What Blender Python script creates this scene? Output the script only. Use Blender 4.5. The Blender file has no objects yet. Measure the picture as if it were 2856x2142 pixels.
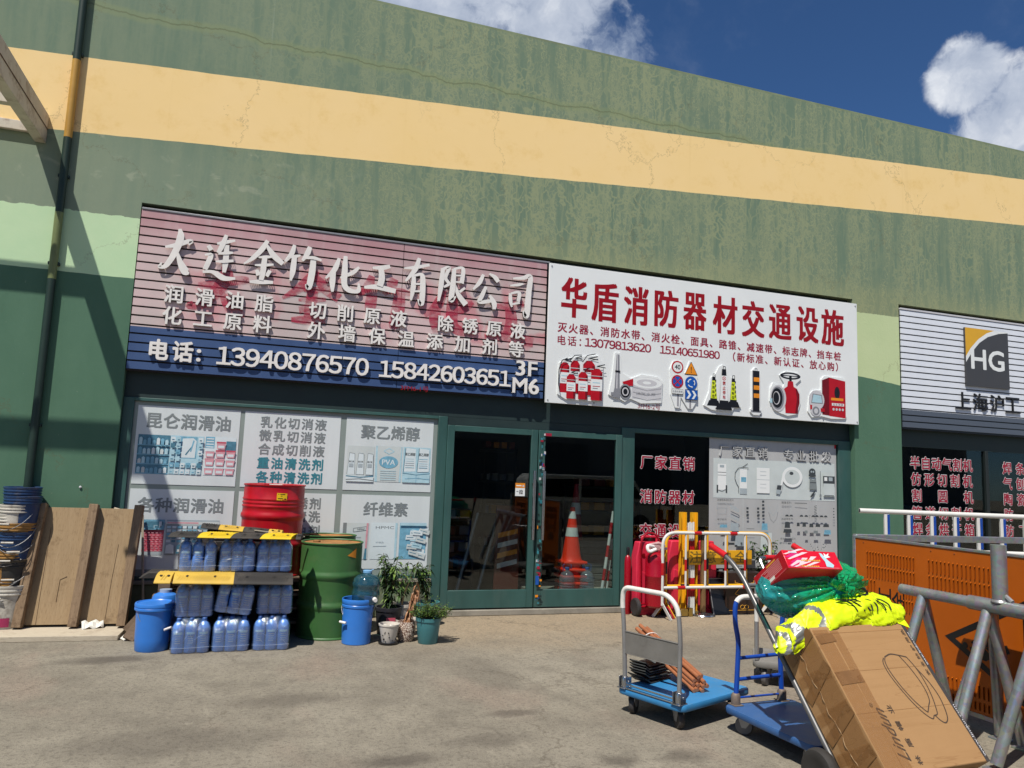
import bpy, math, random
from mathutils import Vector, Matrix, noise as mnoise
random.seed(7)
SC = bpy.context.scene
COL = SC.collection
PI = math.pi
R = math.radians

# ------------------------------------------------------------------ camera
cam_d = bpy.data.cameras.new("camera")
cam = bpy.data.objects.new("camera", cam_d)
COL.objects.link(cam)
SC.camera = cam
YAW, PITCH, ROLL = R(18.380), R(6.889), R(2.201)
fwd = Vector((math.sin(YAW) * math.cos(PITCH), math.cos(YAW) * math.cos(PITCH), math.sin(PITCH)))
rgt0 = Vector((math.cos(YAW), -math.sin(YAW), 0))
up0 = rgt0.cross(fwd)
rgt = rgt0 * math.cos(ROLL) + up0 * math.sin(ROLL)
upv = up0 * math.cos(ROLL) - rgt0 * math.sin(ROLL)
cm = Matrix((rgt, upv, -fwd)).transposed().to_4x4()
cm.translation = (0, 0, 1.6)
cam.matrix_world = cm
cam_d.sensor_width = 36
cam_d.lens = 36 * 2093.25 / 2856
cam_d.clip_start = 0.05
cam_d.clip_end = 2000

# ------------------------------------------------------------------ light, sky, exposure
SUN_TRAVEL = Vector((0.384, 0.42, -1.0)).normalized()
EXPOSURE = 0.15
SUN_STRENGTH = 5.0
SKY_STRENGTH = 0.07
sun_d = bpy.data.lights.new("sun", 'SUN')
sun_d.energy = SUN_STRENGTH
sun_d.angle = R(0.53)
sun_d.color = (1.0, 0.94, 0.85)
sun = bpy.data.objects.new("sun", sun_d)
COL.objects.link(sun)
sun.rotation_euler = SUN_TRAVEL.to_track_quat('-Z', 'Y').to_euler()
sun.location = (-5, -14, 16)
vs = SC.view_settings
vs.view_transform = 'Standard'
vs.look = 'None'
vs.exposure = EXPOSURE
vs.gamma = 1
vs.use_curve_mapping = False
SC.cycles.max_bounces = 8
SC.cycles.transparent_max_bounces = 16
SC.cycles.caustics_reflective = False
SC.cycles.caustics_refractive = False


def lin(r, g, b):
    def f(c):
        c /= 255.0
        return c / 12.92 if c <= 0.04045 else ((c + 0.055) / 1.055) ** 2.4
    return (f(r), f(g), f(b), 1.0)


class NT:
    """small helper to write node trees"""
    def __init__(s, tree):
        s.t = tree
        s.n = tree.nodes
        s.l = tree.links
        s.n.clear()

    def put(s, sock, v):
        if v is None:
            return
        if isinstance(v, bpy.types.NodeSocket):
            s.l.new(v, sock)
        elif isinstance(v, (tuple, list)) and sock.type == 'RGBA' and len(v) == 3:
            sock.default_value = (*v, 1)
        else:
            sock.default_value = v

    def math(s, op, a, b=None, c=None, clamp=False):
        n = s.n.new('ShaderNodeMath')
        n.operation = op
        n.use_clamp = clamp
        for i, v in enumerate((a, b, c)):
            s.put(n.inputs[i], v)
        return n.outputs[0]

    def vmath(s, op, a, b=None, out=0):
        n = s.n.new('ShaderNodeVectorMath')
        n.operation = op
        s.put(n.inputs[0], a)
        if op == 'SCALE':
            s.put(n.inputs[3], b)
        else:
            s.put(n.inputs[1], b)
        return n.outputs[out]

    def mix(s, fac, a, b, mode='MIX'):
        n = s.n.new('ShaderNodeMix')
        n.data_type = 'RGBA'
        n.blend_type = mode
        n.clamp_factor = True
        s.put(n.inputs[0], fac)
        s.put(n.inputs[6], a)
        s.put(n.inputs[7], b)
        return n.outputs[2]

    def noise(s, vec, scale=5, detail=4, rough=0.55, dist=0.0, out=0):
        n = s.n.new('ShaderNodeTexNoise')
        s.put(n.inputs['Vector'], vec)
        s.put(n.inputs['Scale'], scale)
        s.put(n.inputs['Detail'], detail)
        s.put(n.inputs['Roughness'], rough)
        s.put(n.inputs['Distortion'], dist)
        return n.outputs[out]

    def voro(s, vec, scale=5, feature='F1', rnd=1.0, out=0):
        n = s.n.new('ShaderNodeTexVoronoi')
        n.feature = feature
        s.put(n.inputs['Vector'], vec)
        s.put(n.inputs['Scale'], scale)
        s.put(n.inputs['Randomness'], rnd)
        return n.outputs[out]

    def step(s, v, lo, hi, a=0.0, b=1.0):
        n = s.n.new('ShaderNodeMapRange')
        n.interpolation_type = 'SMOOTHSTEP'
        for i, q in enumerate((v, lo, hi, a, b)):
            s.put(n.inputs[i], q)
        return n.outputs[0]

    def mapv(s, vec, scale=(1, 1, 1), loc=(0, 0, 0), rot=(0, 0, 0)):
        n = s.n.new('ShaderNodeMapping')
        s.put(n.inputs['Vector'], vec)
        n.inputs['Scale'].default_value = scale
        n.inputs['Location'].default_value = loc
        n.inputs['Rotation'].default_value = rot
        return n.outputs[0]

    def ramp(s, fac, stops):
        n = s.n.new('ShaderNodeValToRGB')
        s.put(n.inputs[0], fac)
        e = n.color_ramp.elements
        while len(e) < len(stops):
            e.new(0.5)
        for q, (p, c) in zip(e, stops):
            q.position = p
            q.color = c if len(c) == 4 else (*c, 1)
        return n.outputs[0]

    def pos(s):
        return s.n.new('ShaderNodeNewGeometry').outputs['Position']

    def objc(s):
        return s.n.new('ShaderNodeTexCoord').outputs['Object']

    def xyz(s, v):
        n = s.n.new('ShaderNodeSeparateXYZ')
        s.put(n.inputs[0], v)
        return n.outputs

    def schlick(s, f0, normal=None):
        g_ = s.n.new('ShaderNodeNewGeometry')
        n_ = normal if normal is not None else g_.outputs['Normal']
        c_ = s.math('ABSOLUTE', s.vmath('DOT_PRODUCT', n_, g_.outputs['Incoming'], out=1))
        return s.math('ADD', s.math('MULTIPLY', s.math('POWER', s.math('SUBTRACT', 1.0, c_, clamp=True), 5.0), 1 - f0), f0, clamp=True)

    def bump(s, h, strength=0.3, dist=0.01):
        n = s.n.new('ShaderNodeBump')
        s.put(n.inputs['Height'], h)
        n.inputs['Strength'].default_value = strength
        n.inputs['Distance'].default_value = dist
        return n.outputs[0]

    def principled(s, col, rough=0.5, metal=0.0, normal=None, spec=0.5, **kw):
        n = s.n.new('ShaderNodeBsdfPrincipled')
        s.put(n.inputs['Base Color'], col)
        s.put(n.inputs['Roughness'], rough)
        s.put(n.inputs['Metallic'], metal)
        s.put(n.inputs['Specular IOR Level'], spec)
        if normal is not None:
            s.put(n.inputs['Normal'], normal)
        for k, v in kw.items():
            s.put(n.inputs[k], v)
        return n.outputs[0]

    def out(s, sh):
        o = s.n.new('ShaderNodeOutputMaterial')
        s.l.new(sh, o.inputs[0])


def new_mat(name):
    m = bpy.data.materials.new(name)
    m.use_nodes = True
    return m, NT(m.node_tree)


# ---- world: Nishita sky with clouds placed by direction
W = bpy.data.worlds.new("World")
SC.world = W
W.use_nodes = True
nt = NT(W.node_tree)
sky = nt.n.new('ShaderNodeTexSky')
sky.sky_type = 'NISHITA'
sky.sun_disc = False
to_sun = -SUN_TRAVEL
sky.sun_elevation = math.asin(to_sun.z)
sky.sun_rotation = math.atan2(to_sun.x, to_sun.y)
sky.air_density = 1.0
sky.dust_density = 0.0
sky.ozone_density = 6.0
sky.altitude = 1500
dirv = nt.n.new('ShaderNodeTexCoord').outputs['Generated']


def cam_dir(x, y):
    d = fwd * 2093.25 + rgt * (x - 1428) - upv * (y - 1071)
    return tuple(d.normalized())


wv_ = nt.vmath('ADD', dirv, nt.vmath('SCALE', nt.vmath('SUBTRACT', nt.noise(dirv, 9, 5, 0.6, out=1), (0.5, 0.5, 0.5)), 0.10))
n1 = nt.noise(wv_, 7.0, 12, 0.60, 0.0)
n2 = nt.noise(nt.mapv(wv_, (1, 1, 1.6), (3, 1, 2)), 4.5, 9, 0.62, 0.4)
dens = None
CLOUDS = [(cam_dir(1180, -170), 15, 3.0), (cam_dir(1560, 90), 7.5, 0.5), (cam_dir(2910, 370), 6.6, 2.0), (cam_dir(2700, 215), 3.4, 0.2), (cam_dir(1720, 150), 5.0, 0.2),
          ((-0.7, 0.2, 0.5), 28, 10), ((-0.3, -0.7, 0.5), 25, 6), ((0.9, -0.3, 0.35), 24, 6)]
for (d, r0, r1) in CLOUDS:
    d = Vector(d).normalized()
    dot = nt.vmath('DOT_PRODUCT', nt.vmath('NORMALIZE', dirv), tuple(d), out=1)
    m = nt.step(dot, math.cos(R(r0)), math.cos(R(r1)))
    dens = m if dens is None else nt.math('MAXIMUM', dens, m)
edge = nt.math('ADD', dens, nt.math('MULTIPLY', nt.math('SUBTRACT', n1, 0.50), 2.6))
cl = nt.step(edge, 0.40, 0.85)
wisp = nt.math('MULTIPLY', nt.step(n2, 0.52, 0.80), 0.10)
cl = nt.math('MAXIMUM', cl, wisp)
ccol = nt.ramp(nt.math('ADD', nt.math('MULTIPLY', n1, 0.9), nt.math('MULTIPLY', nt.noise(dirv, 14, 6), 0.35)),
               [(0.46, lin(140, 154, 178)), (0.62, lin(178, 187, 203)), (0.80, lin(228, 231, 236))])
skyc = nt.vmath('MULTIPLY', sky.outputs[0], (SKY_STRENGTH * 0.66, SKY_STRENGTH * 0.90, SKY_STRENGTH * 1.10))
bgc = nt.mix(cl, skyc, ccol)
bg = nt.n.new('ShaderNodeBackground')
nt.l.new(bgc, bg.inputs[0])
bg.inputs[1].default_value = 1.0
wo = nt.n.new('ShaderNodeOutputWorld')
nt.l.new(bg.outputs[0], wo.inputs[0])


# ------------------------------------------------------------------ geometry helpers
def ring_frame(d):
    d = d.normalized()
    a = Vector((0, 0, 1)) if abs(d.z) < 0.95 else Vector((1, 0, 0))
    u = d.cross(a).normalized()
    return u, d.cross(u).normalized()


def fillet(pts, rad, n=5):
    """round the corners of a polyline"""
    pts = [Vector(p) for p in pts]
    out = [pts[0]]
    for i in range(1, len(pts) - 1):
        a, b, c = pts[i - 1], pts[i], pts[i + 1]
        r = rad if not isinstance(rad, (list, tuple)) else rad[i - 1]
        r = min(r, (a - b).length * 0.49, (c - b).length * 0.49)
        p0 = b + (a - b).normalized() * r
        p1 = b + (c - b).normalized() * r
        for k in range(n + 1):
            t = k / n
            out.append(p0 * (1 - t) ** 2 + b * 2 * t * (1 - t) + p1 * t ** 2)
    out.append(pts[-1])
    return out


class MB:
    def __init__(s):
        s.v = []
        s.f = []
        s.m = []
        s.mi = 0

    def mat(s, i):
        s.mi = i
        return s

    def add(s, verts, faces, M=None):
        o = len(s.v)
        for p in verts:
            p = Vector(p)
            s.v.append(M @ p if M is not None else p)
        for f in faces:
            s.f.append([o + i for i in f])
            s.m.append(s.mi)
        return s

    def box(s, c, d, M=None):
        x, y, z = c
        a, b, e = d[0] / 2, d[1] / 2, d[2] / 2
        vs_ = [(x + i * a, y + j * b, z + k * e) for i in (-1, 1) for j in (-1, 1) for k in (-1, 1)]
        return s.add(vs_, [(0, 1, 3, 2), (4, 6, 7, 5), (0, 4, 5, 1), (2, 3, 7, 6), (0, 2, 6, 4), (1, 5, 7, 3)], M)

    def b(s, x0, x1, y0, y1, z0, z1, M=None):
        return s.box(((x0 + x1) / 2, (y0 + y1) / 2, (z0 + z1) / 2), (x1 - x0, y1 - y0, z1 - z0), M)

    def bar(s, p0, p1, w, t, up=(0, 0, 1)):
        """box from p0 to p1 with width w (sideways) and thickness t (along up)"""
        p0, p1 = Vector(p0), Vector(p1)
        d = (p1 - p0)
        L = d.length
        d.normalize()
        u = Vector(up)
        sd = d.cross(u).normalized()
        u = sd.cross(d).normalized()
        M = Matrix((d, sd, u)).transposed().to_4x4()
        M.translation = (p0 + p1) / 2
        return s.box((0, 0, 0), (L, w, t), M)

    def tube(s, pts, r, n=12, cap=True, closed=False, M=None, squash=None):
        pts = [Vector(p) for p in pts]
        k = len(pts)
        rs = r if isinstance(r, (list, tuple)) else [r] * k
        vs_, fs = [], []
        u = None
        for i, p in enumerate(pts):
            if closed:
                d = pts[(i + 1) % k] - pts[i - 1]
            else:
                d = pts[min(i + 1, k - 1)] - pts[max(i - 1, 0)]
            d.normalize()
            if u is None:
                u, w = ring_frame(d)
            else:
                u = (u - d * u.dot(d))
                u = u.normalized() if u.length > 1e-6 else ring_frame(d)[0]
                w = d.cross(u)
            for j in range(n):
                a = 2 * PI * j / n
                vs_.append(p + (u * math.cos(a) + w * math.sin(a)) * rs[i])
        for i in range(k if closed else k - 1):
            i2 = (i + 1) % k
            for j in range(n):
                j2 = (j + 1) % n
                fs.append((i * n + j, i * n + j2, i2 * n + j2, i2 * n + j))
        if cap and not closed:
            fs.append(tuple(range(n))[::-1])
            fs.append(tuple((k - 1) * n + j for j in range(n)))
        return s.add(vs_, fs, M)

    def lathe(s, prof, c=(0, 0, 0), n=32, M=None, cap=True, sx=1, sy=1):
        vs_, fs = [], []
        for (r, z) in prof:
            for j in range(n):
                a = 2 * PI * j / n
                vs_.append((c[0] + r * sx * math.cos(a), c[1] + r * sy * math.sin(a), c[2] + z))
        k = len(prof)
        for i in range(k - 1):
            for j in range(n):
                j2 = (j + 1) % n
                fs.append((i * n + j, i * n + j2, (i + 1) * n + j2, (i + 1) * n + j))
        if cap:
            if prof[0][0] > 1e-5:
                fs.append(tuple(range(n))[::-1])
            if prof[-1][0] > 1e-5:
                fs.append(tuple((k - 1) * n + j for j in range(n)))
        return s.add(vs_, fs, M)

    def prism(s, poly, y0, y1, M=None):
        """poly of (x, z), extruded along y from y0 (front) to y1 (back)"""
        n = len(poly)
        vs_ = [(p[0], y0, p[1]) for p in poly] + [(p[0], y1, p[1]) for p in poly]
        fs = [tuple(range(n)), tuple(range(2 * n - 1, n - 1, -1))]
        fs += [(i, n + i, n + (i + 1) % n, (i + 1) % n) for i in range(n)]
        return s.add(vs_, fs, M)

    def sphere(s, c, r, nu=16, nv=10, fn=None, M=None):
        vs_, fs = [], []
        rx, ry, rz = r if isinstance(r, (tuple, list)) else (r, r, r)
        for i in range(nv + 1):
            th = PI * i / nv
            for j in range(nu):
                a = 2 * PI * j / nu
                d = Vector((math.sin(th) * math.cos(a), math.sin(th) * math.sin(a), math.cos(th)))
                k = fn(d) if fn else 1.0
                vs_.append((c[0] + d.x * rx * k, c[1] + d.y * ry * k, c[2] + d.z * rz * k))
        for i in range(nv):
            for j in range(nu):
                j2 = (j + 1) % nu
                fs.append((i * nu + j, (i + 1) * nu + j, (i + 1) * nu + j2, i * nu + j2))
        return s.add(vs_, fs, M)

    def build(s, name, mats, parent=None, smooth=35, bev=0, seg=2, subd=0):
        me = bpy.data.meshes.new(name)
        me.from_pydata([tuple(p) for p in s.v], [], s.f)
        if not isinstance(mats, (list, tuple)):
            mats = [mats]
        for m in mats:
            me.materials.append(m)
        if len(mats) > 1:
            me.polygons.foreach_set('material_index', s.m)
        me.validate()
        if smooth:
            me.polygons.foreach_set('use_smooth', [True] * len(me.polygons))
            me.update()
            me.set_sharp_from_angle(angle=R(smooth))
        me.update()
        o = bpy.data.objects.new(name, me)
        COL.objects.link(o)
        if parent is not None:
            o.parent = parent
        if bev:
            md = o.modifiers.new('bevel', 'BEVEL')
            md.width = bev
            md.segments = seg
            md.limit_method = 'ANGLE'
            md.angle_limit = R(40)
            md.harden_normals = False
        if subd:
            md = o.modifiers.new('sub', 'SUBSURF')
            md.levels = subd
            md.render_levels = subd
        return o


def tag(o, label, cat, group=None):
    o['label'] = label
    o['category'] = cat
    if group:
        o['group'] = group
    return o


def thing(name, label, cat, loc=(0, 0, 0), rz=0, group=None, M=None):
    o = bpy.data.objects.new(name, None)
    o.empty_display_size = 0.2
    COL.objects.link(o)
    if M is not None:
        o.matrix_world = M
    else:
        o.location = loc
        o.rotation_euler = (0, 0, rz)
    return tag(o, label, cat, group)


def kids(o):
    return [c for c in COL.objects if c.parent == o]


def copy_tree(o, parent=None):
    c = o.copy()
    COL.objects.link(c)
    if parent is not None:
        c.parent = parent
    for ch in kids(o):
        copy_tree(ch, c)
    return c


def struct(o):
    o['kind'] = 'structure'
    return o


# ---- lettering: the default font (with its CJK fallback) turned into mesh
_gl = {}


def glyph(s, off=0.0, ext=0.0, shear=0.0):
    k = (s, round(off, 4), round(ext, 5), shear)
    if k in _gl:
        return _gl[k]
    cu = bpy.data.curves.new('t', 'FONT')
    cu.body = s
    cu.size = 1
    cu.offset = off
    cu.extrude = ext
    cu.shear = shear
    cu.resolution_u = 3
    cu.fill_mode = 'FRONT' if ext == 0 else 'BOTH'
    o = bpy.data.objects.new('t', cu)
    COL.objects.link(o)
    dg = bpy.context.evaluated_depsgraph_get()
    me = o.evaluated_get(dg).to_mesh()
    v = [tuple(p.co) for p in me.vertices]
    f = [tuple(p.vertices) for p in me.polygons]
    o.evaluated_get(dg).to_mesh_clear()
    bpy.data.objects.remove(o)
    bpy.data.curves.remove(cu)
    _gl[k] = (v, f)
    return v, f


def shifts(off):
    """bold weight: the outline repeated a little to every side, each copy a hair further out"""
    if off < 0.004:
        return [(0, 0)]
    if off < 0.03:
        return [(0, 0), (-1, -.6), (1, -.6), (-1, .6), (1, .6)]
    return [(0, 0), (-1, 0), (1, 0), (0, 1), (0, -1), (-.7, -.7), (.7, -.7), (.7, .7), (-.7, .7)]


def put_text(mb, s, xc, zc, w, h, y, off=0.02, depth=0.0, shear=0.0, M=None, rot=0):
    """fit the string's own outline box into w x h, centred, lying at y and facing -y"""
    v, f = glyph(s, 0.0, 0.5 if depth else 0.0, shear)
    e = off * h
    w, h = w - 2 * e, h - 2 * e
    if not v:
        return
    x0, x1 = min(p[0] for p in v), max(p[0] for p in v)
    z0, z1 = min(p[1] for p in v), max(p[1] for p in v)
    kx = w / max(x1 - x0, 1e-6)
    kz = h / max(z1 - z0, 1e-6)
    cx, cz = (x0 + x1) / 2, (z0 + z1) / 2
    out = []
    cr, sr = math.cos(rot), math.sin(rot)
    for p in v:
        a, b_ = (p[0] - cx) * kx, (p[1] - cz) * kz
        if rot:
            a, b_ = a * cr - b_ * sr, a * sr + b_ * cr
        out.append((xc + a, y - (p[2] + 0.5) * depth if depth else y, zc + b_))
    for i, (sx, sz) in enumerate(shifts(off)):
        mb.add([(a + sx * e, b_ - i * 0.00012, c_ + sz * e) for a, b_, c_ in out], f, M)


def put_row(mb, s, xa, xb, z, cw, ch, y, off=0.02, depth=0.0, za=None, zb=None, M=None):
    """full-width characters, first centred on xa, last on xb"""
    n = len(s)
    for i, c in enumerate(s):
        if c in ' 　':
            continue
        t = i / max(n - 1, 1)
        v, f = glyph(c, 0.0, 0.5 if depth else 0.0)
        if not v:
            continue
        zc = z if za is None else za + (zb - za) * t
        xm = sum((min(p[0] for p in v), max(p[0] for p in v))) / 2
        xm = 0.5 * GEM if ord(c) > 0x2e80 else xm
        k = 1 / GEM
        for j, (sx, sz) in enumerate(shifts(off)):
            mb.add([(xa + (xb - xa) * t + (p[0] - xm) * cw * k + sx * off * ch, (y - (p[2] + 0.5) * depth if depth else y) - j * 0.00012,
                     zc + (p[1] - GMID) * ch * k + sz * off * ch) for p in v], f, M)


_v, _f = glyph('国')
GEM = (max(p[0] for p in _v) - min(p[0] for p in _v)) / 0.84
GMID = (max(p[1] for p in _v) + min(p[1] for p in _v)) / 2
print('glyph em', GEM, GMID)


# flat printed shapes on a vertical surface facing -y
class Dec:
    def __init__(s, x, z, w, h, y, mats):
        s.x, s.z, s.w, s.h, s.y = x - w / 2, z - h / 2, w, h, y
        s.mats = mats
        s.mb = MB()
        s.k = 0

    def P(s, u, v):
        return (s.x + u * s.w, s.z + v * s.h)

    def poly(s, pts, m):
        s.k += 1
        s.mb.mat(m)
        y = s.y - 0.0004 * s.k
        q = [s.P(*p) for p in pts]
        s.mb.add([(p[0], y, p[1]) for p in q], [tuple(range(len(q)))])

    def rect(s, u0, v0, u1, v1, m):
        s.poly([(u0, v0), (u1, v0), (u1, v1), (u0, v1)], m)

    def ell(s, u, v, ru, rv, m, n=28, a0=0, a1=360):
        s.poly([(u + ru * math.cos(R(a0 + (a1 - a0) * i / n)), v + rv * math.sin(R(a0 + (a1 - a0) * i / n)))
                for i in range(n if a1 - a0 == 360 else n + 1)], m)

    def line(s, pts, wd, m):
        for (a, b_), (c, d) in zip(pts[:-1], pts[1:]):
            A, B = Vector((a * s.w, b_ * s.h)), Vector((c * s.w, d * s.h))
            dd = (B - A)
            if dd.length < 1e-6:
                continue
            nn = Vector((-dd.y, dd.x)).normalized() * wd / 2
            s.poly([((A + nn).x / s.w, (A + nn).y / s.h), ((A - nn).x / s.w, (A - nn).y / s.h),
                    ((B - nn).x / s.w, (B - nn).y / s.h), ((B + nn).x / s.w, (B + nn).y / s.h)], m)

    def text(s, t, u, v, w, h, m, off=0.02, rot=0):
        s.k += 1
        s.mb.mat(m)
        x, z = s.P(u, v)
        put_text(s.mb, t, x, z, w * s.w, h * s.h, s.y - 0.0004 * s.k, off, rot=rot)

    def board(s, pts, m, th=0.016, grow=1.0):
        """a thicker cut-out backing"""
        s.mb.mat(m)
        q = [s.P(*p) for p in pts]
        s.mb.prism(q, s.y - th, s.y)
        s.y -= th

    def build(s, name, parent):
        o = s.mb.build(name, s.mats, parent, smooth=0)
        s.mb = MB()
        return o


# ------------------------------------------------------------------ materials
def M_(name, col, rough=0.5, metal=0.0, var=0.12, scale=6.0, bump=0.0, bscale=60.0, dirt=0.0, dcol=(0.05, 0.04, 0.03, 1),
       spec=0.5, dscale=4.0, stretch=(1, 1, 1), **kw):
    m, t = new_mat(name)
    oc = t.mapv(t.objc(), stretch)
    n = t.noise(oc, scale, 5, 0.6)
    c0 = tuple(x * (1 - var) for x in col[:3])
    c1 = tuple(min(1, x * (1 + var)) for x in col[:3])
    c = t.ramp(n, [(0.3, c0), (0.7, c1)])
    if dirt:
        d = t.step(t.noise(t.mapv(oc, (1, 1, 1), (7, 3, 5)), dscale, 8, 0.7), 0.48, 0.72)
        c = t.mix(t.math('MULTIPLY', d, dirt), c, dcol)
    nm = t.bump(t.noise(oc, bscale, 4, 0.6), bump, 0.004) if bump else None
    rr = t.math('ADD', t.math('MULTIPLY', t.math('SUBTRACT', n, 0.5), 0.25), rough)
    t.out(t.principled(c, rr, metal, nm, spec, **kw))
    return m


def film_mat(name, tint, diff, fac_t=0.6, rough=0.08, bump=0.0, bscale=20, gloss=0.25):
    """thin clear plastic: see-through, a little diffuse, shiny"""
    m, t = new_mat(name)
    oc = t.objc()
    nm = t.bump(t.noise(oc, bscale, 6, 0.65, 1.2), bump, 0.02) if bump else None
    tr = t.n.new('ShaderNodeBsdfTransparent')
    t.put(tr.inputs[0], tint)
    pr = t.principled(diff, rough, 0, nm, 0.5)
    gl = t.n.new('ShaderNodeBsdfGlossy')
    gl.inputs['Roughness'].default_value = rough
    if nm is not None:
        t.l.new(nm, gl.inputs['Normal'])
    a = t.n.new('ShaderNodeMixShader')
    t.put(a.inputs[0], 1 - fac_t)
    t.l.new(tr.outputs[0], a.inputs[1])
    t.l.new(pr, a.inputs[2])
    b_ = t.n.new('ShaderNodeMixShader')
    t.l.new(t.math('MULTIPLY', t.schlick(0.05, nm), gloss * 4, clamp=True), b_.inputs[0])
    t.l.new(a.outputs[0], b_.inputs[1])
    t.l.new(gl.outputs[0], b_.inputs[2])
    t.out(b_.outputs[0])
    return m


def glass_mat(name, tint):
    m, t = new_mat(name)
    tr = t.n.new('ShaderNodeBsdfTransparent')
    t.put(tr.inputs[0], tint)
    gl = t.n.new('ShaderNodeBsdfGlossy')
    gl.inputs['Roughness'].default_value = 0.0
    mx = t.n.new('ShaderNodeMixShader')
    t.l.new(t.schlick(0.045), mx.inputs[0])
    t.l.new(tr.outputs[0], mx.inputs[1])
    t.l.new(gl.outputs[0], mx.inputs[2])
    t.out(mx.outputs[0])
    return m


def wall_mat():
    m, t = new_mat('painted render wall')
    p = t.pos()
    x, y, z = t.xyz(p)
    # stripes lie a little askew on the wall
    top = t.math('ADD', t.math('MULTIPLY', t.math('ADD', x, 2.626), 0.0668), 5.661)
    bot = t.math('ADD', t.math('MULTIPLY', t.math('ADD', x, 2.059), 0.0706), 4.889)
    wob = t.math('MULTIPLY', t.math('SUBTRACT', t.noise(p, 3.0, 3), 0.5), 0.02)
    zz = t.math('ADD', z, wob)
    isY = t.math('MULTIPLY', t.math('LESS_THAN', zz, top), t.math('GREATER_THAN', zz, bot))
    right = t.math('GREATER_THAN', x, 4.0)
    pb_r = t.math('ADD', t.math('MULTIPLY', t.math('SUBTRACT', x, 7.81), -0.107), 3.168)
    pb = t.math('ADD', t.math('MULTIPLY', right, pb_r), t.math('MULTIPLY', t.math('SUBTRACT', 1.0, right), 3.44))
    zw = t.math('ADD', z, t.math('MULTIPLY', t.math('SUBTRACT', t.noise(p, 9.0, 4), 0.5), 0.05))
    below = t.math('LESS_THAN', zw, 4.075)
    isD = t.math('LESS_THAN', zz, pb)
    # mottled patch repair pattern, stronger to the right
    wv = t.noise(p, 2.3, 4, 0.6, out=1)
    pw = t.vmath('ADD', t.mapv(p, (1.25, 1.0, 0.5)), t.vmath('SCALE', t.vmath('SUBTRACT', wv, (0.5, 0.5, 0.5)), 0.55))
    e1 = t.voro(pw, 6.5, 'DISTANCE_TO_EDGE')
    wv2 = t.noise(p, 5.0, 3, 0.6, out=1)
    pw2 = t.vmath('ADD', t.mapv(p, (1.25, 1, 0.75)), t.vmath('SCALE', t.vmath('SUBTRACT', wv2, (0.5, 0.5, 0.5)), 0.35))
    e2 = t.voro(pw2, 15.0, 'DISTANCE_TO_EDGE')
    l1 = t.math('MULTIPLY', t.step(e1, 0.12, 0.02), 0.9)
    l2 = t.math('MULTIPLY', t.step(e2, 0.12, 0.03), 0.9)
    big = t.noise(t.mapv(p, (0.8, 1, 0.35)), 1.3, 6, 0.65)
    vert = t.noise(t.mapv(p, (5.5, 1, 0.5)), 1.5, 5, 0.6)
    amt = t.step(x, -1.8, 2.6, 0.12, 1.0)
    patch = t.math('MAXIMUM', t.math('MULTIPLY', l1, t.step(big, 0.34, 0.56)), t.math('MULTIPLY', l2, t.step(vert, 0.40, 0.56)))
    fine_v = t.noise(t.mapv(p, (16, 1, 1.1), (3, 0, 1)), 1.5, 6, 0.65, 0.5)
    patch = t.math('MAXIMUM', patch, t.step(vert, 0.54, 0.74, 0, 0.42))
    patch = t.math('MAXIMUM', patch, t.math('MULTIPLY', t.step(fine_v, 0.50, 0.64), t.step(big, 0.38, 0.6, 0.25, 0.8)))
    patch = t.math('MULTIPLY', patch, amt)
    g_base = t.mix(big, lin(108, 126, 104), lin(124, 140, 118))
    g_blue = t.mix(t.step(vert, 0.35, 0.6), lin(106, 127, 107), g_base)
    green = t.mix(t.math('MULTIPLY', patch, 0.74), g_blue, lin(150, 157, 120))
    low = t.math('MULTIPLY', t.step(z, 4.62, 4.25), t.step(x, 0.5, 4))
    green = t.mix(t.math('MULTIPLY', low, 0.4), green, lin(150, 154, 114))
    # pale blotches on the left part
    bl = t.math('MULTIPLY', t.step(t.noise(t.mapv(p, (1, 1, 1.6)), 4.2, 5, 0.6, 0.6), 0.55, 0.70), t.step(x, 1.5, -1.0))
    bl = t.math('MULTIPLY', bl, t.step(z, 5.4, 4.9))
    green = t.mix(t.math('MULTIPLY', bl, 0.5), green, lin(176, 180, 156))
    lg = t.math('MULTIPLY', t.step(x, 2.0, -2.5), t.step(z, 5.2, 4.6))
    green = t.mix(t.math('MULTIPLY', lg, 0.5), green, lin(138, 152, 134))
    # run-down streaks under the yellow stripe
    st = t.math('MULTIPLY', t.step(t.noise(t.mapv(p, (7, 1, 0.15)), 1.0, 2), 0.70, 0.76), t.step(t.math('SUBTRACT', bot, z), 0.75, 0.05))
    green = t.mix(t.math('MULTIPLY', st, 0.45), green, lin(170, 178, 160))
    ycol = t.mix(t.noise(p, 1.1, 6, 0.6), lin(240, 207, 140), lin(244, 214, 158))
    ycol = t.mix(t.step(t.noise(p, 3.5, 6, 0.7), 0.5, 0.8), ycol, lin(232, 197, 128))
    yst = t.math('MULTIPLY', t.step(t.noise(t.mapv(p, (5, 1, 0.12)), 1.0, 3), 0.60, 0.78), 0.35)
    ycol = t.mix(yst, ycol, lin(218, 183, 118))
    pale = t.mix(t.noise(p, 2.4, 6, 0.65), lin(176, 212, 170), lin(200, 222, 182))
    pale = t.mix(t.math('MULTIPLY', t.step(x, 4.0, 7.0), 0.8), pale, t.mix(t.noise(p, 2.6, 6, .65), lin(182, 196, 146), lin(196, 206, 160)))
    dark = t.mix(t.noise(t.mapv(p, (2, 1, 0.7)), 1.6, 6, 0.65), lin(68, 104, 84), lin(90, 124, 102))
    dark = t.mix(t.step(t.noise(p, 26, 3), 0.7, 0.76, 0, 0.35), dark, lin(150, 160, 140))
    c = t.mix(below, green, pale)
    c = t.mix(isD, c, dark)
    c = t.mix(isY, c, ycol)
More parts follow.
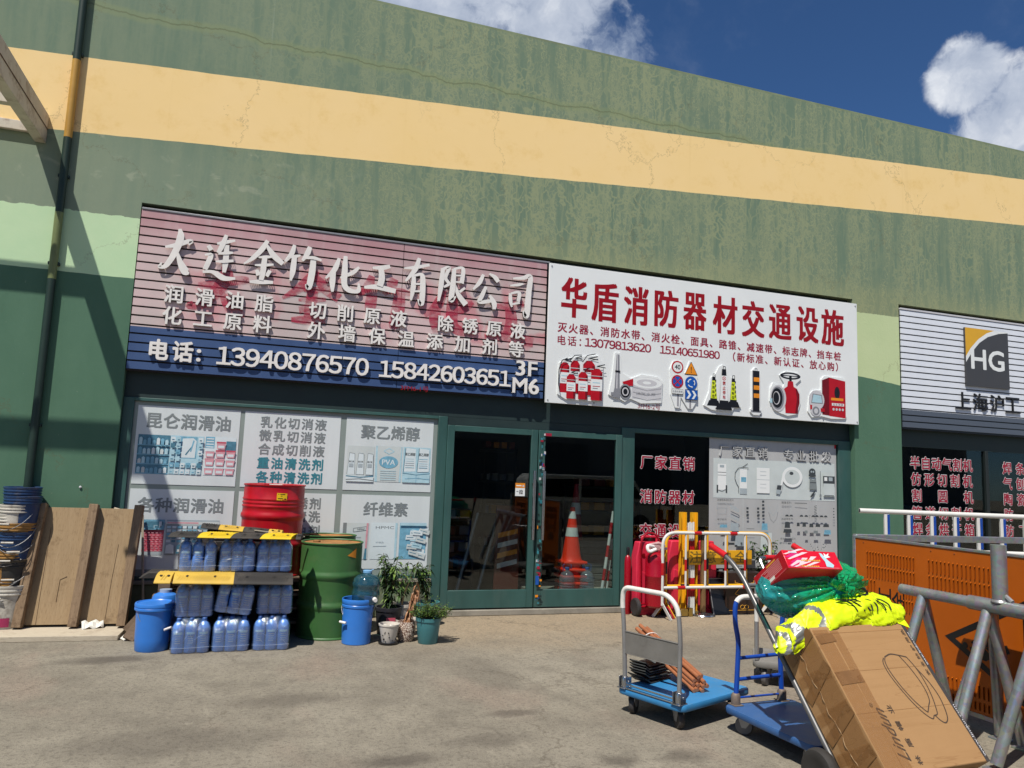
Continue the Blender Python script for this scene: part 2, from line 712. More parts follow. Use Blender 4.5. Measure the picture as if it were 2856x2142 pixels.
    # hairline cracks
    wv3 = t.noise(p, 1.8, 6, 0.7, out=1)
    pc = t.vmath('ADD', t.mapv(p, (1.0, 1, 0.75)), t.vmath('SCALE', t.vmath('SUBTRACT', wv3, (0.5, 0.5, 0.5)), 0.8))
    ce = t.voro(pc, 0.62, 'DISTANCE_TO_EDGE')
    cr = t.math('MULTIPLY', t.step(ce, 0.006, 0.001), t.step(t.noise(p, 1.1, 2), 0.42, 0.52))
    c = t.mix(t.math('MULTIPLY', cr, 0.3), c, lin(96, 82, 56))
    hz = t.noise(t.mapv(p, (1, 1, 0)), 1.6, 6, 0.6)
    hc = t.math('ABSOLUTE', t.math('SUBTRACT', z, t.math('ADD', 6.27, t.math('MULTIPLY', t.math('SUBTRACT', hz, 0.5), 0.28))))
    hm = t.math('MULTIPLY', t.step(hc, 0.014, 0.003), t.step(x, 7, 6.4))
    hm = t.math('MULTIPLY', hm, t.math('SUBTRACT', 1.0, isY))
    hl = t.math('MULTIPLY', t.step(hc, 0.08, 0.03), t.math('SUBTRACT', 1.0, isY))
    c = t.mix(t.math('MULTIPLY', hl, 0.45), c, lin(134, 146, 105))
    c = t.mix(t.math('MULTIPLY', hm, 0.45), c, lin(84, 90, 64))
    hgt = t.math('ADD', t.math('MULTIPLY', t.noise(p, 70, 5, 0.7), 0.35), t.math('ADD', t.noise(p, 8, 4), t.math('MULTIPLY', t.math('MULTIPLY', patch, 0.4), t.math('SUBTRACT', 1.0, isY))))
    t.out(t.principled(c, 0.8, 0, t.bump(hgt, 0.18, 0.008), 0.25))
    return m


def ground_mat():
    m, t = new_mat('worn concrete ground')
    p = t.pos()
    x, y, z = t.xyz(p)
    big = t.noise(p, 0.55, 7, 0.62)
    med = t.noise(p, 2.6, 7, 0.65)
    damp = t.noise(t.mapv(p, (0.55, 1.2, 1), (5, 2, 0)), 0.9, 8, 0.68)
    c = t.ramp(big, [(0.3, lin(136, 129, 116)), (0.5, lin(153, 146, 131)), (0.7, lin(167, 160, 144))])
    c = t.mix(t.step(med, 0.42, 0.72, 0, 0.55), c, lin(118, 112, 101))
    # warm pale strip close to the shop fronts
    wob = t.math('MULTIPLY', t.math('SUBTRACT', t.noise(p, 0.9, 5), 0.5), 1.6)
    near = t.math('MULTIPLY', t.step(t.math('ADD', y, wob), 6.2, 7.9), t.step(x, 0.2, 2.2))
    c = t.mix(t.math('MULTIPLY', near, 0.75), c, t.mix(med, lin(168, 146, 118), lin(186, 167, 138)))
    pk = t.step(t.noise(t.mapv(p, (1, 0.5, 1), (3, 0, 0)), 1.0, 5), 0.52, 0.68)
    c = t.mix(t.math('MULTIPLY', pk, 0.28), c, lin(166, 138, 124))
    c = t.mix(t.step(damp, 0.48, 0.68, 0, 0.32), c, lin(122, 115, 104))
    # speckle of the worn surface
    sp = t.noise(p, 120, 3, 0.7)
    c = t.mix(t.step(sp, 0.50, 0.70, 0, 0.45), c, lin(88, 82, 72))
    c = t.mix(t.step(sp, 0.46, 0.30, 0, 0.4), c, lin(186, 176, 156))
    sp2 = t.noise(p, 34, 4, 0.7)
    c = t.mix(t.step(sp2, 0.50, 0.64, 0, 0.5), c, lin(98, 92, 82))
    sp3 = t.noise(t.mapv(p, (1, .6, 1)), 9, 6, 0.75)
    c = t.mix(t.step(sp3, 0.50, 0.68, 0, 0.4), c, lin(112, 106, 96))
    c = t.mix(t.step(sp3, 0.44, 0.30, 0, 0.35), c, lin(184, 176, 158))
    # oil stains with a shape of their own
    for (sx, sy, ax_, ay_, k) in [(-1.02, 6.95, 0.36, 0.13, 0.62), (0.86, 4.35, 0.26, 0.10, 0.55), (1.75, 5.0, .20, .07, .5), (2.10, 4.08, 0.13, 0.11, 0.55), (2.50, 4.05, 0.17, 0.12, 0.55), (1.45, 4.55, .34, .10, .35), (0.3, 5.6, 0.5, .16, .4), (1.9, 6.0, .25, .5, .3), (-.4, 4.9, .7, .22, .35)]:
        q = t.vmath('SUBTRACT', p, (sx, sy, 0))
        q = t.vmath('ADD', q, t.vmath('SCALE', t.vmath('SUBTRACT', t.noise(p, 6, 4, out=1), (0.5, 0.5, 0.5)), 0.22))
        q = t.mapv(q, (1 / ax_, 1 / ay_, 0))
        d = t.vmath('LENGTH', q, out=1)
        s_ = t.math('MULTIPLY', t.step(d, 1.35, 0.35), k)
        c = t.mix(s_, c, lin(78, 71, 66))
    # cracks
    pc = t.vmath('ADD', t.mapv(p, (1, 1, 0)), t.vmath('SCALE', t.vmath('SUBTRACT', t.noise(p, 1.5, 6, 0.7, out=1), (0.5, 0.5, 0.5)), 0.9))
    ce = t.voro(pc, 0.42, 'DISTANCE_TO_EDGE')
    cr = t.math('MULTIPLY', t.step(ce, 0.008, 0.001), t.step(t.noise(p, 0.9, 3), 0.44, 0.54))
    c = t.mix(t.math('MULTIPLY', cr, 0.36), c, lin(88, 78, 66))
    c = t.mix(1.0, c, (0.79, 0.795, 0.80, 1), 'MULTIPLY')
    h = t.math('ADD', t.math('MULTIPLY', sp, 0.5), t.math('ADD', t.math('MULTIPLY', med, 1.5), t.math('MULTIPLY', sp2, 0.5)))
    t.out(t.principled(c, 0.88, 0, t.bump(h, 0.75, 0.014), 0.2))
    return m


def slat_mat(kind):
    m, t = new_mat('slat paint ' + kind)
    p = t.pos()
    x, y, z = t.xyz(p)
    if kind == 'faded red':
        big = t.noise(t.mapv(p, (0.9, 1, 0.9)), 1.5, 6, 0.6)
        c = t.mix(t.step(big, 0.35, 0.65), lin(184, 172, 170), lin(200, 176, 176))
        edge_ = t.math('ADD', t.step(z, 3.72, 4.12), t.math('MULTIPLY', t.math('SUBTRACT', t.noise(p, 2.2, 5), 0.5), 0.8))
        c = t.mix(t.math('MULTIPLY', edge_, 0.55), c, lin(160, 92, 106))
        # ghost of older red lettering showing through
        gw = t.vmath('ADD', t.mapv(p, (1, 0, 1)), t.vmath('SCALE', t.vmath('SUBTRACT', t.noise(p, 3, 4, out=1), (0.5, 0.5, 0.5)), 0.35))
        ge = t.voro(gw, 1.25, 'DISTANCE_TO_EDGE')
        band = t.math('MULTIPLY', t.step(z, 2.98, 3.15), t.step(z, 3.98, 3.65))
        gm = t.math('MULTIPLY', t.step(ge, 0.15, 0.06), t.step(t.noise(p, 1.1, 3), 0.40, 0.54))
        gx = t.step(x, -1.1, -0.5)
        c = t.mix(t.math('MULTIPLY', t.math('MULTIPLY', gm, band), t.math('MULTIPLY', gx, 0.45)), c, lin(186, 52, 80))
        st = t.step(t.noise(t.mapv(p, (9, 1, 0.5)), 1.0, 4), 0.50, 0.72, 0, 0.28)
        c = t.mix(st, c, lin(190, 176, 176))
        blue = t.mix(t.noise(t.mapv(p, (3, 1, 0.8)), 1.5, 5), lin(44, 66, 106), lin(66, 90, 132))
        c = t.mix(t.math('LESS_THAN', z, 2.953), c, blue)
        rough = 0.45
    else:
        c = t.mix(t.noise(t.mapv(p, (4, 1, .6)), 1.5, 5), lin(206, 212, 222), lin(218, 223, 231))
        c = t.mix(t.math('LESS_THAN', z, 2.737), c, lin(78, 86, 98))
        rough = 0.4
    t.out(t.principled(c, rough, 0, None, 0.4))
    return m


def wood_mat(name, c0, c1, stain=(0.05, 0.035, 0.02, 1), grain=(1, 14, 1), amt=0.5):
    m, t = new_mat(name)
    oc = t.objc()
    g = t.noise(t.mapv(oc, grain), 3.0, 6, 0.65, 0.4)
    c = t.mix(g, c0, c1)
    f = t.noise(t.mapv(oc, tuple(k * 3 for k in grain)), 6.0, 4, 0.6)
    c = t.mix(t.step(f, 0.52, 0.7, 0, 0.4), c, stain)
    d = t.step(t.noise(oc, 5.5, 7, 0.7), 0.52, 0.72)
    c = t.mix(t.math('MULTIPLY', d, amt), c, stain)
    t.out(t.principled(c, 0.85, 0, t.bump(f, 0.4, 0.004), 0.2))
    return m


def galv_mat():
    m, t = new_mat('galvanised steel')
    oc = t.objc()
    v = t.voro(oc, 38, 'F1', out=1)
    n = t.noise(t.mapv(oc, (1, 1, 1)), 7, 6, 0.65)
    c = t.mix(n, lin(128, 131, 134), lin(176, 179, 181))
    c = t.mix(0.10, c, v)
    r = t.math('ADD', t.math('MULTIPLY', n, 0.25), 0.28)
    t.out(t.principled(c, t.math('SUBTRACT', r, 0.04), 0.68, t.bump(t.noise(oc, 25, 3), 0.06, 0.004), 0.5))
    return m


def foliage_mat(name, c0, c1):
    m, t = new_mat(name)
    n = t.noise(t.objc(), 23, 2)
    c = t.mix(t.step(n, 0.35, 0.65), c0, c1)
    d = t.n.new('ShaderNodeBsdfTranslucent')
    t.l.new(c, d.inputs[0])
    pr = t.principled(c, 0.45, 0, None, 0.4)
    mx = t.n.new('ShaderNodeMixShader')
    mx.inputs[0].default_value = 0.25
    t.l.new(pr, mx.inputs[1])
    t.l.new(d.outputs[0], mx.inputs[2])
    t.out(mx.outputs[0])
    return m


WALL = wall_mat()
GROUND = ground_mat()
SLAT_RED = slat_mat('faded red')
SLAT_WHITE = slat_mat('pale grey')
GLASS = glass_mat('shop glass', (0.80, 0.86, 0.85, 1))
GALV = galv_mat()
DKGREEN = M_('dark green frame paint', lin(48, 84, 80), 0.5, 0, 0.18, 4, 0.1, dirt=0.35, dcol=lin(80, 96, 90), stretch=(1, 1, .3))
DKGREEN2 = M_('deep green header paint', lin(26, 46, 46), 0.6, 0, 0.2, 3)
REVEAL = M_('green jamb paint', lin(66, 100, 82), 0.8, 0, 0.15, 3, 0.2)
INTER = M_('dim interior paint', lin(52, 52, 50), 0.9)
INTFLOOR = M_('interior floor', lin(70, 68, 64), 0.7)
CONC = M_('grey concrete', lin(140, 135, 124), 0.9, 0, 0.2, 4, 0.4, 80, dirt=0.5, dcol=lin(84, 84, 70))
FILM = M_('frosted window film', lin(206, 214, 216), 0.35, 0, 0.05, 2.0, 0.05, 6, stretch=(2.5, 1, .5))
FILMBORDER = M_('grey film border', lin(134, 146, 142), 0.4, 0, 0.06, 3)
POSTER = M_('grey poster vinyl', lin(174, 176, 177), 0.4, 0, 0.05, 2, 0.05, 5, stretch=(2.5, 1, .5))
WHITE = M_('white sign board', lin(226, 230, 230), 0.4, 0, 0.03, 2)
LETWHITE = M_('white raised letters', lin(229, 226, 222), 0.4, 0, 0.05, 8, dirt=0.12, dcol=lin(160, 150, 145))
LETEDGE = M_('letter side', lin(100, 96, 94), 0.5)
RED_T = M_('sign red', lin(150, 2, 10), 0.4, 0, 0.05)
CRIM = M_('sign crimson', lin(150, 22, 50), 0.45, 0, 0.06)
BLACK = M_('black print', lin(26, 26, 28), 0.5, 0, 0.1)
GREYT = M_('grey print', lin(122, 130, 132), 0.5, 0, 0.05)
TEALT = M_('teal print', lin(52, 128, 142), 0.5, 0, 0.05)
PALEBLUE = M_('pale blue print', lin(168, 202, 214), 0.5, 0, 0.1, 20)
MIDBLUE = M_('blue print', lin(112, 166, 190), 0.5, 0, 0.2, 20)
DEEPTEAL = M_('deep teal print', lin(74, 124, 146), 0.5, 0, 0.25, 24)
PRWHITE = M_('print white', lin(208, 220, 224), 0.5, 0, 0.04)
PINKP = M_('pink print', lin(206, 150, 160), 0.5, 0, 0.1, 20)
PINKR = M_('faded red print', lin(186, 80, 98), 0.5, 0, 0.1, 20)
PRGREY = M_('print grey', lin(160, 172, 178), 0.5, 0, 0.06)
PRDARK = M_('print dark', lin(60, 66, 70), 0.5, 0, 0.15, 30)
PRLIGHT = M_('print light', lin(194, 203, 203), 0.5, 0, 0.05)
SRED = M_('picture red', lin(178, 14, 28), 0.35, 0, 0.08, 10)
SDRED = M_('picture dark red', lin(112, 8, 18), 0.35, 0, 0.08, 10)
SBLACK = M_('picture black', lin(24, 24, 26), 0.35)
SGREY = M_('picture grey', lin(130, 132, 138), 0.35, 0, 0.08)
SLGREY = M_('picture light grey', lin(196, 196, 200), 0.35, 0, 0.05)
SBLUE = M_('picture blue', lin(24, 84, 170), 0.35)
SORANGE = M_('picture orange', lin(226, 140, 30), 0.35)
SYEL = M_('picture yellow green', lin(206, 220, 40), 0.35)
LOGOY = M_('logo yellow', lin(216, 164, 36), 0.4, 0, 0.04)
LOGOG = M_('logo dark grey', lin(64, 64, 66), 0.4, 0, 0.04)
STEELW = M_('cream rusted steel', lin(196, 188, 172), 0.6, 0, 0.12, 3, 0.2, 30, dirt=0.6, dcol=lin(110, 78, 52), dscale=7)
PIPE = None
PLY = wood_mat('weathered plywood', lin(136, 114, 86), lin(172, 150, 118), lin(88, 66, 46), (9, 9, 1), 0.5)
BATTEN = wood_mat('stained timber batten', lin(104, 84, 66), lin(158, 136, 110), lin(50, 32, 22), (14, 14, 1.2), 0.75)
PLANK = wood_mat('pale flat board', lin(170, 160, 142), lin(196, 186, 166), lin(120, 100, 80), (1, 8, 8), 0.35)
OLDWOOD = wood_mat('dark old wood', lin(92, 76, 62), lin(130, 112, 94), lin(40, 30, 24), (1.5, 9, 9), 0.6)
BLUEB = M_('blue bucket plastic', lin(50, 120, 206), 0.38, 0, 0.06, 4, dirt=0.12, dcol=lin(90, 120, 160))
NAVYB = M_('navy bucket plastic', lin(28, 58, 98), 0.45, 0, 0.15, 6, dirt=0.5, dcol=lin(104, 100, 96), dscale=8)
DIRTW = M_('stained white plastic', lin(186, 182, 172), 0.5, 0, 0.15, 8, dirt=0.65, dcol=lin(96, 84, 70), dscale=9)
OCHRE = M_('ochre stained plastic', lin(150, 112, 58), 0.5, 0, 0.2, 10, dirt=0.6, dcol=lin(50, 44, 36), dscale=8)
DKBUCK = M_('black stained plastic', lin(44, 44, 44), 0.5, 0, 0.2, 8, dirt=0.4, dcol=lin(120, 100, 60), dscale=8)
WIRE = M_('wire', lin(150, 150, 150), 0.4, 0.6)
REDDRUM = M_('red drum paint', lin(172, 8, 26), 0.34, 0, 0.10, 3, 0.03, 20, dirt=0.3, dcol=lin(112, 22, 26), dscale=6)
GRNDRUM = M_('green drum paint', lin(56, 100, 52), 0.5, 0, 0.14, 3, 0.06, 30, dirt=0.42, dcol=lin(86, 104, 66), dscale=7)
RUST = M_('rusty drum lid', lin(150, 106, 58), 0.8, 0, 0.3, 9, 0.2, dirt=0.6, dcol=lin(72, 52, 34), dscale=12)
STICKY = M_('yellow label', lin(230, 190, 20), 0.5, 0, 0.04)
STICKO = M_('orange sticker', lin(222, 138, 30), 0.5, 0, 0.05)
RUBBER = M_('black rubber', lin(44, 42, 40), 0.75, 0, 0.2, 12, 0.3, 90, dirt=0.4, dcol=lin(92, 84, 74))
HUMPY = M_('worn yellow rubber', lin(196, 162, 62), 0.65, 0, 0.1, 6, 0.3, 90, dirt=0.18, dcol=lin(150, 120, 60))
HUMPY2 = M_('bright yellow rubber', lin(206, 176, 20), 0.6, 0, 0.06, 6, 0.3, 90)
TERRA = M_('white glazed pot', lin(206, 200, 190), 0.35, 0, 0.05, 5, dirt=0.25, dcol=lin(120, 104, 90), dscale=9)
DKPOT = M_('dark pot', lin(46, 46, 52), 0.5, 0, 0.2)
TEALPOT = M_('teal plastic pot', lin(66, 124, 130), 0.4, 0, 0.06)
SOIL = M_('soil', lin(70, 56, 44), 0.95, 0, 0.3, 30, 0.5)
LEAF = foliage_mat('leaf green', lin(48, 78, 38), lin(84, 112, 58))
LEAF2 = foliage_mat('dark leaf', lin(36, 56, 36), lin(66, 88, 58))
LEAF3 = foliage_mat('fresh leaf', lin(82, 116, 48), lin(124, 150, 74))
DRYLEAF = foliage_mat('dry leaf', lin(150, 104, 72), lin(196, 152, 116))
STEM = M_('stem', lin(96, 82, 56), 0.8)
CHROME = M_('chrome', lin(170, 172, 176), 0.22, 0.95, 0.1)
SILVER = M_('silver tube', lin(150, 150, 150), 0.4, 0.55, 0.12, 5, dirt=0.25, dcol=lin(84, 80, 76), dscale=8)
CARTBLUE = M_('blue cart deck', lin(48, 124, 178), 0.5, 0, 0.10, 6, 0.1, 120, dirt=0.3, dcol=lin(96, 124, 142), dscale=7)
CARTBLUE2 = M_('scuffed blue deck', lin(48, 88, 140), 0.5, 0, 0.12, 6, 0.1, 120, dirt=0.35, dcol=lin(90, 104, 124), dscale=7)
TUBEBLUE = M_('blue tube paint', lin(20, 68, 160), 0.35, 0, 0.1, 8, dirt=0.3, dcol=lin(20, 40, 84), dscale=10)
SHADETUBE = M_('scuffed shaded tube', lin(104, 104, 104), 0.4, 0.5, 0.12, 5, dirt=0.3, dcol=lin(60, 58, 56), dscale=8)  # darker copy of the silver tube, the rail's shade put into its colour
GREYDECK = M_('grey deck', lin(120, 118, 114), 0.7, 0, 0.1, 6, 0.2, 90, dirt=0.3, dcol=lin(80, 74, 68))
WHEELG = M_('grey caster wheel', lin(96, 94, 94), 0.5, 0, 0.1)
WHEELB = M_('dark caster wheel', lin(48, 46, 46), 0.6, 0, 0.1)
GREYPANEL = M_('scuffed grey steel plate', lin(124, 122, 118), 0.45, 0.3, 0.15, 5, dirt=0.4, dcol=lin(82, 78, 74), dscale=9)
WHITETAPE = M_('white tape', lin(214, 212, 206), 0.5, 0, 0.05, 20, dirt=0.25, dcol=lin(130, 124, 116), dscale=14)
TOOLWOOD = M_('stick wood', lin(150, 92, 58), 0.65, 0, 0.15, 20, stretch=(1, 1, 1), dirt=0.3, dcol=lin(116, 66, 40))
STICKEND = M_('stick end', lin(190, 126, 90), 0.7)
CARTON = None
TAPE = film_mat('clear packing tape', (0.96, 0.92, 0.86, 1), lin(150, 108, 64), 0.80, 0.16, 0.12, 30, 0.12)
DKTAPE = M_('brown tape', lin(122, 88, 52), 0.28, 0, 0.1, 12)
HATLINE = M_('carton print', lin(72, 58, 46), 0.6)
HIVIS = M_('hi vis yellow cloth', lin(206, 228, 0), 0.5, 0, 0.05, 10, 0.25, 40)
REFLT = M_('grey reflective tape', lin(120, 122, 118), 0.35, 0.2, 0.1)
SHOERED = M_('red box card', lin(206, 22, 44), 0.3, 0, 0.05)
SHOEDRED = M_('dark red box card', lin(168, 14, 28), 0.3, 0, 0.05)
GOLD = M_('gold print', lin(214, 160, 60), 0.4)
REDRUB = M_('red grip', lin(190, 16, 28), 0.4)
ORANGE = M_('orange board paint', lin(178, 88, 12), 0.42, 0, 0.08, 2.5, 0.06, 8, dirt=0.14, dcol=lin(160, 80, 16), spec=0.4)
FEXRED = M_('extinguisher red', lin(150, 8, 30), 0.28, 0, 0.05)
CASERED = M_('red plastic', lin(200, 40, 68), 0.45, 0, 0.08, 5, dirt=.2, dcol=lin(150, 60, 70))
BWHITE = M_('white barrier paint', lin(208, 208, 204), 0.4, 0, 0.04, 8, dirt=0.12, dcol=lin(150, 140, 130))
BRED = M_('red band paint', lin(176, 20, 28), 0.4)
BYEL = M_('yellow barrier paint', lin(226, 168, 26), 0.45, 0, 0.06, 6, dirt=0.15, dcol=lin(170, 116, 20))
OLIVE = M_('faint sign text', lin(122, 98, 34), 0.5)
CONEO = M_('orange cone', lin(246, 52, 14), 0.45, 0, 0.04)
CONED = M_('dull red cone', lin(150, 24, 40), 0.5)
CONEW = M_('cone collar', lin(210, 210, 206), 0.4)
WATERP = film_mat('clear bottle plastic', (0.86, 0.90, 0.95, 1), lin(170, 180, 190), 0.72, 0.05, 0.1, 20, 0.3)
JUGP = film_mat('blue tinted jug', (0.45, 0.66, 0.72, 1), lin(50, 96, 112), 0.55, 0.06, 0.05, 8, 0.3)
BOTP = film_mat('blue bottle plastic', (0.6, 0.75, 0.95, 1), lin(112, 160, 236), 0.25, 0.12, 0.2, 25, 0.4)
WRAP = film_mat('shrink wrap', (0.93, 0.95, 0.99, 1), lin(140, 190, 255), 0.86, 0.08, 1.0, 11, 0.9)
LIQ = M_('blue liquid', lin(64, 128, 224), 0.2, 0, 0.1)
CAPB = M_('blue cap', lin(64, 104, 168), 0.4)
CAPG = M_('clear grey cap', lin(150, 166, 190), 0.3)
PAPER = M_('paper', lin(214, 212, 204), 0.7, 0, 0.06, 20)
MAROON = M_('maroon', lin(150, 40, 84), 0.5)


def carton_mat():
    m, t = new_mat('brown cardboard')
    oc = t.objc()
    n = t.noise(oc, 3.5, 6, 0.6)
    c = t.mix(n, lin(150, 116, 78), lin(163, 128, 88))
    cor = t.noise(t.mapv(oc, (0.6, 14, 0.6)), 1.6, 4)
    c = t.mix(t.step(cor, 0.5, 0.75, 0, 0.25), c, lin(134, 100, 62))
    cr = t.step(t.math('ABSOLUTE', t.math('SUBTRACT', t.noise(t.mapv(oc, (0.5, 5, 1)), 1.7, 3), 0.5)), 0.006, 0.001)
    c = t.mix(t.math('MULTIPLY', cr, 0.3), c, lin(120, 84, 50))
    t.out(t.principled(c, 0.75, 0, t.bump(t.noise(t.mapv(oc, (1, 8, 1)), 4, 4), 0.2, 0.006), 0.25))
    return m


CARTON = carton_mat()


def pipe_mat():
    m, t = new_mat('drainpipe paint')
    p = t.pos()
    z = t.xyz(p)[2]
    n = t.noise(p, 8, 4)
    c = t.mix(n, lin(26, 44, 38), lin(36, 58, 50))
    yel = t.math('MULTIPLY', t.math('LESS_THAN', z, 5.63), t.math('GREATER_THAN', z, 4.80))
    c = t.mix(yel, c, t.mix(n, lin(164, 122, 50), lin(190, 148, 66)))
    pal = t.math('MULTIPLY', t.math('LESS_THAN', z, 4.02), t.math('GREATER_THAN', z, 3.34))
    c = t.mix(pal, c, t.mix(n, lin(92, 104, 66), lin(120, 130, 84)))
    t.out(t.principled(c, 0.5, 0, None, 0.4))
    return m


PIPE = pipe_mat()

# ================================================================== SETTING
g = MB()
NX, NY = 60, 60
g.add([(-150, -150, 0), (150, -150, 0), (150, 150, 0), (-150, 150, 0)], [(0, 1, 2, 3)])
struct(g.build("ground", GROUND, smooth=0))

YW = 8.35        # face of the wall
YG = 8.45        # plane of the shop windows


def scale_to_plane(o):
    """glazing drawn on a deeper plane, moved nearer, scaled about camera X and height"""
    o.scale = (0.9657, 1, 0.9657)
    o.location = (0, -0.30, 0.0549)
    return o


bld = thing("warehouse_building", "long green rendered warehouse with a tilted yellow stripe, housing the shop fronts", "building", (0, 0, 0))


def wall_sheet(mb, xs, zs, holes, y0, y1):
    def hole(xm, zm):
        return any(a < xm < b and c < zm < d for a, b, c, d in holes)
    for i in range(len(xs) - 1):
        for j in range(len(zs) - 1):
            x0, x1, z0, z1 = xs[i], xs[i + 1], zs[j], zs[j + 1]
            if hole((x0 + x1) / 2, (z0 + z1) / 2):
                continue
            mb.add([(x0, y0, z0), (x1, y0, z0), (x1, y0, z1), (x0, y0, z1)], [(0, 1, 2, 3)])
            mb.add([(x0, y1, z0), (x1, y1, z0), (x1, y1, z1), (x0, y1, z1)], [(3, 2, 1, 0)])


OP = (-1.335, 7.80, 0, 4.25)
OP3 = (8.63, 13.6, 0, 4.27)
TOPZ = 7.04
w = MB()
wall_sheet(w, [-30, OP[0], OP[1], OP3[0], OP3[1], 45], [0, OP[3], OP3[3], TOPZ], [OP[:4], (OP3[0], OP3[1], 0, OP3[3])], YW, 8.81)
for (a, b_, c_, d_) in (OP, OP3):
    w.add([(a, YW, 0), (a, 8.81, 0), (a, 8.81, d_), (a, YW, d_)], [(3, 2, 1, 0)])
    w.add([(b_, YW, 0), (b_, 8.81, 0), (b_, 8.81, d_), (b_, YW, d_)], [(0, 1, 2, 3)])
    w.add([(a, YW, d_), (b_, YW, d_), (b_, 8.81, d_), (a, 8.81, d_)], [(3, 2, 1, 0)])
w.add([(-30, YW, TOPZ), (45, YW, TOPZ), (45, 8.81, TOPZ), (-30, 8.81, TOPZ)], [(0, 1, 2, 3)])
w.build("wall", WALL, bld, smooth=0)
c = MB()
c.b(-30, 45, YW + 0.004, 8.85, TOPZ + 0.003, TOPZ + 0.03)
c.build("coping", M_('coping render', lin(120, 132, 102), 0.85, 0, 0.2, 3), bld, smooth=0)
r_ = MB()
r_.b(-30, 45, 8.82, 30, 6.2, 6.4)
r_.b(-30, 45, 29.8, 30, 0, 6.19)
r_.build("roof", CONC, bld, smooth=0)
# dim rooms behind the glass
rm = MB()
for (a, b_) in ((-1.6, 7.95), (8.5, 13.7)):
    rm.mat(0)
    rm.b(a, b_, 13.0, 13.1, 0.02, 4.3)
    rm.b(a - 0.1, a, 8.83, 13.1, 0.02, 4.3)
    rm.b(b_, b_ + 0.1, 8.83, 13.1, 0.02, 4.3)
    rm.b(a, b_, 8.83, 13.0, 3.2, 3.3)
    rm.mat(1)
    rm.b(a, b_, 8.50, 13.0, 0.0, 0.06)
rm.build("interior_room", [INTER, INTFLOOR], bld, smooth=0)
# green header above the glazing, base wall and ledge under the windows
MOSSY = M_('mossy base wall', lin(104, 112, 92), 0.9, 0, 0.25, 3, 0.4, 40, dirt=0.6, dcol=lin(84, 96, 62))
for nm_, mt_, bv_, dims in (("header_beam", DKGREEN2, 0, (-1.379, 8.07, 8.742, 8.80, 2.262, 4.335)), ("header_beam", DKGREEN2, 0, (8.94, 14.07, 8.742, 8.80, 2.24, 4.36)),
                            ("door_head", DKGREEN2, 0, (2.112, 4.414, 8.735, 8.78, 2.165, 2.259)),
                            ("base_wall", MOSSY, .01, (-1.379, 2.03, 8.725, 8.80, -0.05, 0.33)), ("base_wall", MOSSY, .01, (4.58, 8.07, 8.725, 8.80, -0.05, 0.24)),
                            ("base_wall", MOSSY, .01, (8.94, 14.07, 8.725, 8.80, -0.05, 0.62)),
                            ("sill", CONC, .008, (-1.379, 2.0, 8.70, 8.80, 0.332, 0.372)), ("sill", CONC, .008, (4.61, 8.07, 8.70, 8.80, 0.242, 0.275))):
    q = MB()
    q.b(*dims)
    scale_to_plane(q.build(nm_, mt_, bld, smooth=0, bev=bv_))
th = MB()
th.b(1.95, 4.43, 8.375, 8.82, 0.0, 0.066)
th.build("threshold", CONC, bld, bev=0.008)

# ---- left window with frosted films
win = MB()
for (x0, x1, z0, z1) in ((-1.379, -1.275, 0.375, 2.26), (2.0, 2.11, 0.0, 2.26), (-1.275, 2.0, 2.225, 2.26), (-1.275, 2.0, 0.375, 0.41)):
    win.b(x0, x1, 8.722, 8.78, z0, z1)
winL = scale_to_plane(win.build("window", DKGREEN, bld, bev=0.004))
bo = MB()
bo.b(-1.274, 1.999, 8.752, 8.758, 0.411, 2.224)
bo.build("film_border", FILMBORDER, winL, smooth=0)
YF = 8.748
colsx = ((-1.236, -0.215), (-0.168, 0.867), (0.931, 1.948))
rowsz = ((1.358, 2.183), (0.480, 1.308))
for (x0, x1) in colsx:
    for (z0, z1) in rowsz:
        q = MB()
        q.b(x0, x1, YF, YF + 0.003, z0, z1)
        q.build("window_film", FILM, winL, smooth=0)
YT = YF - 0.002


def lettering(name, parent, mat, items, y=YT, off=0.02, depth=0.0, mats=None):
    for it in items:
        mb = MB()
        if it[0] == 'row':
            _, s, xa, xb, z, cw, ch = it
            put_row(mb, s, xa, xb, z, cw, ch, y, off, depth)
        else:
            _, s, x, z, w_, hh = it
            put_text(mb, s, x, z, w_, hh, y, off, depth)
        mb.build(name, mat, parent, smooth=0)


lettering("lettering", winL, GREYT, [('row', '昆仑润滑油', -1.074, -0.386, 2.026, .165, .17), ('row', '各种润滑油', -1.077, -0.392, 1.141, .165, .16),
                                     ('row', '聚乙烯醇', 1.183, 1.702, 2.025, .17, .17), ('row', '纤维素', 1.263, 1.609, 1.147, .17, .165),
                                     ('row', '乳化切消液', .06, .645, 2.073, .13, .13), ('row', '微乳切消液', .058, .643, 1.925, .13, .13),
                                     ('row', '合成切削液', .057, .641, 1.775, .13, .13),
                                     ('row', '防锈除锈剂', .057, .643, 1.194, .13, .13), ('row', '设备清洗', .2, .64, 1.049, .13, .13), ('row', '除油剂', .35, .65, .893, .13, .13)], off=0.025)
lettering("lettering", winL, TEALT, [('row', '重油清洗剂', .056, .641, 1.623, .13, .13), ('row', '各种清洗剂', .056, .639, 1.471, .13, .13)], off=0.03)
PM = [PRWHITE, PALEBLUE, MIDBLUE, DEEPTEAL, PINKP, PINKR, GREYT, PRGREY, PRLIGHT]
rr = random.Random(3)


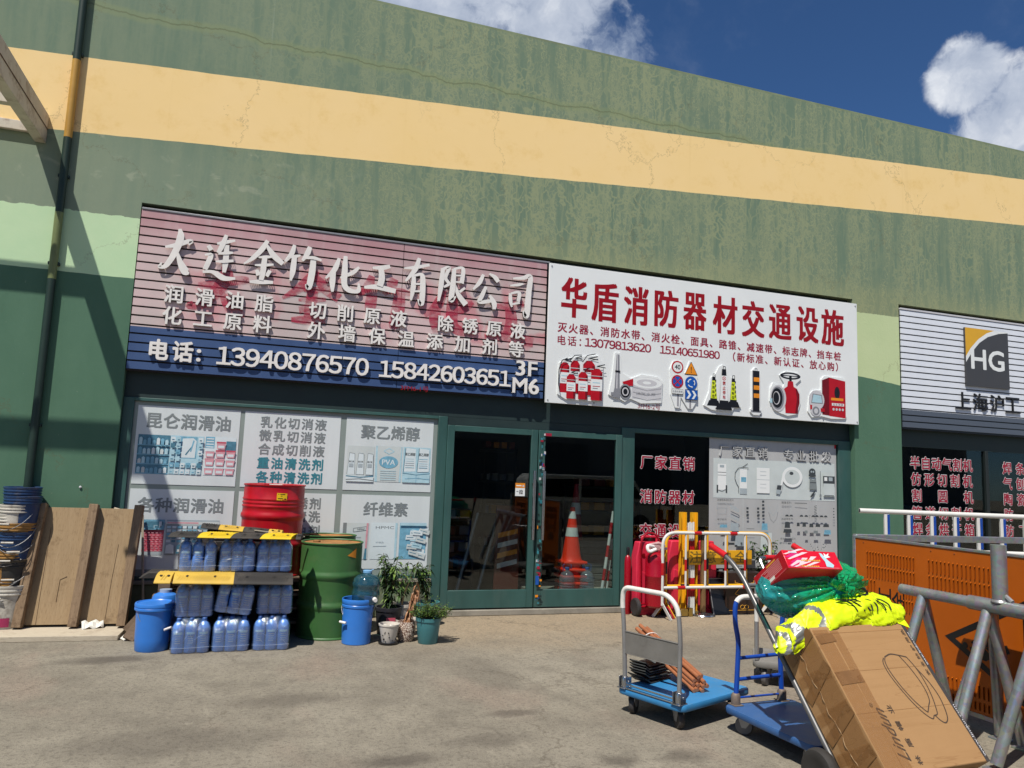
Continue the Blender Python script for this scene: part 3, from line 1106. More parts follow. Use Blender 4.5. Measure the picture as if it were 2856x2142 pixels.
def shelf_pic(x, z, w_, h_, kind):
    d = Dec(x, z, w_, h_, YT, PM)
    d.rect(0, 0, 1, 1, {'shelf': 3, 'cans': 1, 'tubs': 0, 'sacks': 1, 'store': 7, 'plain': 0, 'pile': 3, 'red': 7}[kind])
    if kind == 'shelf':
        for r in range(4):
            d.rect(0, 0.24 * r, 1, 0.24 * r + 0.03, 2)
            for k in range(7):
                u = 0.04 + k * 0.135 + rr.uniform(-.01, .01)
                hh = rr.uniform(.12, .19)
                d.poly([(u, .24 * r + .03), (u + .10, .24 * r + .03), (u + .10, .24 * r + hh), (u + .05, .24 * r + hh + .03), (u, .24 * r + hh)], rr.choice([0, 1, 1, 2, 8]))
    elif kind == 'cans':
        d.rect(.28, .42, .8, .98, 2)
        d.poly([(.34, .44), (.76, .44), (.78, .88), (.68, .95), (.36, .93)], 0)
        d.poly([(.5, .5), (.66, .72), (.64, .74), (.46, .52)], 3)
        d.poly([(.6, .6), (.68, .9), (.72, .88), (.64, .6)], 2)
        for r in range(6):
            for k in range(6):
                u, v = .02 + k * .165, .02 + r * .165
                if .2 < u < .8 and v > .33:
                    continue
                d.rect(u, v, u + .13, v + .12, rr.choice([0, 0, 2, 3, 1]))
                d.rect(u + .03, v + .03, u + .1, v + .06, rr.choice([2, 3, 1]))
    elif kind == 'tubs':
        d.rect(0, .7, .3, 1, 2)
        for k in range(4):
            d.rect(.03, .72 + k * .07, .27, .75 + k * .07, 0)
        d.rect(.68, .55, 1, .9, 3)
        for r in range(4):
            for k in range(3):
                u, v = .02 + k * .34 + (r == 3) * .01, .02 + r * .22
                if r == 3 and k != 1:
                    continue
                d.poly([(u + .03, v), (u + .27, v), (u + .30, v + .17), (u, v + .17)], 4)
                d.rect(u + .05, v + .035, u + .25, v + .10, 0)
                d.poly([(u - .01, v + .16), (u + .31, v + .16), (u + .30, v + .20), (u, v + .20)], rr.choice([4, 5, 0]))
    elif kind == 'sacks':
        for k in range(2):
            u = .03 + k * .49
            d.poly([(u, .3), (u + .44, .32), (u + .42, .95), (u + .04, .98)], 0)
            d.text('聚乙烯醇', u + .22, .8, .38, .09, 6, 0.03)
            for q in range(5):
                d.rect(u + .06, .66 - q * .06, u + .38, .675 - q * .06, rr.choice([1, 2, 7]))
            d.line([(u, .3), (u + .05, .98)], .006, 3)
        d.rect(0, .0, 1, .28, 1)
        d.line([(0, .26), (.5, .22), (1, .27)], .008, 3)
        d.line([(.1, .1), (.5, .13), (1, .1)], .006, 2)
        d.line([(.5, 0), (.5, .25)], .004, 2)
    elif kind == 'store':
        for r in range(5):
            for k in range(10):
                u, v = .02 + k * .097, .36 + r * .10
                d.rect(u, v, u + .075, v + .07, rr.choice([0, 2, 3, 1, 0]))
        d.rect(0, .88, 1, .96, 8)
        d.rect(.02, .9, .6, .94, 4)
        d.rect(.62, .76, .92, .86, 2)
        for k in range(5):
            d.poly([(.02 + k * .2, .05), (.18 + k * .2, .05), (.17 + k * .2, .28), (.1 + k * .2, .32), (.03 + k * .2, .28)], rr.choice([0, 2, 3]))
            d.rect(.04 + k * .2, .1, .15 + k * .2, .17, 0)
    elif kind == 'red':
        d.rect(0, .1, 1, .7, 5)
        for r in range(9):
            for k in range(5):
                d.rect(.02 + k * .2 + (r % 2) * .05, .12 + r * .062, .13 + k * .2 + (r % 2) * .05, .14 + r * .062, 4)
        d.rect(0, .72, 1, 1, 2)
        for k in range(10):
            d.rect(rr.uniform(0, .9), rr.uniform(.73, .93), rr.uniform(.1, 1), .95, rr.choice([0, 1, 3]))
    elif kind == 'pile':
        d.rect(0, 0, 1, 1, 2)
        for k in range(16):
            u, v, a = rr.uniform(.05, .75), rr.uniform(.03, .85), rr.uniform(-.25, .25)
            d.poly([(u, v), (u + .38, v + a * .3), (u + .40, v + .12 + a * .3), (u + .02, v + .13)], rr.choice([0, 1, 1, 8]))
            d.line([(u + .05, v + .06), (u + .3, v + .06 + a * .2)], .008, 3)
        d.rect(0, .93, 1, 1, 1)
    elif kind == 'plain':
        pass
    return d


shelf_pic(-1.053, 1.67, .31, .412, 'shelf').build("printed_picture", winL)
shelf_pic(-.73, 1.673, .33, .412, 'cans').build("printed_picture", winL)
shelf_pic(-.393, 1.677, .31, .412, 'tubs').build("printed_picture", winL)
shelf_pic(-.978, .81, .2, .365, 'red').build("printed_picture", winL)
shelf_pic(-.60, .81, .52, .365, 'store').build("printed_picture", winL)
d = Dec(1.114, 1.659, .31, .405, YT, PM)
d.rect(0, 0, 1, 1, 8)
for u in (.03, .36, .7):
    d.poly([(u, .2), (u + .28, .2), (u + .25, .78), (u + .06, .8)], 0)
    d.line([(u, .2), (u + .06, .8), (u + .25, .78), (u + .28, .2)], .004, 6)
    d.rect(u + .06, .4, u + .22, .5, 7)
    d.text('聚乙烯', u + .14, .56, .18, .05, 6, .02)
d.rect(0, 0, 1, .16, 0)
d.line([(0, .15), (.5, .12), (1, .16)], .012, 3)
d.line([(0, .05), (.5, .08), (1, .04)], .008, 6)
d.build("printed_picture", winL)
d = Dec(1.436, 1.668, .305, .411, YT, PM)
d.rect(0, 0, 1, 1, 1)
d.poly([(.1, 0), (.92, 0), (.96, 1), (.06, 1)], 8)
d.line([(.3, .86), (.5, .94), (.7, .86), (.5, .78), (.3, .86)], .01, 1)
d.ell(.5, .55, .36, .17, 2)
d.text('PVA', .5, .55, .5, .15, 0, .02)
for k in range(5):
    d.rect(.2, .3 - k * .06, .8, .315 - k * .06, 1)
d.build("printed_picture", winL)
shelf_pic(1.765, 1.669, .325, .41, 'sacks').build("printed_picture", winL)
d = Dec(1.111, .789, .293, .405, YT, PM)
d.rect(0, 0, 1, 1, 8)
d.rect(0, .2, .14, 1, 6)
d.line([(.4, .85), (.9, .9), (.9, .8), (.4, .75), (.4, .85)], .006, 6)
d.text('HPMC', .7, .83, .3, .05, 6, .01)
d.poly([(.88, .3), (.95, .3), (.97, 1), (.9, 1)], 4)
d.poly([(.84, 0), (.95, 0), (.94, .3), (.88, .3)], 3)
for k in range(6):
    d.rect(.35, .6 - k * .08, .7, .615 - k * .08, 7)
d.build("printed_picture", winL)
d = Dec(1.432, .792, .3, .41, YT, PM)
d.rect(0, 0, 1, 1, 0)
d.rect(.92, 0, 1, 1, 1)
d.text('HPMC', .52, .87, .70, .075, 6, .0)
d.text('纤维素', .35, .46, .3, .05, 7, .0)
d.line([(.1, .35), (.6, .36)], .006, 7)
d.build("printed_picture", winL)
shelf_pic(1.765, .795, .31, .41, 'pile').build("printed_picture", winL)

# ---- right window: clear glass with red words, then a printed poster
wn = MB()
for (x0, x1, z0, z1) in ((4.415, 4.60, 0.0, 2.26), (7.855, 8.07, 0.28, 2.26), (4.60, 7.855, 2.20, 2.26), (4.60, 7.855, 0.278, 0.33)):
    wn.b(x0, x1, 8.72, 8.79, z0, z1)
winR = scale_to_plane(wn.build("window", DKGREEN, bld, bev=0.004))
q = MB()
q.b(4.601, 7.854, 8.755, 8.761, 0.331, 2.199)
q.build("glass", GLASS, winR, smooth=0)


def outlined(name, parent, rows, y, cw, ch):
    """red characters on a wider white outline"""
    for s, xa, xb, z in rows:
        a = MB()
        put_row(a.mat(0), s, xa, xb, z, cw, ch, y, 0.054)
        put_row(a.mat(1), s, xa, xb, z, cw, ch, y - 0.002, 0.028)
        a.build(name, [WHITE, CRIM], parent, smooth=0)


outlined("lettering", winR, [('厂家直销', 4.795, 5.424, 1.828, ), ('消防器材', 4.796, 5.421, 1.386), ('交通设施', 4.796, 5.42, .951)], 8.752, .185, .185)
P_M = [POSTER, PRLIGHT, PRGREY, PRDARK, MIDBLUE, WHITE, GREYT, SRED]
d = Dec(6.768 + 0.02, 1.35, 2.10, 1.75, 8.752, P_M)


def PX(x):
    return (x - d.x) / d.w


def PZ(z):
    return (z - d.z) / d.h


d.rect(0, 0, 1, 1, 0)
d.rect(.985, .955, 1, 1, 7)
for xs_ in (6.27, 7.05, 7.48):
    d.rect(PX(xs_), 0, PX(xs_) + .002, .97, 1)
d.rect(.03, PZ(1.40), .985, PZ(1.93), 1)
pb = d.build("poster", winR)
# raised grey title letters on the poster
ml = MB()
put_row(ml, '厂家直销', 5.966, 6.584, 2.03, .17, .16, 8.7515, .012, .016)
put_row(ml, '专业批发', 7.012, 7.656, 2.015, .17, .16, 8.7515, .012, .016)
ml.build("lettering", POSTER, winR, smooth=0)
d = Dec(6.788, 1.35, 2.10, 1.75, 8.749, P_M)
rr = random.Random(11)


def at(x, z, w_, h_):
    """a local painter for a picture of that size centred there"""
    class S:
        pass
    s_ = S()
    f = lambda u, v: (PX(x - w_ / 2 + u * w_), PZ(z - h_ / 2 + v * h_))
    s_.poly = lambda pts, m: d.poly([f(*p) for p in pts], m)
    s_.rect = lambda a, b_, c_, e, m: d.poly([f(a, b_), f(c_, b_), f(c_, e), f(a, e)], m)
    s_.line = lambda pts, wd, m: d.line([f(*p) for p in pts], wd, m)
    s_.ell = lambda u, v, ru, rv, m: d.poly([f(u + ru * math.cos(2 * PI * i / 24), v + rv * math.sin(2 * PI * i / 24)) for i in range(24)], m)
    return s_


s_ = at(5.935, 1.645, .165, .464)
s_.rect(.1, .2, .9, .95, 5)
s_.rect(.1, .70, .9, .715, 3)
s_.rect(.1, .62, .9, .63, 3)
s_.rect(.3, .85, .7, .92, 2)
s_.rect(.0, .12, .14, .34, 3)
s_.rect(.86, .12, 1, .34, 3)
s_.line([(.14, .2), (.5, .16), (.86, .22)], .006, 3)
d.build("printed_picture", winR)
s_ = at(6.235, 1.666, .236, .433)
s_.rect(.42, .02, .9, .80, 5)
s_.rect(.42, .02, .9, .2, 2)
s_.rect(.5, .4, .85, .55, 4)
s_.line([(.95, .98), (.6, .86), (.3, .82), (.1, .68), (.08, .5), (.2, .34), (.33, .24), (.33, .06)], .008, 3)
s_.line([(.6, .86), (1, .84)], .008, 3)
d.build("printed_picture", winR)
s_ = at(6.583, 1.653, .223, .344)
s_.rect(.06, 0, 1, 1, 5)
s_.rect(.06, .52, 1, .535, 2)
for v in (.2, .35, .7, .85):
    s_.rect(.3, v, .75, v + .01, 2)
d.build("printed_picture", winR)
s_ = at(7.063, 1.716, .371, .285)
s_.ell(.52, .5, .46, .5, 5)
s_.ell(.52, .5, .34, .36, 1)
s_.ell(.48, .68, .09, .08, 3)
s_.poly([(.06, .5), (.14, .5), (.02, -.2), (-.08, -.2)], 5)
d.build("printed_picture", winR)
s_ = at(6.846, 1.524, .131, .145)
s_.poly([(.2, .6), (.75, .55), (.85, 1), (.3, 1)], 3)
s_.poly([(.1, .2), (.6, .15), (.75, .55), (.2, .6)], 2)
d.build("printed_picture", winR)
s_ = at(7.407, 1.791, .135, .118)
s_.ell(.5, .55, .42, .45, 3)
s_.rect(.05, .02, .95, .25, 3)
s_.ell(.38, .6, .1, .12, 2)
s_.ell(.64, .6, .1, .12, 2)
d.build("printed_picture", winR)
s_ = at(7.415, 1.637, .153, .162)
s_.poly([(.1, 0), (.95, 0), (.85, 1), (.65, .85), (.4, .85), (.15, 1)], 6)
s_.rect(.15, .55, .85, .62, 3)
d.build("printed_picture", winR)
s_ = at(7.408, 1.493, .108, .11)
for k in range(5):
    s_.poly([(.1 + k * .1, .1 + k * .05), (.25 + k * .1, .05 + k * .06), (.5 + k * .12, .5 + k * .12), (.4 + k * .12, .55 + k * .12)], 3)
d.build("printed_picture", winR)
s_ = at(7.541, 1.637, .063, .361)
s_.line([(.5, .1), (.5, 1)], .007, 3)
s_.poly([(.2, 0), (.8, 0), (.7, .1), (.3, .1)], 6)
d.build("printed_picture", winR)
s_ = at(7.688, 1.646, .211, .37)
s_.rect(.05, .02, .95, .95, 1)
s_.rect(.02, .5, .98, .78, 3)
s_.rect(.12, .6, .36, .74, 5)
s_.rect(.48, .6, .8, .74, 2)
s_.rect(.1, .04, .9, .06, 3)


def small_text(s, x, z, w_, h_, m=3):
    d.text(s, PX(x), PZ(z), w_ / d.w, h_ / d.h, m, 0.0)
    d.build("caption", winR)


d.build("printed_picture", winR)
small_text('防撞隔离材料系列', 5.978, 1.373, .248, .03)
small_text('路锥系列', 6.96, 1.361, .16, .034)
small_text('电子系列', 5.925, 1.113, .139, .027)
small_text('减速带系列', 6.97, 1.139, .193, .028)
small_text('停车场设施系列', 6.98, .87, .25, .03)
for k in range(12):
    d.rect(PX(7.10 + k * .017), PZ(1.352), PX(7.11 + k * .017), PZ(1.366), 3)
d.build("printed_picture", winR)
s_ = at(5.92, 1.26, .17, .16)
s_.line([(.05, 1), (.1, .1), (.8, .1), (.9, 1), (.05, 1)], .003, 2)
s_.line([(.1, .5), (.85, .5)], .003, 2)
for dz in (0, -.12):
    d.line([(PX(6.05), PZ(1.30 + dz)), (PX(6.18), PZ(1.25 + dz)), (PX(6.18), PZ(1.22 + dz)), (PX(6.05), PZ(1.27 + dz))], .012, 2)
for x_, n_ in ((6.30, 3), (6.47, 3), (6.55, 5)):
    for k in range(n_):
        d.rect(PX(x_), PZ(1.16 + k * .048), PX(x_ + .035), PZ(1.19 + k * .048), 3)
d.line([(PX(6.65), PZ(1.32)), (PX(6.68), PZ(1.22)), (PX(6.73), PZ(1.18)), (PX(6.78), PZ(1.24)), (PX(6.80), PZ(1.33))], .005, 2)
for x_ in (6.92, 6.99, 7.16, 7.24, 7.36, 7.42, 7.5, 7.57):
    d.poly([(PX(x_), PZ(1.175)), (PX(x_ + .07), PZ(1.175)), (PX(x_ + .05), PZ(1.20)), (PX(x_ + .02), PZ(1.20))], 3)
for k in range(6):
    d.line([(PX(7.41), PZ(1.21 + k * .022)), (PX(7.45), PZ(1.225 + k * .022))], .008, 3)
for x_ in (7.32, 7.5, 7.6):
    d.line([(PX(x_), PZ(1.26)), (PX(x_), PZ(1.31)), (PX(x_ + .02), PZ(1.31))], .004, 2)
for k in range(4):
    d.rect(PX(7.73), PZ(1.17 + k * .04), PX(7.75), PZ(1.185 + k * .04), 3)
for (x_, z_, w_, h_, m) in ((5.93, 1.03, .12, .04, 4), (6.10, 1.01, .14, .12, 2), (6.58, 1.03, .1, .09, 4), (6.35, 1.0, .13, .006, 3), (6.95, 1.06, .09, .08, 3), (7.13, 1.07, .05, .05, 3), (7.23, 1.07, .06, .06, 3),
                            (7.35, 1.06, .07, .05, 3), (7.46, 1.06, .08, .04, 3), (7.6, 1.06, .1, .04, 3), (6.95, .98, .14, .05, 3), (7.26, .97, .05, .04, 6), (7.42, .97, .08, .04, 6), (7.62, .97, .12, .06, 4), (5.95, .93, .1, .05, 3), (6.2, .85, .2, .16, 2), (6.6, .8, .2, .3, 1), (6.6, .93, .08, .04, 4), (6.05, .8, .1, .03, 3), (6.1, .6, .12, .1, 2), (6.35, .66, .14, .12, 3), (6.55, .62, .1, .14, 6)):
    d.poly([(PX(x_ - w_ / 2), PZ(z_ - h_ / 2)), (PX(x_ + w_ / 2), PZ(z_ - h_ / 2)), (PX(x_ + w_ * .45), PZ(z_ + h_ / 2)), (PX(x_ - w_ * .4), PZ(z_ + h_ / 2))], m)
for k in range(40):
    x_, z_ = rr.uniform(5.85, 7.75), rr.choice([.55, .62, .70, .76, .80, .5, .44])
    d.rect(PX(x_), PZ(z_), PX(x_ + rr.uniform(.02, .06)), PZ(z_ + rr.uniform(.008, .03)), rr.choice([3, 3, 2, 6]))
for k in range(9):
    d.line([(PX(7.44 + .13 * math.cos(PI + k * PI / 8)), PZ(.8 + .07 * math.sin(PI + k * PI / 8))), (PX(7.45 + .13 * math.cos(PI + k * PI / 8)), PZ(.81 + .07 * math.sin(PI + k * PI / 8)))], .008, 3)
d.build("printed_picture", winR)

# ---- double glass doors
def door(x0, x1, hx, worn):
    m = MB()
    st = 0.085
    zt, zb = 2.16, 0.028
    m.b(x0, x0 + st, 8.70, 8.745, zb, zt)
    m.b(x1 - st, x1, 8.70, 8.745, zb, zt)
    m.b(x0 + st, x1 - st, 8.70, 8.745, zt - 0.07, zt)
    m.b(x0 + st, x1 - st, 8.70, 8.745, zb, 0.235)
    o = scale_to_plane(m.build("door", DKGREEN, bld, bev=0.004))
    q = MB()
    q.b(x0 + st, x1 - st, 8.72, 8.726, 0.235, zt - 0.07)
    q.build("glass", GLASS, o, smooth=0)
    q = MB()
    q.tube([(hx, 8.64, 0.83), (hx, 8.64, 1.66)], 0.019, 12)
    for z in (0.98, 1.5):
        q.tube([(hx, 8.64, z), (hx, 8.70, z)], 0.012, 8)
    q.build("handle", CHROME, o)
    return o


dL = door(2.112, 3.258, 3.207, False)
dR = door(3.272, 4.412, 3.331, True)
d = Dec(3.053, 1.425, .125, .157, 8.7185, [WHITE, SORANGE, BLACK, SLGREY])
d.rect(0, 0, 1, 1, 0)
d.rect(0, .62, 1, 1, 1)
d.rect(.08, .76, .62, .84, 0)
d.ell(.82, .78, .1, .09, 3)
d.text('拉', .6, .32, .40, .34, 2, .02)
d.rect(.12, .34, .32, .37, 2)
d.build("sticker", dL)
# torn sticker scraps along the meeting stile
d = Dec(3.315, 1.095, .085, 2.1, 8.6985, [CRIM, SBLUE, SLGREY, SBLACK, TEALT, SORANGE, DKGREEN2])
rr = random.Random(5)
for k in range(80):
    u, v = rr.uniform(0, .8), rr.random()
    if .62 < v < .78 and rr.random() < .5:
        continue
    a, b_ = rr.uniform(.1, .45), rr.uniform(.004, .022)
    u2 = min(1, u + a)
    d.poly([(u, v), (u2, v + rr.uniform(-.003, .003)), (u2, v + b_), (u, v + b_ + rr.uniform(-.003, .003))], rr.choice([3, 3, 6, 6, 2, 1, 0, 4, 4, 5]))
d.rect(.0, .12, .5, .17, 1)
d.build("sticker_scraps", dR)
d = Dec(3.39, 2.11, .09, .035, 8.6985, [CRIM])
d.rect(0, 0, 1, 1, 0)
d.build("red_tag", dR)

# ---- neighbour shop window (right)
wn = MB()
for x0, x1 in ((8.94, 8.99), (10.66, 10.72), (12.6, 12.66)):
    wn.b(x0, x1, 8.72, 8.79, 0.62, 2.24)
win3 = scale_to_plane(wn.build("window", M_('black window frame', lin(26, 34, 34), 0.5), bld, bev=0.003))
q = MB()
q.b(8.99, 14.05, 8.755, 8.761, 0.62, 2.238)
q.build("glass", GLASS, win3, smooth=0)
outlined("lettering", win3, [('半自动气割机', 9.287, 10.325, 2.002), ('仿形切割机', 9.299, 10.314, 1.761), ('割', 9.307, 9.307, 1.519), ('圆', 9.81, 9.81, 1.519), ('机', 10.32, 10.32, 1.519),
                             ('管道切割机', 9.303, 10.32, 1.266), ('焊条烘干箱', 9.305, 10.32, 1.025),
                             ('焊条', 11.143, 11.42, 1.993), ('气刨', 11.141, 11.42, 1.753), ('陶瓷', 11.139, 11.42, 1.511), ('防', 11.139, 11.139, 1.27), ('防飞', 11.139, 11.44, 1.02)], 8.752, .198, .198)
rs = MB()
rs.b(9.0, 12.6, 11.8, 12.2, 0.02, 1.3)
rs.b(9.4, 9.8, 11.0, 11.4, .02, 1.2)
rs.b(10.1, 10.6, 10.4, 10.9, .02, .95)
rs.build("interior_shelf", M_('shelf teal', lin(40, 86, 84), .6, 0, .3, 3), bld, bev=.01)

# drainpipe on the wall
p = MB()
p.tube([(-2.055, 8.305, 0.02), (-2.055, 8.305, 6.98)], 0.038, 16)
dp = p.build("drainpipe", PIPE, bld)
p = MB()
for z in (1.9, 3.5, 4.4, 5.7, 6.7):
    p.b(-2.105, -2.005, 8.30, 8.352, z - .015, z + .015)
p.build("bracket", DKGREEN2, dp, bev=.003)
p = MB()
p.lathe([(0.010, 0), (0.012, .006), (.006, .010)], n=12, M=Matrix.Translation((-1.62, 8.345, 1.32)) @ Matrix.Rotation(PI / 2, 4, 'X'))
p.build("wall_anchor", SLGREY, bld)

# steel canopy frame fixed to the wall, reaching out over the yard
cn = thing("canopy_frame", "cream rusty steel canopy beams bolted high on the left of the green wall", "canopy", (-2.3, 8.35, 0))
m = MB()
m.b(-.05, .05, -1.62, -.002, 4.72, 5.015)
m.build("beam", STEELW, cn, bev=.006)
m = MB()
m.b(.052, .056, -1.6, -.01, 4.86, 4.868)
m.build("groove_line", M_('dark groove line', lin(90, 64, 44), .8), cn, smooth=0)  # thin dark strip drawn for the groove along the beam
m = MB()
m.b(-5.3, -5.2, -1.62, -.002, 4.72, 5.015)
m.build("beam", STEELW, cn, bev=.006)
for y in (-.05, -.68, -1.32):
    m = MB()
    m.b(-5.2, -.052, y, y + (.045 if y > -.5 else .08), 4.80, 4.90 if y > -.5 else 4.93)
    m.build("cross_beam", STEELW, cn, bev=.006)
m = MB()
m.b(-5.36, -5.24, -1.75, -1.63, 0, 5.0)
m.build("column", STEELW, cn, bev=.006)
m = MB()
m.b(-.04, .04, -1.6, -1.52, 3.9, 4.72)
m.b(-.06, .06, -1.62, -1.5, 3.86, 3.90)
m.build("shadow_bar", STEELW, cn)  # added out of view for the upright shadow edge on the window

# ================================================================== SHOP SIGNS
sg = thing("shop_sign", "faded pink and blue slatted sign with raised white characters above the filmed window", "shop sign", (0, 0, 0))


def slats(mb, x0, x1, ztop, zbot, pitch, yf, depth=0.018):
    n = round((ztop - zbot) / pitch)
    pitch = (ztop - zbot) / n
    for i in range(n):
        z1 = ztop - i * pitch
        z0 = z1 - pitch + 0.017
        mb.add([(x0, yf, z0), (x1, yf, z0), (x1, yf + .004, z1), (x0, yf + .004, z1),
                (x0, yf + depth, z0), (x1, yf + depth, z0), (x1, yf + depth, z1), (x0, yf + depth, z1)],
               [(0, 1, 2, 3), (4, 0, 3, 7), (1, 5, 6, 2), (3, 2, 6, 7), (0, 4, 5, 1)])


m = MB()
slats(m, -1.325, 1.405, 4.175, 2.50, .0925, 8.34)
slats(m, 1.411, 3.165, 4.175, 2.50, .0925, 8.34)
m.build("slat_cladding", SLAT_RED, sg, smooth=0)
m = MB()
m.b(-1.325, 3.165, 8.36, 8.40, 2.50, 4.19)
m.build("backing", M_('dark sign backing', lin(34, 26, 30), .7), sg, smooth=0)
m = MB()
m.b(-1.325, 3.2, 8.335, 8.358, 4.178, 4.20)
m.build("top_rail", SGREY, sg, bev=.004)
TT = [('大', -0.962, 3.772, 0.285, 0.474), ('连', -0.531, 3.766, 0.324, 0.482), ('金', -0.099, 3.758, 0.395, 0.49), ('竹', 0.306, 3.75, 0.387, 0.487), ('化', 0.741, 3.732, 0.368, 0.418), ('工', 1.161, 3.739, 0.359, 0.313), ('有', 1.56, 3.759, 0.303, 0.533), ('限', 1.991, 3.741, 0.347, 0.472), ('公', 2.392, 3.735, 0.31, 0.42), ('司', 2.818, 3.731, 0.319, 0.51)]
# brush strokes (u, v in 0..1 of each character's box, width) written by hand
BR = {
    '大': [[(.12, .56, .5), (.45, .62, 1), (.95, .76, .9), (.9, .66, .2)], [(.55, 1, .5), (.60, .82, 1.2), (.48, .5, 1.1), (.22, .16, .9), (.0, .10, .7), (.05, .2, .2)], [(.52, .5, .3), (.66, .26, 1.0), (.86, .06, 1.5), (.99, .02, .6)]],
    '连': [[(.10, .72, .7), (.2, .62, .9)], [(.02, .5, .4), (.2, .52, .8), (.14, .34, .9), (.06, .18, .8)], [(.0, .12, .6), (.3, .14, .9), (.65, .03, 1.3), (1, .05, .6)], [(.36, .78, .5), (.62, .84, .9), (.9, .9, .5)], [(.62, 1, .6), (.52, .76, .9), (.42, .58, .7)], [(.42, .56, .5), (.7, .6, .8), (.86, .62, .5)], [(.36, .38, .4), (.6, .40, .8), (.9, .44, .6)], [(.66, .78, .8), (.66, .4, 1.0), (.64, .16, .6)]],
    '金': [[(.56, 1, .7), (.42, .78, 1.0), (.2, .56, .8), (.0, .42, .3)], [(.54, .9, .5), (.75, .68, 1.2), (1, .52, 1.0)], [(.36, .6, .4), (.55, .63, .8), (.72, .65, .4)], [(.28, .42, .4), (.5, .44, .8), (.76, .48, .5)], [(.52, .62, .9), (.50, .3, 1.0), (.47, .1, .8)], [(.34, .32, .6), (.4, .2, .9)], [(.68, .34, .7), (.6, .2, .7)], [(.18, .04, .6), (.45, .06, 1.2), (.78, .08, .8)]],
    '竹': [[(.24, 1, .6), (.18, .8, .9), (.02, .6, .5)], [(.06, .7, .4), (.28, .74, .8), (.42, .78, .4)], [(.26, .72, .9), (.24, .4, 1.0), (.2, .18, .4)], [(.66, 1, .8), (.6, .84, 1.0), (.48, .66, .5)], [(.5, .72, .4), (.76, .76, .9), (1, .72, .5)], [(.78, .74, 1.0), (.76, .4, 1.2), (.70, .06, 1.0), (.62, .14, .3)]],
    '化': [[(.36, .92, .6), (.24, .6, 1.0), (.0, .34, .4)], [(.22, .56, .8), (.2, .28, 1.1), (.22, .0, .5)], [(.96, .74, .5), (.76, .56, .9), (.42, .4, .4)], [(.54, 1, .7), (.54, .6, 1.1), (.56, .22, 1.1), (.74, .08, 1.2), (.98, .1, .9), (.98, .3, .3)]],
    '工': [[(.22, .84, .6), (.5, .88, 1.2), (.76, .97, .9)], [(.48, .86, 1.0), (.52, .5, 1.2), (.47, .2, 1.2)], [(.0, .1, .7), (.4, .16, 1.4), (.98, .08, 1.3)]],
    '有': [[(.02, .74, .4), (.4, .78, .9), (.98, .88, .7)], [(.58, 1, .7), (.44, .74, 1.0), (.1, .46, .4)], [(.40, .62, .7), (.40, .34, 1.0), (.34, .06, .4)], [(.40, .60, .5), (.7, .64, .9), (.76, .4, 1.1), (.74, .0, 1.0), (.6, .1, .3)], [(.44, .42, .5), (.7, .44, .5)], [(.44, .26, .5), (.7, .28, .5)]],
    '限': [[(.12, .9, .6), (.34, .96, .8), (.24, .7, .7), (.36, .56, .7), (.2, .46, .5)], [(.14, .92, .8), (.1, .5, 1.0), (.04, .1, .5)], [(.5, .94, .5), (.82, .98, .8), (.8, .6, .9)], [(.52, .78, .4), (.78, .8, .5)], [(.52, .62, .4), (.8, .63, .5)], [(.52, .94, .8), (.5, .5, 1.1), (.46, .14, 1.0), (.62, .26, .3)], [(.92, .5, .5), (.74, .38, .6)], [(.56, .56, .4), (.72, .3, 1.0), (.98, .08, 1.3)]],
    '公': [[(.38, .96, .6), (.24, .72, .9), (.0, .5, .4)], [(.62, 1, .5), (.84, .92, 1.0), (.98, .80, .9)], [(.5, .62, .6), (.36, .36, .9), (.26, .16, .8), (.55, .2, 1.0), (.86, .26, .7)], [(.66, .38, .6), (.84, .18, 1.1), (.86, .0, .7)]],
    '司': [[(.2, .88, .5), (.6, .92, 1.0), (.88, .98, 1.0), (.84, .6, 1.2), (.78, .02, 1.2), (.64, .14, .3)], [(.1, .7, .4), (.4, .74, .8), (.62, .78, .4)], [(.12, .52, .6), (.14, .34, .8), (.2, .2, .4)], [(.14, .52, .5), (.46, .56, .8), (.44, .34, .7)], [(.18, .26, .5), (.5, .32, .6)]],
}


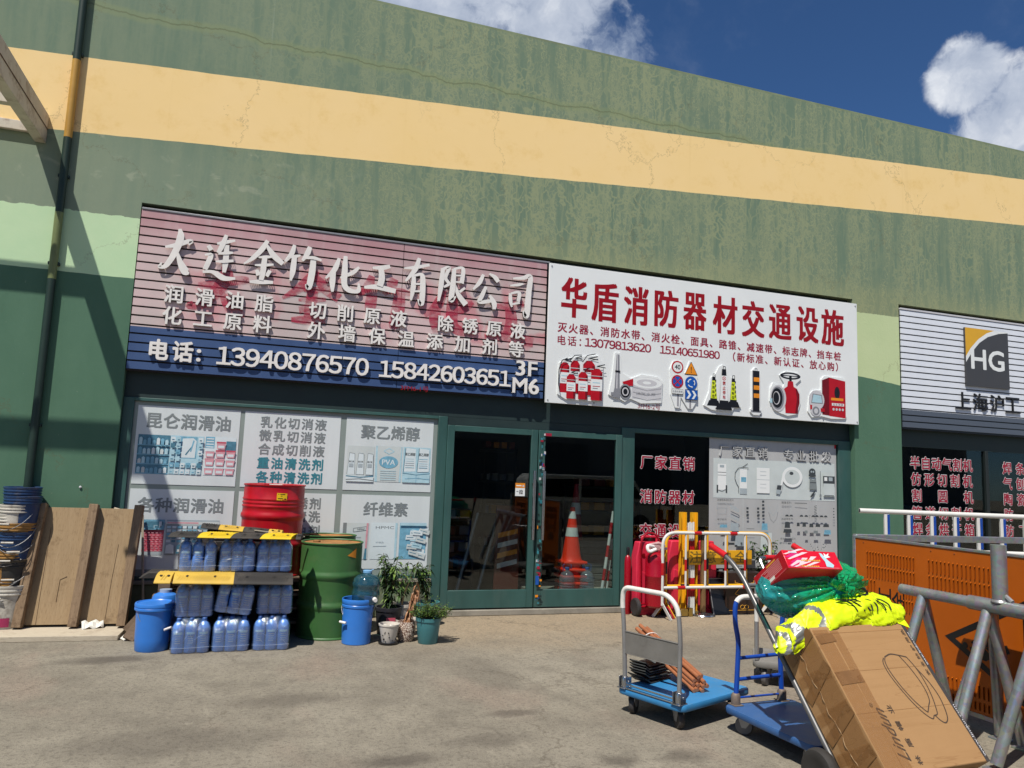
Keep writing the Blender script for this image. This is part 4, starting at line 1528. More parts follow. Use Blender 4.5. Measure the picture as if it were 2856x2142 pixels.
def brush(mb, strokes, x, z, w_, h_, y, depth, wd, layer=[0]):
    for st in strokes:
        layer[0] += 1
        dy = (layer[0] % 7) * (0.0008 if depth > .01 else 0.0002)
        # Catmull-Rom through the stroke, then a ribbon of varying width
        P = [Vector((x + (p[0] - .5) * w_, z + (p[1] - .5) * h_, p[2] * wd)) for p in st]
        P = [P[0] * 2 - P[1]] + P + [P[-1] * 2 - P[-2]]
        pts = []
        for i in range(1, len(P) - 2):
            for k in range(6):
                t = k / 6
                a, b_, c_, e = P[i - 1], P[i], P[i + 1], P[i + 2]
                pts.append(.5 * ((2 * b_) + (c_ - a) * t + (2 * a - 5 * b_ + 4 * c_ - e) * t * t + (3 * b_ - a - 3 * c_ + e) * t ** 3))
        pts.append(P[-2])
        L, Rr = [], []
        for i, p_ in enumerate(pts):
            dd = pts[min(i + 1, len(pts) - 1)] - pts[max(i - 1, 0)]
            nn = Vector((-dd.y, dd.x))
            nn = nn.normalized() if nn.length > 1e-6 else Vector((0, 1))
            # flat-brush feel: a little wider on strokes that run down
            k = p_.z * (0.8 + 0.4 * abs(dd.y) / max(dd.length, 1e-6)) * .5
            L.append((p_.x + nn.x * k, p_.y + nn.y * k))
            Rr.append((p_.x - nn.x * k, p_.y - nn.y * k))
        n = len(L)
        for i in range(n - 1):
            q = [L[i], Rr[i], Rr[i + 1], L[i + 1]]
            y0, y1 = y - depth - dy, y
            mb.add([(a, y0, b_) for a, b_ in q] + [(a, y1, b_) for a, b_ in q], [(0, 1, 2, 3), (0, 4, 5, 1), (3, 2, 6, 7)])
        for e_ in (0, n - 1):
            y0, y1 = y - depth - dy, y
            mb.add([(L[e_][0], y0, L[e_][1]), (Rr[e_][0], y0, Rr[e_][1]), (Rr[e_][0], y1, Rr[e_][1]), (L[e_][0], y1, L[e_][1])], [(0, 1, 2, 3)])


gm_, gt = new_mat('faded red paint ghost')
gn = gt.noise(gt.mapv(gt.pos(), (1, 1, 1.6)), 7, 5, .6)
gtr = gt.n.new('ShaderNodeBsdfTransparent')
gpr = gt.principled(lin(184, 48, 78), .5)
gmx = gt.n.new('ShaderNodeMixShader')
gt.l.new(gt.step(gn, .36, .66, .18, .66), gmx.inputs[0])
gt.l.new(gtr.outputs[0], gmx.inputs[1])
gt.l.new(gpr, gmx.inputs[2])
gt.out(gmx.outputs[0])
m = MB()
for ch, x, z, w_, h_ in (('大', -.52, 3.42, .55, .52), ('金', .42, 3.45, .60, .60), ('竹', 1.22, 3.47, .60, .58), ('化', 1.98, 3.46, .58, .55), ('工', 2.72, 3.40, .62, .52)):
    brush(m, BR[ch], x, z, w_, h_, 8.3392, .0004, .105)
m.build("faded_lettering", gm_, sg, smooth=0)
m = MB()
for ch, x, z, w_, h_ in TT:
    brush(m, BR[ch], x, z, w_, h_, 8.338, .03, .049)
m.build("title_lettering", LETWHITE, sg, smooth=30)
for s, xa, xb, z in (('润滑油脂', -.947, -.061, 3.313), ('切削原液', .497, 1.385, 3.296), ('除锈原液', 1.926, 2.81, 3.294),
                     ('化工原料', -.947, -.064, 3.086), ('外墙保温添加剂等', .496, 2.801, 3.072)):
    m = MB()
    put_row(m, s, xa, xb, z, .19, .195, 8.338, .022, .025)
    m.build("lettering", LETWHITE, sg, smooth=0)
m = MB()
put_row(m, '电话', -1.048, -.814, 2.722, .20, .22, 8.338, .03, .03)
m.build("lettering", LETWHITE, sg, smooth=0)
m = MB()
put_text(m, ':', -.66, 2.70, .045, .13, 8.338, .03, .03)
m.build("lettering", LETWHITE, sg, smooth=0)
m = MB()
put_row(m, '１３９４０８７６５７０', -.419, 1.012, 2.716, .245, .245, 8.338, .022, .03)
m.build("lettering", LETWHITE, sg, smooth=0)
m = MB()
put_row(m, '１５８４２６０３６５１', 1.268, 2.672, 2.714, .24, .24, 8.338, .022, .03)
m.build("lettering", LETWHITE, sg, smooth=0)
m = MB()
put_text(m, '3F', 2.938, 2.856, .27, .185, 8.338, .025, .03)
m.build("lettering", LETWHITE, sg, smooth=0)
m = MB()
put_text(m, 'M6', 2.934, 2.648, .335, .19, 8.338, .025, .03)
m.build("lettering", LETWHITE, sg, smooth=0)
m = MB()
put_text(m, '3FM6-1号', 1.616, 2.523, .32, .06, 8.336, .0)
m.build("lettering", RED_T, sg, smooth=0)

# ---- white sign board on the right
s2 = thing("shop_sign", "white sign board with bold red characters and product cut-outs above the doors", "shop sign", (0, 0, 0))
m = MB()
m.b(3.172, 7.80, 8.27, 8.30, 2.465, 4.165)
m.build("board", WHITE, s2, bev=.003)
m = MB()
for x in (3.3, 5.4, 7.6):
    m.b(x, x + .05, 8.302, 8.40, 2.6, 2.65)
    m.b(x, x + .05, 8.302, 8.40, 4.0, 4.05)
m.build("bracket", DKGREEN2, s2, smooth=0)
m = MB()
for x in (3.2, 7.77):
    for z in (2.5, 4.13):
        m.sphere((x, 8.268, z), .009, 8, 5)
for x in (3.8, 5.0, 6.2, 7.2):
    m.sphere((x, 8.268, 2.5), .009, 8, 5)
m.build("screw", SGREY, s2)
m = MB()
YS = 8.2685
for i, (ch, x, z, w_, h_) in enumerate([('华', 3.485, 3.77, .346, .507), ('盾', 3.901, 3.757, .366, .505), ('消', 4.329, 3.762, .346, .503), ('防', 4.758, 3.771, .346, .491), ('器', 5.174, 3.777, .345, .498),
                            ('材', 5.628, 3.777, .378, .506), ('交', 6.062, 3.769, .354, .503), ('通', 6.49, 3.773, .364, .489), ('设', 6.936, 3.783, .362, .506), ('施', 7.357, 3.785, .385, .515)]):
    put_text(m, ch, x + .02, z, w_, h_, YS, .026)
m.build("title_lettering", RED_T, s2, smooth=0)
m = MB()
put_row(m, '灭火器、消防水带、消火栓、面具、路锥、减速带、标志牌、挡车桩', 3.36, 7.45, 3.386, .125, .125, YS, .024)
m.build("lettering", CRIM, s2, smooth=0)
m = MB()
put_row(m, '电话：', 3.35, 3.63, 3.23, .12, .125, YS, .014)
m.build("lettering", CRIM, s2, smooth=0)
m = MB()
put_row(m, '１３０７９８１３６２０', 3.70, 4.523, 3.235, .15, .134, YS, .022)
m.build("lettering", CRIM, s2, smooth=0)
m = MB()
put_row(m, '１５１４０６５１９８０', 4.73, 5.526, 3.237, .145, .13, YS, .022)
m.build("lettering", CRIM, s2, smooth=0)
m = MB()
put_row(m, '（新标准、新认证、放心购）', 5.745, 7.48, 3.236, .125, .125, YS, .022)
m.build("lettering", CRIM, s2, smooth=0)
m = MB()
put_text(m, '3FM6-2号', 4.552, 2.505, .315, .07, YS, .0)
m.build("lettering", CRIM, s2, smooth=0)
SM = [WHITE, SRED, SDRED, SBLACK, SGREY, SLGREY, SBLUE, SORANGE, SYEL, PALEBLUE]
YB = 8.269
# extinguishers
d = Dec(3.606, 2.806, .603, .576, YB, SM)
d.board([(.02, .1), (.2, 0), (.95, .0), (1.0, .2), (1.0, .8), (.9, .98), (.55, .93), (.2, .85), (.03, .75)], 0)
for (u, v, w_, h_) in ((.06, .14, .2, .68), (.28, .14, .2, .74), (.55, .12, .26, .78), (.2, .02, .19, .55), (.45, .02, .2, .62), (.72, .02, .25, .72)):
    d.poly([(u, v), (u + w_, v), (u + w_, v + h_ * .82), (u + w_ * .72, v + h_ * .93), (u + w_ * .28, v + h_ * .93), (u, v + h_ * .82)], 1)
    d.rect(u + w_ * .78, v, u + w_, v + h_ * .8, 2)
    d.rect(u, v + h_ * .28, u + w_, v + h_ * .62, 0)
    d.rect(u + w_ * .15, v + h_ * .50, u + w_ * .8, v + h_ * .53, 9)
    d.rect(u + w_ * .15, v + h_ * .40, u + w_ * .8, v + h_ * .42, 1)
    d.rect(u + w_ * .15, v + h_ * .34, u + w_ * .6, v + h_ * .36, 4)
    d.rect(u, v + h_ * .7, u + w_, v + h_ * .72, 5)
    d.rect(u + w_ * .38, v + h_ * .93, u + w_ * .62, v + h_ * 1.0, 5)
    d.line([(u + w_ * .5, v + h_), (u + w_ * 1.2, v + h_ + .05)], .012, 3)
    d.line([(u + w_ * .5, v + h_), (u + w_ * 1.25, v + h_ - .02)], .010, 3)
d.line([(.2, .86), (.08, .80), (.02, .6), (.02, .3), (.05, .16)], .012, 3)
d.line([(.5, .95), (.35, .93), (.24, .8)], .010, 3)
d.line([(.8, 1.0), (.62, .95), (.52, .8)], .010, 3)
d.build("printed_picture", s2)
# hose and nozzle
d = Dec(4.358, 2.833, .746, .62, YB, SM)
d.board([(.0, .15), (.1, .1), (.2, .08), (.3, .03), (.4, .1), (.6, .02), (.98, .06), (1.0, .5), (.9, .58), (.6, .6), (.4, .5), (.24, .6), (.2, 1), (.1, 1), (.06, .5)], 0)
d.poly([(.42, .1), (.97, .1), (.99, .45), (.92, .53), (.7, .56), (.5, .53), (.42, .45)], 5)
d.ell(.7, .44, .28, .11, 0)
d.ell(.7, .44, .19, .07, 5)
d.ell(.7, .44, .08, .03, 0)
for k in range(3):
    d.line([(.44, .14 + k * .1), (.7, .09 + k * .1), (.97, .15 + k * .1)], .004, 4)
d.text('消防水带', .68, .22, .36, .05, 4, 0)
d.poly([(.1, .18), (.2, .18), (.18, .96), (.13, .96)], 4)
d.poly([(.13, .18), (.155, .18), (.155, .96), (.14, .96)], 5)
d.poly([(.07, .1), (.21, .1), (.20, .28), (.1, .28)], 4)
d.rect(.04, .14, .1, .2, 4)
d.rect(.11, .6, .2, .64, 3)
d.poly([(.24, .42), (.44, .50), (.44, .36), (.3, .34)], 1)
d.ell(.3, .23, .105, .15, 4)
d.ell(.3, .23, .085, .12, 3)
d.ell(.3, .23, .06, .085, 5)
d.ell(.3, .23, .04, .06, 3)
d.build("printed_picture", s2)
# traffic signs
d = Dec(5.03, 2.81, .401, .614, YB, SM)
d.board([(.04, .28), (.2, .02), (.36, .02), (.4, .25), (.66, .02), (.82, .02), (1, .2), (1, .6), (.98, .72), (.8, 1), (.7, 1), (.54, .72), (.42, .98), (.12, .98), (.0, .8), (.04, .6)], 0)
d.rect(.26, .05, .34, .4, 5)
d.rect(.70, .03, .78, .4, 5)
d.rect(.28, .05, .32, .4, 4)
d.rect(.72, .03, .76, .4, 4)
d.ell(.27, .86, .21, .13, 1)
d.ell(.27, .86, .165, .10, 0)
d.text('40', .27, .86, .2, .10, 3, .02)
d.poly([(.52, .72), (1, .72), (.76, 1)], 3)
d.poly([(.55, .735), (.97, .735), (.76, .98)], 7)
d.text('!', .76, .83, .03, .13, 3, .03)
d.ell(.27, .56, .21, .135, 1)
d.ell(.27, .56, .165, .105, 6)
d.line([(.15, .48), (.39, .64)], .014, 1)
d.line([(.15, .64), (.39, .48)], .014, 1)
d.ell(.76, .55, .22, .14, 6)
for k in range(3):
    a = 90 + k * 120
    pts = [(.76 + .12 * math.cos(R(a + q * 14)), .55 + .078 * math.sin(R(a + q * 14))) for q in range(6)]
    d.line(pts, .012, 0)
    e_ = pts[-1]
    d.poly([(e_[0] - .03, e_[1]), (e_[0] + .03, e_[1] + .01), (e_[0] + .01, e_[1] - .03)], 0)
d.rect(.06, .30, .46, .40, 3)
d.rect(.07, .307, .45, .393, 0)
d.text('全路段禁停', .26, .35, .34, .05, 3, 0)
d.rect(.53, .2, .99, .41, 3)
d.rect(.54, .207, .98, .403, 6)
for k in range(2):
    u = .58 + k * .19
    d.poly([(u, .22), (u + .08, .22), (u + .17, .305), (u + .08, .39), (u, .39), (u + .09, .305)], 0)
d.build("printed_picture", s2)
# reflective cones
d = Dec(5.605, 2.815, .559, .607, YB, SM)
d.board([(.0, .1), (.2, .02), (.4, .0), (.75, .0), (.8, .08), (1, .12), (.86, .4), (.82, .7), (.7, .75), (.6, .95), (.5, 1), (.4, .95), (.3, .78), (.18, .7), (.14, .4)], 0)
for (u, w_, z0, z1, kind) in ((.26, .2, .1, .78, 0), (.78, .2, .1, .78, 0), (.52, .26, .03, .96, 1)):
    d.poly([(u - w_ * .9, z0), (u + w_ * .9, z0), (u + w_ * .6, z0 + .12), (u - w_ * .6, z0 + .12)], 3)
    d.poly([(u - w_ * .48, z0 + .1), (u + w_ * .48, z0 + .1), (u + w_ * .2, z1 - .06), (u - w_ * .2, z1 - .06)], 3)
    if kind == 0:
        d.poly([(u - w_ * .42, z0 + .16), (u + w_ * .42, z0 + .16), (u + w_ * .24, z1 - .14), (u - w_ * .24, z1 - .14)], 8)
        for k, ch in enumerate('专用车位'):
            d.text(ch, u - .012, z1 - .20 - k * .09, .07, .065, 3, .02)
        for k in range(4):
            d.poly([(u + .035, z0 + .2 + k * .1), (u + .06, z0 + .22 + k * .1), (u + .06, z0 + .27 + k * .1), (u + .035, z0 + .25 + k * .1)], 3)
    else:
        d.poly([(u - w_ * .42, z0 + .2), (u + w_ * .42, z0 + .2), (u + w_ * .26, z1 - .2), (u - w_ * .26, z1 - .2)], 0)
        d.ell(u, .70, .05, .045, 1)
        d.ell(u, .70, .038, .035, 0)
        d.line([(u - .03, .73), (u + .03, .67)], .006, 1)
        d.line([(u - .03, .67), (u + .03, .73)], .006, 1)
        for k, ch in enumerate('禁止停车'):
            d.text(ch, u, .60 - k * .10, .08, .08, 1, .02)
    d.line([(u - .03, z1 - .07), (u - .025, z1), (u + .025, z1), (u + .03, z1 - .07)], .008, 3)
d.build("printed_picture", s2)
# striped bollard
d = Dec(6.112, 2.808, .181, .627, YB, SM)
d.board([(.0, .06), (.3, .0), (.75, .0), (1, .06), (1, .12), (.86, .14), (.86, .92), (.6, 1), (.4, 1), (.14, .92), (.14, .14), (0, .12)], 0)
d.poly([(.06, .05), (.94, .05), (.94, .1), (.06, .1)], 4)
d.rect(.2, .07, .8, .93, 3)
for v in (.36, .53, .70):
    d.rect(.2, v, .8, v + .09, 7)
d.rect(.2, .07, .3, .93, 4)
d.rect(.24, .07, .3, .93, 3)
d.line([(.42, .93), (.42, .98), (.58, .98), (.58, .93)], .006, 4)
d.build("printed_picture", s2)
# hydrant valve
d = Dec(6.584, 2.813, .513, .596, YB, SM)
d.board([(.0, .3), (.15, .1), (.35, .04), (.55, .0), (.85, .05), (.95, .3), (.95, .55), (.8, .72), (.98, .85), (.9, .98), (.5, 1), (.3, .9), (.45, .72), (.4, .6), (.1, .72), (.02, .6)], 0)
d.ell(.64, .9, .32, .08, 3)
d.ell(.64, .9, .25, .05, 4)
d.ell(.64, .9, .22, .04, 0)
d.line([(.36, .9), (.92, .9)], .012, 3)
d.rect(.6, .7, .68, .9, 3)
d.poly([(.48, .06), (.86, .06), (.88, .2), (.92, .3), (.92, .5), (.84, .62), (.74, .66), (.72, .78), (.56, .78), (.54, .66), (.44, .6)], 1)
d.poly([(.78, .06), (.86, .06), (.88, .2), (.92, .3), (.92, .5), (.84, .62), (.80, .6), (.84, .4)], 2)
d.ell(.26, .38, .24, .30, 5)
d.ell(.24, .38, .20, .26, 4)
d.ell(.22, .38, .17, .22, 3)
d.ell(.20, .38, .11, .15, 5)
d.ell(.19, .38, .09, .13, 3)
d.rect(.0, .26, .07, .36, 9)
d.build("printed_picture", s2)
# escape mask box
d = Dec(7.256, 2.806, .64, .599, YB, SM)
d.board([(.0, .15), (.1, .02), (.35, .06), (.6, .02), (.98, .04), (1, .1), (1, .93), (.9, .98), (.42, .98), (.35, .9), (.35, .66), (.12, .62), (.04, .45)], 0)
d.poly([(.37, .1), (.98, .05), (.98, .9), (.55, .96), (.37, .88)], 2)
d.poly([(.55, .08), (.98, .05), (.98, .9), (.55, .95)], 1)
d.rect(.62, .32, .94, .38, 0)
d.text('逃生面具', .78, .35, .28, .05, 2, 0)
d.ell(.76, .62, .07, .14, 3)
d.rect(.60, .44, .92, .50, 7)
for k in range(4):
    d.ell(.66 + k * .08, .24, .028, .03, 5)
d.ell(.22, .42, .2, .22, 5)
d.poly([(.08, .34), (.38, .34), (.36, .54), (.12, .56)], 4)
d.poly([(.1, .36), (.36, .36), (.34, .52), (.14, .54)], 9)
d.ell(.2, .18, .14, .13, 5)
d.ell(.2, .17, .09, .10, 4)
d.ell(.2, .17, .05, .06, 5)
d.rect(.05, .2, .1, .3, 1)
d.rect(.32, .16, .42, .24, 1)
d.build("printed_picture", s2)

# ---- neighbour's slatted sign
s3 = thing("shop_sign", "pale grey slatted sign with a square yellow and dark grey emblem, right edge", "shop sign", (0, 0, 0))
m = MB()
slats(m, 8.645, 13.55, 4.185, 2.47, .0911, 8.33)
m.build("slat_cladding", SLAT_WHITE, s3, smooth=0)
m = MB()
m.b(8.645, 13.55, 8.35, 8.40, 2.46, 4.19)
m.build("backing", SBLACK, s3, smooth=0)
m = MB()
m.b(8.64, 13.55, 8.325, 8.36, 4.19, 4.215)
m.build("top_rail", SLGREY, s3, bev=.003)
d = Dec(10.261, 3.603, .86, .875, 8.327, [LOGOY, LOGOG, WHITE])
d.board([(0, 0), (1, 0), (1, 1), (0, 1)], 1, .03)
d.poly([(0, .48), (0, 1), (.70, 1), (.5, .92), (.3, .80), (.12, .63)], 0)
arc = [(0, .42), (.10, .55), (.24, .69), (.42, .82), (.62, .91), (.82, .965), (1, 1)]
arc2 = [(1, 1), (.70, 1), (.5, .92), (.3, .80), (.12, .63), (0, .48)]
for (a, b_), (c_, e) in zip(list(zip(arc, arc[::1]))[:0], []):
    pass
d.poly([(0, .40), (0, .50), (.12, .655), (.14, .58)], 2)
d.poly([(.14, .58), (.12, .655), (.3, .82), (.32, .755)], 2)
d.poly([(.32, .755), (.3, .82), (.5, .94), (.52, .875)], 2)
d.poly([(.52, .875), (.5, .94), (.68, 1), (.78, .955)], 2)
d.poly([(.78, .955), (.68, 1), (1, 1), (1, .985)], 2)
d.text('HG', .5, .47, .78, .36, 2, .03)
d.build("emblem", s3)
m = MB()
put_text(m, '上', 9.768, 2.935, .30, .26, 8.322, .008, .012)
put_text(m, '海', 10.11, 2.935, .30, .26, 8.322, .008, .012)
put_text(m, '沪', 10.44, 2.935, .28, .26, 8.322, .008, .012)
put_text(m, '工', 10.76, 2.93, .30, .24, 8.322, .008, .012)
m.build("lettering", BLACK, s3, smooth=0)

# ================================================================== THINGS ON THE LEFT
def bucket_prof(rt, rb, h_, rim=.006, t=.004):
    return [(0.0, 0.0), (rb - .01, 0.0), (rb, .008), (rt - .004, h_ * .80), (rt + rim, h_ * .81), (rt + rim, h_ * .835), (rt - .001, h_ * .845),
            (rt, h_ * .88), (rt + rim, h_ * .885), (rt + rim, h_ * .91), (rt, h_ * .92), (rt + rim + .002, h_ * .97), (rt + rim + .002, h_ - .002), (rt, h_), (rt - t, h_ - .003),
            (rb - t, .014), (0, .014)]


def handle_arc(mb, r, z, drop, tilt, M=None, wire=.0035, n=16):
    pts = [(r * math.cos(PI * i / n), -abs(tilt) * math.sin(PI * i / n) * r * 1.25, z - drop * math.sin(PI * i / n)) for i in range(n + 1)]
    mb.tube(pts, wire, 6, M=M)


STK = [("topmost navy blue bucket of the nested stack by the drainpipe", NAVYB, 0), ("second navy bucket, just under the topmost one in the nested stack", NAVYB, 0),
       ("grimy white bucket nested under the two navy ones at the stack top", DIRTW, 1), ("grimy white bucket, lower of the two upper white ones in the stack", DIRTW, 0),
       ("ochre stained bucket between the white and the middle navy buckets", OCHRE, 1), ("navy bucket in the middle of the nested stack, upper one with white handle", NAVYB, 1),
       ("navy bucket in the middle of the nested stack, lower one", NAVYB, 1), ("ochre bucket just above the black one in the nested stack", OCHRE, 0),
       ("black stained bucket low in the nested stack", DKBUCK, 1), ("ochre bucket low in the stack, between black bucket and white base bucket", OCHRE, 1),
       ("lowest ochre bucket sitting in the big white base bucket", OCHRE, 1)]
rr = random.Random(2)
bk0 = {}
for i, (lab, mt, hd) in enumerate(STK):
    zt = 1.315 - i * .082
    base = zt - .36
    o = thing("bucket", lab, "bucket", (-2.06 + .018 * math.sin(i * 1.7) - .004 * i, 8.17 + .012 * math.cos(i * 2.1), base), rr.uniform(0, 6), "nested buckets by the drainpipe")
    m = MB()
    m.lathe(bucket_prof(.150, .128, .36), n=36)
    m.build("body", mt, o)
    if hd:
        m = MB()
        M = Matrix.Rotation(-o.rotation_euler.z + rr.uniform(-.4, .6), 4, 'Z')
        handle_arc(m, .158, .318, .14 + .05 * rr.random(), .9, M)
        m.build("handle", WIRE, o)
        m = MB()
        m.tube([M @ Vector((-.05, -.19, .19)), M @ Vector((.05, -.19, .19))], .009, 8)
        m.build("grip", DIRTW, o)
o = thing("bucket", "big white base bucket with a maroon label under the nested stack", "bucket", (-2.075, 8.16, 0), 0, "nested buckets by the drainpipe")
m = MB()
m.lathe(bucket_prof(.172, .15, .43), n=36)
m.build("body", DIRTW, o)
m = MB()
for k in range(6):
    a0, a1 = -1.75 + k * .1, -1.75 + (k + 1) * .1
    rr_ = .1615
    m.add([(rr_ * math.cos(a0), rr_ * math.sin(a0), .07), (rr_ * math.cos(a1), rr_ * math.sin(a1), .07), (rr_ * 1.015 * math.cos(a1), rr_ * 1.015 * math.sin(a1), .15), (rr_ * 1.015 * math.cos(a0), rr_ * 1.015 * math.sin(a0), .15)], [(0, 1, 2, 3)])
m.build("label", MAROON, o)

# flat board on the ground and the plywood sheet leaning over it
o = thing("wooden_board", "pale weathered board lying flat on the ground under the leaning sheet", "board", (-1.55, 7.94, 0), R(-3))
m = MB()
m.prism([(-.62, 0), (.50, 0), (.50, .045), (-.62, .05)], -.26, .27)
m.build("plank", PLANK, o, bev=.004)
lean = math.atan2(.19, 1.08)
M = Matrix.Translation((-1.515, 8.06, .052)) @ Matrix.Rotation(R(-2.5), 4, 'Z') @ Matrix.Rotation(-lean, 4, 'X')
o = thing("plywood_sheet", "brown plywood sheet with three dark timber battens leaning on the wall", "wooden sheet", M=M)
m = MB()
m.box((0, .009, .555), (.92, .018, 1.07))
m.build("board", PLY, o, bev=.002)
m = MB()
m.b(-.30, -.297, -.0022, -.0005, .02, .9)
m.tube([(.27, -.001, .06), (.28, -.001, .4), (.30, -.001, .75)], .0022, 5)
m.tube([(-.16, -.001, .22), (-.155, -.001, .42), (-.10, -.001, .45)], .003, 5)
m.build("crack", M_('crack brown', lin(86, 66, 46), .9), o, smooth=0)
for i, (x0, x1) in enumerate(((-.43, -.385), (0.02, .055), (.425, .45))):
    m = MB()
    m.bar((x0, -.048, .0), (x1, -.048, 1.12), .078, .09, (0, 1, 0))
    m.build("batten", BATTEN, o, bev=.005)
o = thing("paper_scrap", "crumpled white paper scrap lying at the foot of the leaning sheet", "paper", (-1.34, 8.02, .05), .3)
m = MB()
vs_ = []
for i in range(7):
    for j in range(5):
        vs_.append((-.09 + .03 * i, .02 - .02 * j, .004 + .05 * (4 - j) / 4 + .014 * math.sin(i * 2.1 + j)))
m.add(vs_, [(i * 5 + j, (i + 1) * 5 + j, (i + 1) * 5 + j + 1, i * 5 + j + 1) for i in range(6) for j in range(4)])
m.build("sheet", PAPER, o, smooth=20).modifiers.new('s', 'SOLIDIFY').thickness = .002
o = thing("paper_scrap", "torn white scrap lying beside the lidded blue bucket", "paper", (-.99, 7.72, .002), .9)
m = MB()
m.add([(-.07, -.03, 0), (.02, -.05, .02), (.09, .01, .005), (.0, .05, .03), (-.06, .03, .01)], [(0, 1, 2, 3, 4)])
m.build("sheet", PAPER, o, smooth=0).modifiers.new('s', 'SOLIDIFY').thickness = .003

# dark timber odds and ends behind the water packs
for i, (z0, ln, lab) in enumerate(((0, 1.5, "bottom dark pallet under the red drum"), (.13, 1.45, "middle dark pallet under the red drum"), (.26, 1.48, "third dark pallet from the ground under the red drum"), (.39, 1.42, "top dark pallet carrying the red drum"))):
    o = thing("wooden_pallet", lab, "pallet", (-.08, 7.99, z0), R(1.0 * (i % 2)), "stacked pallets behind the bottles")
    for y in (-.27, -.09, .09, .27):
        m = MB()
        m.b(-ln / 2, ln / 2, y - .05, y + .05, .105, .128)
        m.build("deck_board", OLDWOOD, o, bev=.003)
    for x in (-ln / 2 + .06, 0, ln / 2 - .06):
        m = MB()
        m.b(x - .05, x + .05, -.32, .32, .001, .104)
        m.build("runner", OLDWOOD, o, bev=.003)
o = thing("bucket", "blue drum-shaped canister half hidden behind the lidded blue bucket", "canister", (-.70, 7.58, 0))
m = MB()
m.lathe([(0, 0), (.10, 0), (.11, .02), (.11, .38), (.095, .41), (.05, .43), (.05, .45), (0, .45)], n=24)
m.build("body", BLUEB, o)
m = MB()
m.lathe([(.052, .425), (.052, .455), (0, .457)], n=16)
m.build("cap", CAPG, o)
o = thing("timber_stick", "thin pale stick propped between the sheet and the window ledge", "stick", (0, 0, 0))
m = MB()
m.tube([(-1.31, 8.37, 1.12), (-1.05, 8.385, 1.055), (-.95, 8.35, .01)], .012, 8)
m.build("stick", PLANK, o)
for (p0, p1, lab) in (((-.98, 7.62, .012), (-.72, 7.86, .40), "dark timber offcut leaning beside the blue canister"), ((-1.02, 7.86, .03), (-.70, 7.90, .43), "wider dark timber offcut leaning behind the blue canister")):
    o = thing("timber_offcut", lab, "timber", (0, 0, 0))
    m = MB()
    m.bar(p0, p1, .10, .04, (0, -1, .3))
    m.build("plank", OLDWOOD, o, bev=.003)
o = thing("cable_protector", "dark folded rubber ramp end lying over the pallets behind the lower hump", "rubber ramp", (-.80, 7.9, .522))
m = MB()
m.prism([(-.16, 0), (.25, 0), (.22, .05), (-.08, .055)], -.12, .14)
m.build("ramp", RUBBER, o, bev=.006)

# blue lidded bucket in front
o = thing("bucket", "bright blue bucket with closed lid beside the bottle packs", "bucket", (-.745, 7.27, 0))
m = MB()
m.lathe([(0, 0), (.128, 0), (.132, .006), (.138, .10), (.140, .20), (.146, .33), (.150, .335), (.150, .345), (.147, .35)], n=40)
m.build("body", BLUEB, o)
m = MB()
m.lathe([(.154, .335), (.160, .34), (.160, .355), (.155, .36), (.160, .366), (.161, .385), (.157, .395), (.146, .396), (.140, .388), (.02, .384), (0, .384)], n=40)
m.build("lid", BLUEB, o)
m = MB()
M = Matrix.Rotation(R(38), 4, 'Z')
handle_arc(m, .152, .32, .16, .35, M, .003)
m.build("handle", WIRE, o)
m = MB()
m.tube([(.10, -.135, .185), (.155, -.10, .20)], .010, 10)
m.build("grip", LETWHITE, o)

# ---- shrink wrapped packs of blue bottles
def bottle(parent, x, y, cap=True):
    m = MB()
    m.lathe([(0, 0), (.040, 0), (.047, .006), (.048, .05), (.0455, .058), (.048, .066), (.048, .13), (.0455, .138), (.048, .146), (.048, .200), (.045, .222), (.034, .246), (.019, .258), (.017, .272)], c=(x, y, 0), n=20, cap=False)
    b_ = m.build("bottle", BOTP, parent)
    m = MB()
    m.lathe([(.0185, .262), (.0195, .264), (.0195, .284), (.017, .287), (0, .287)], c=(x, y, 0), n=14)
    m.build("cap", CAPB, b_)
    m = MB()
    m.lathe([(0, .004), (.044, .006), (.0445, .20), (.03, .222), (0, .224)], c=(x, y, 0), n=16)
    m.build("liquid", LIQ, b_)
    return b_


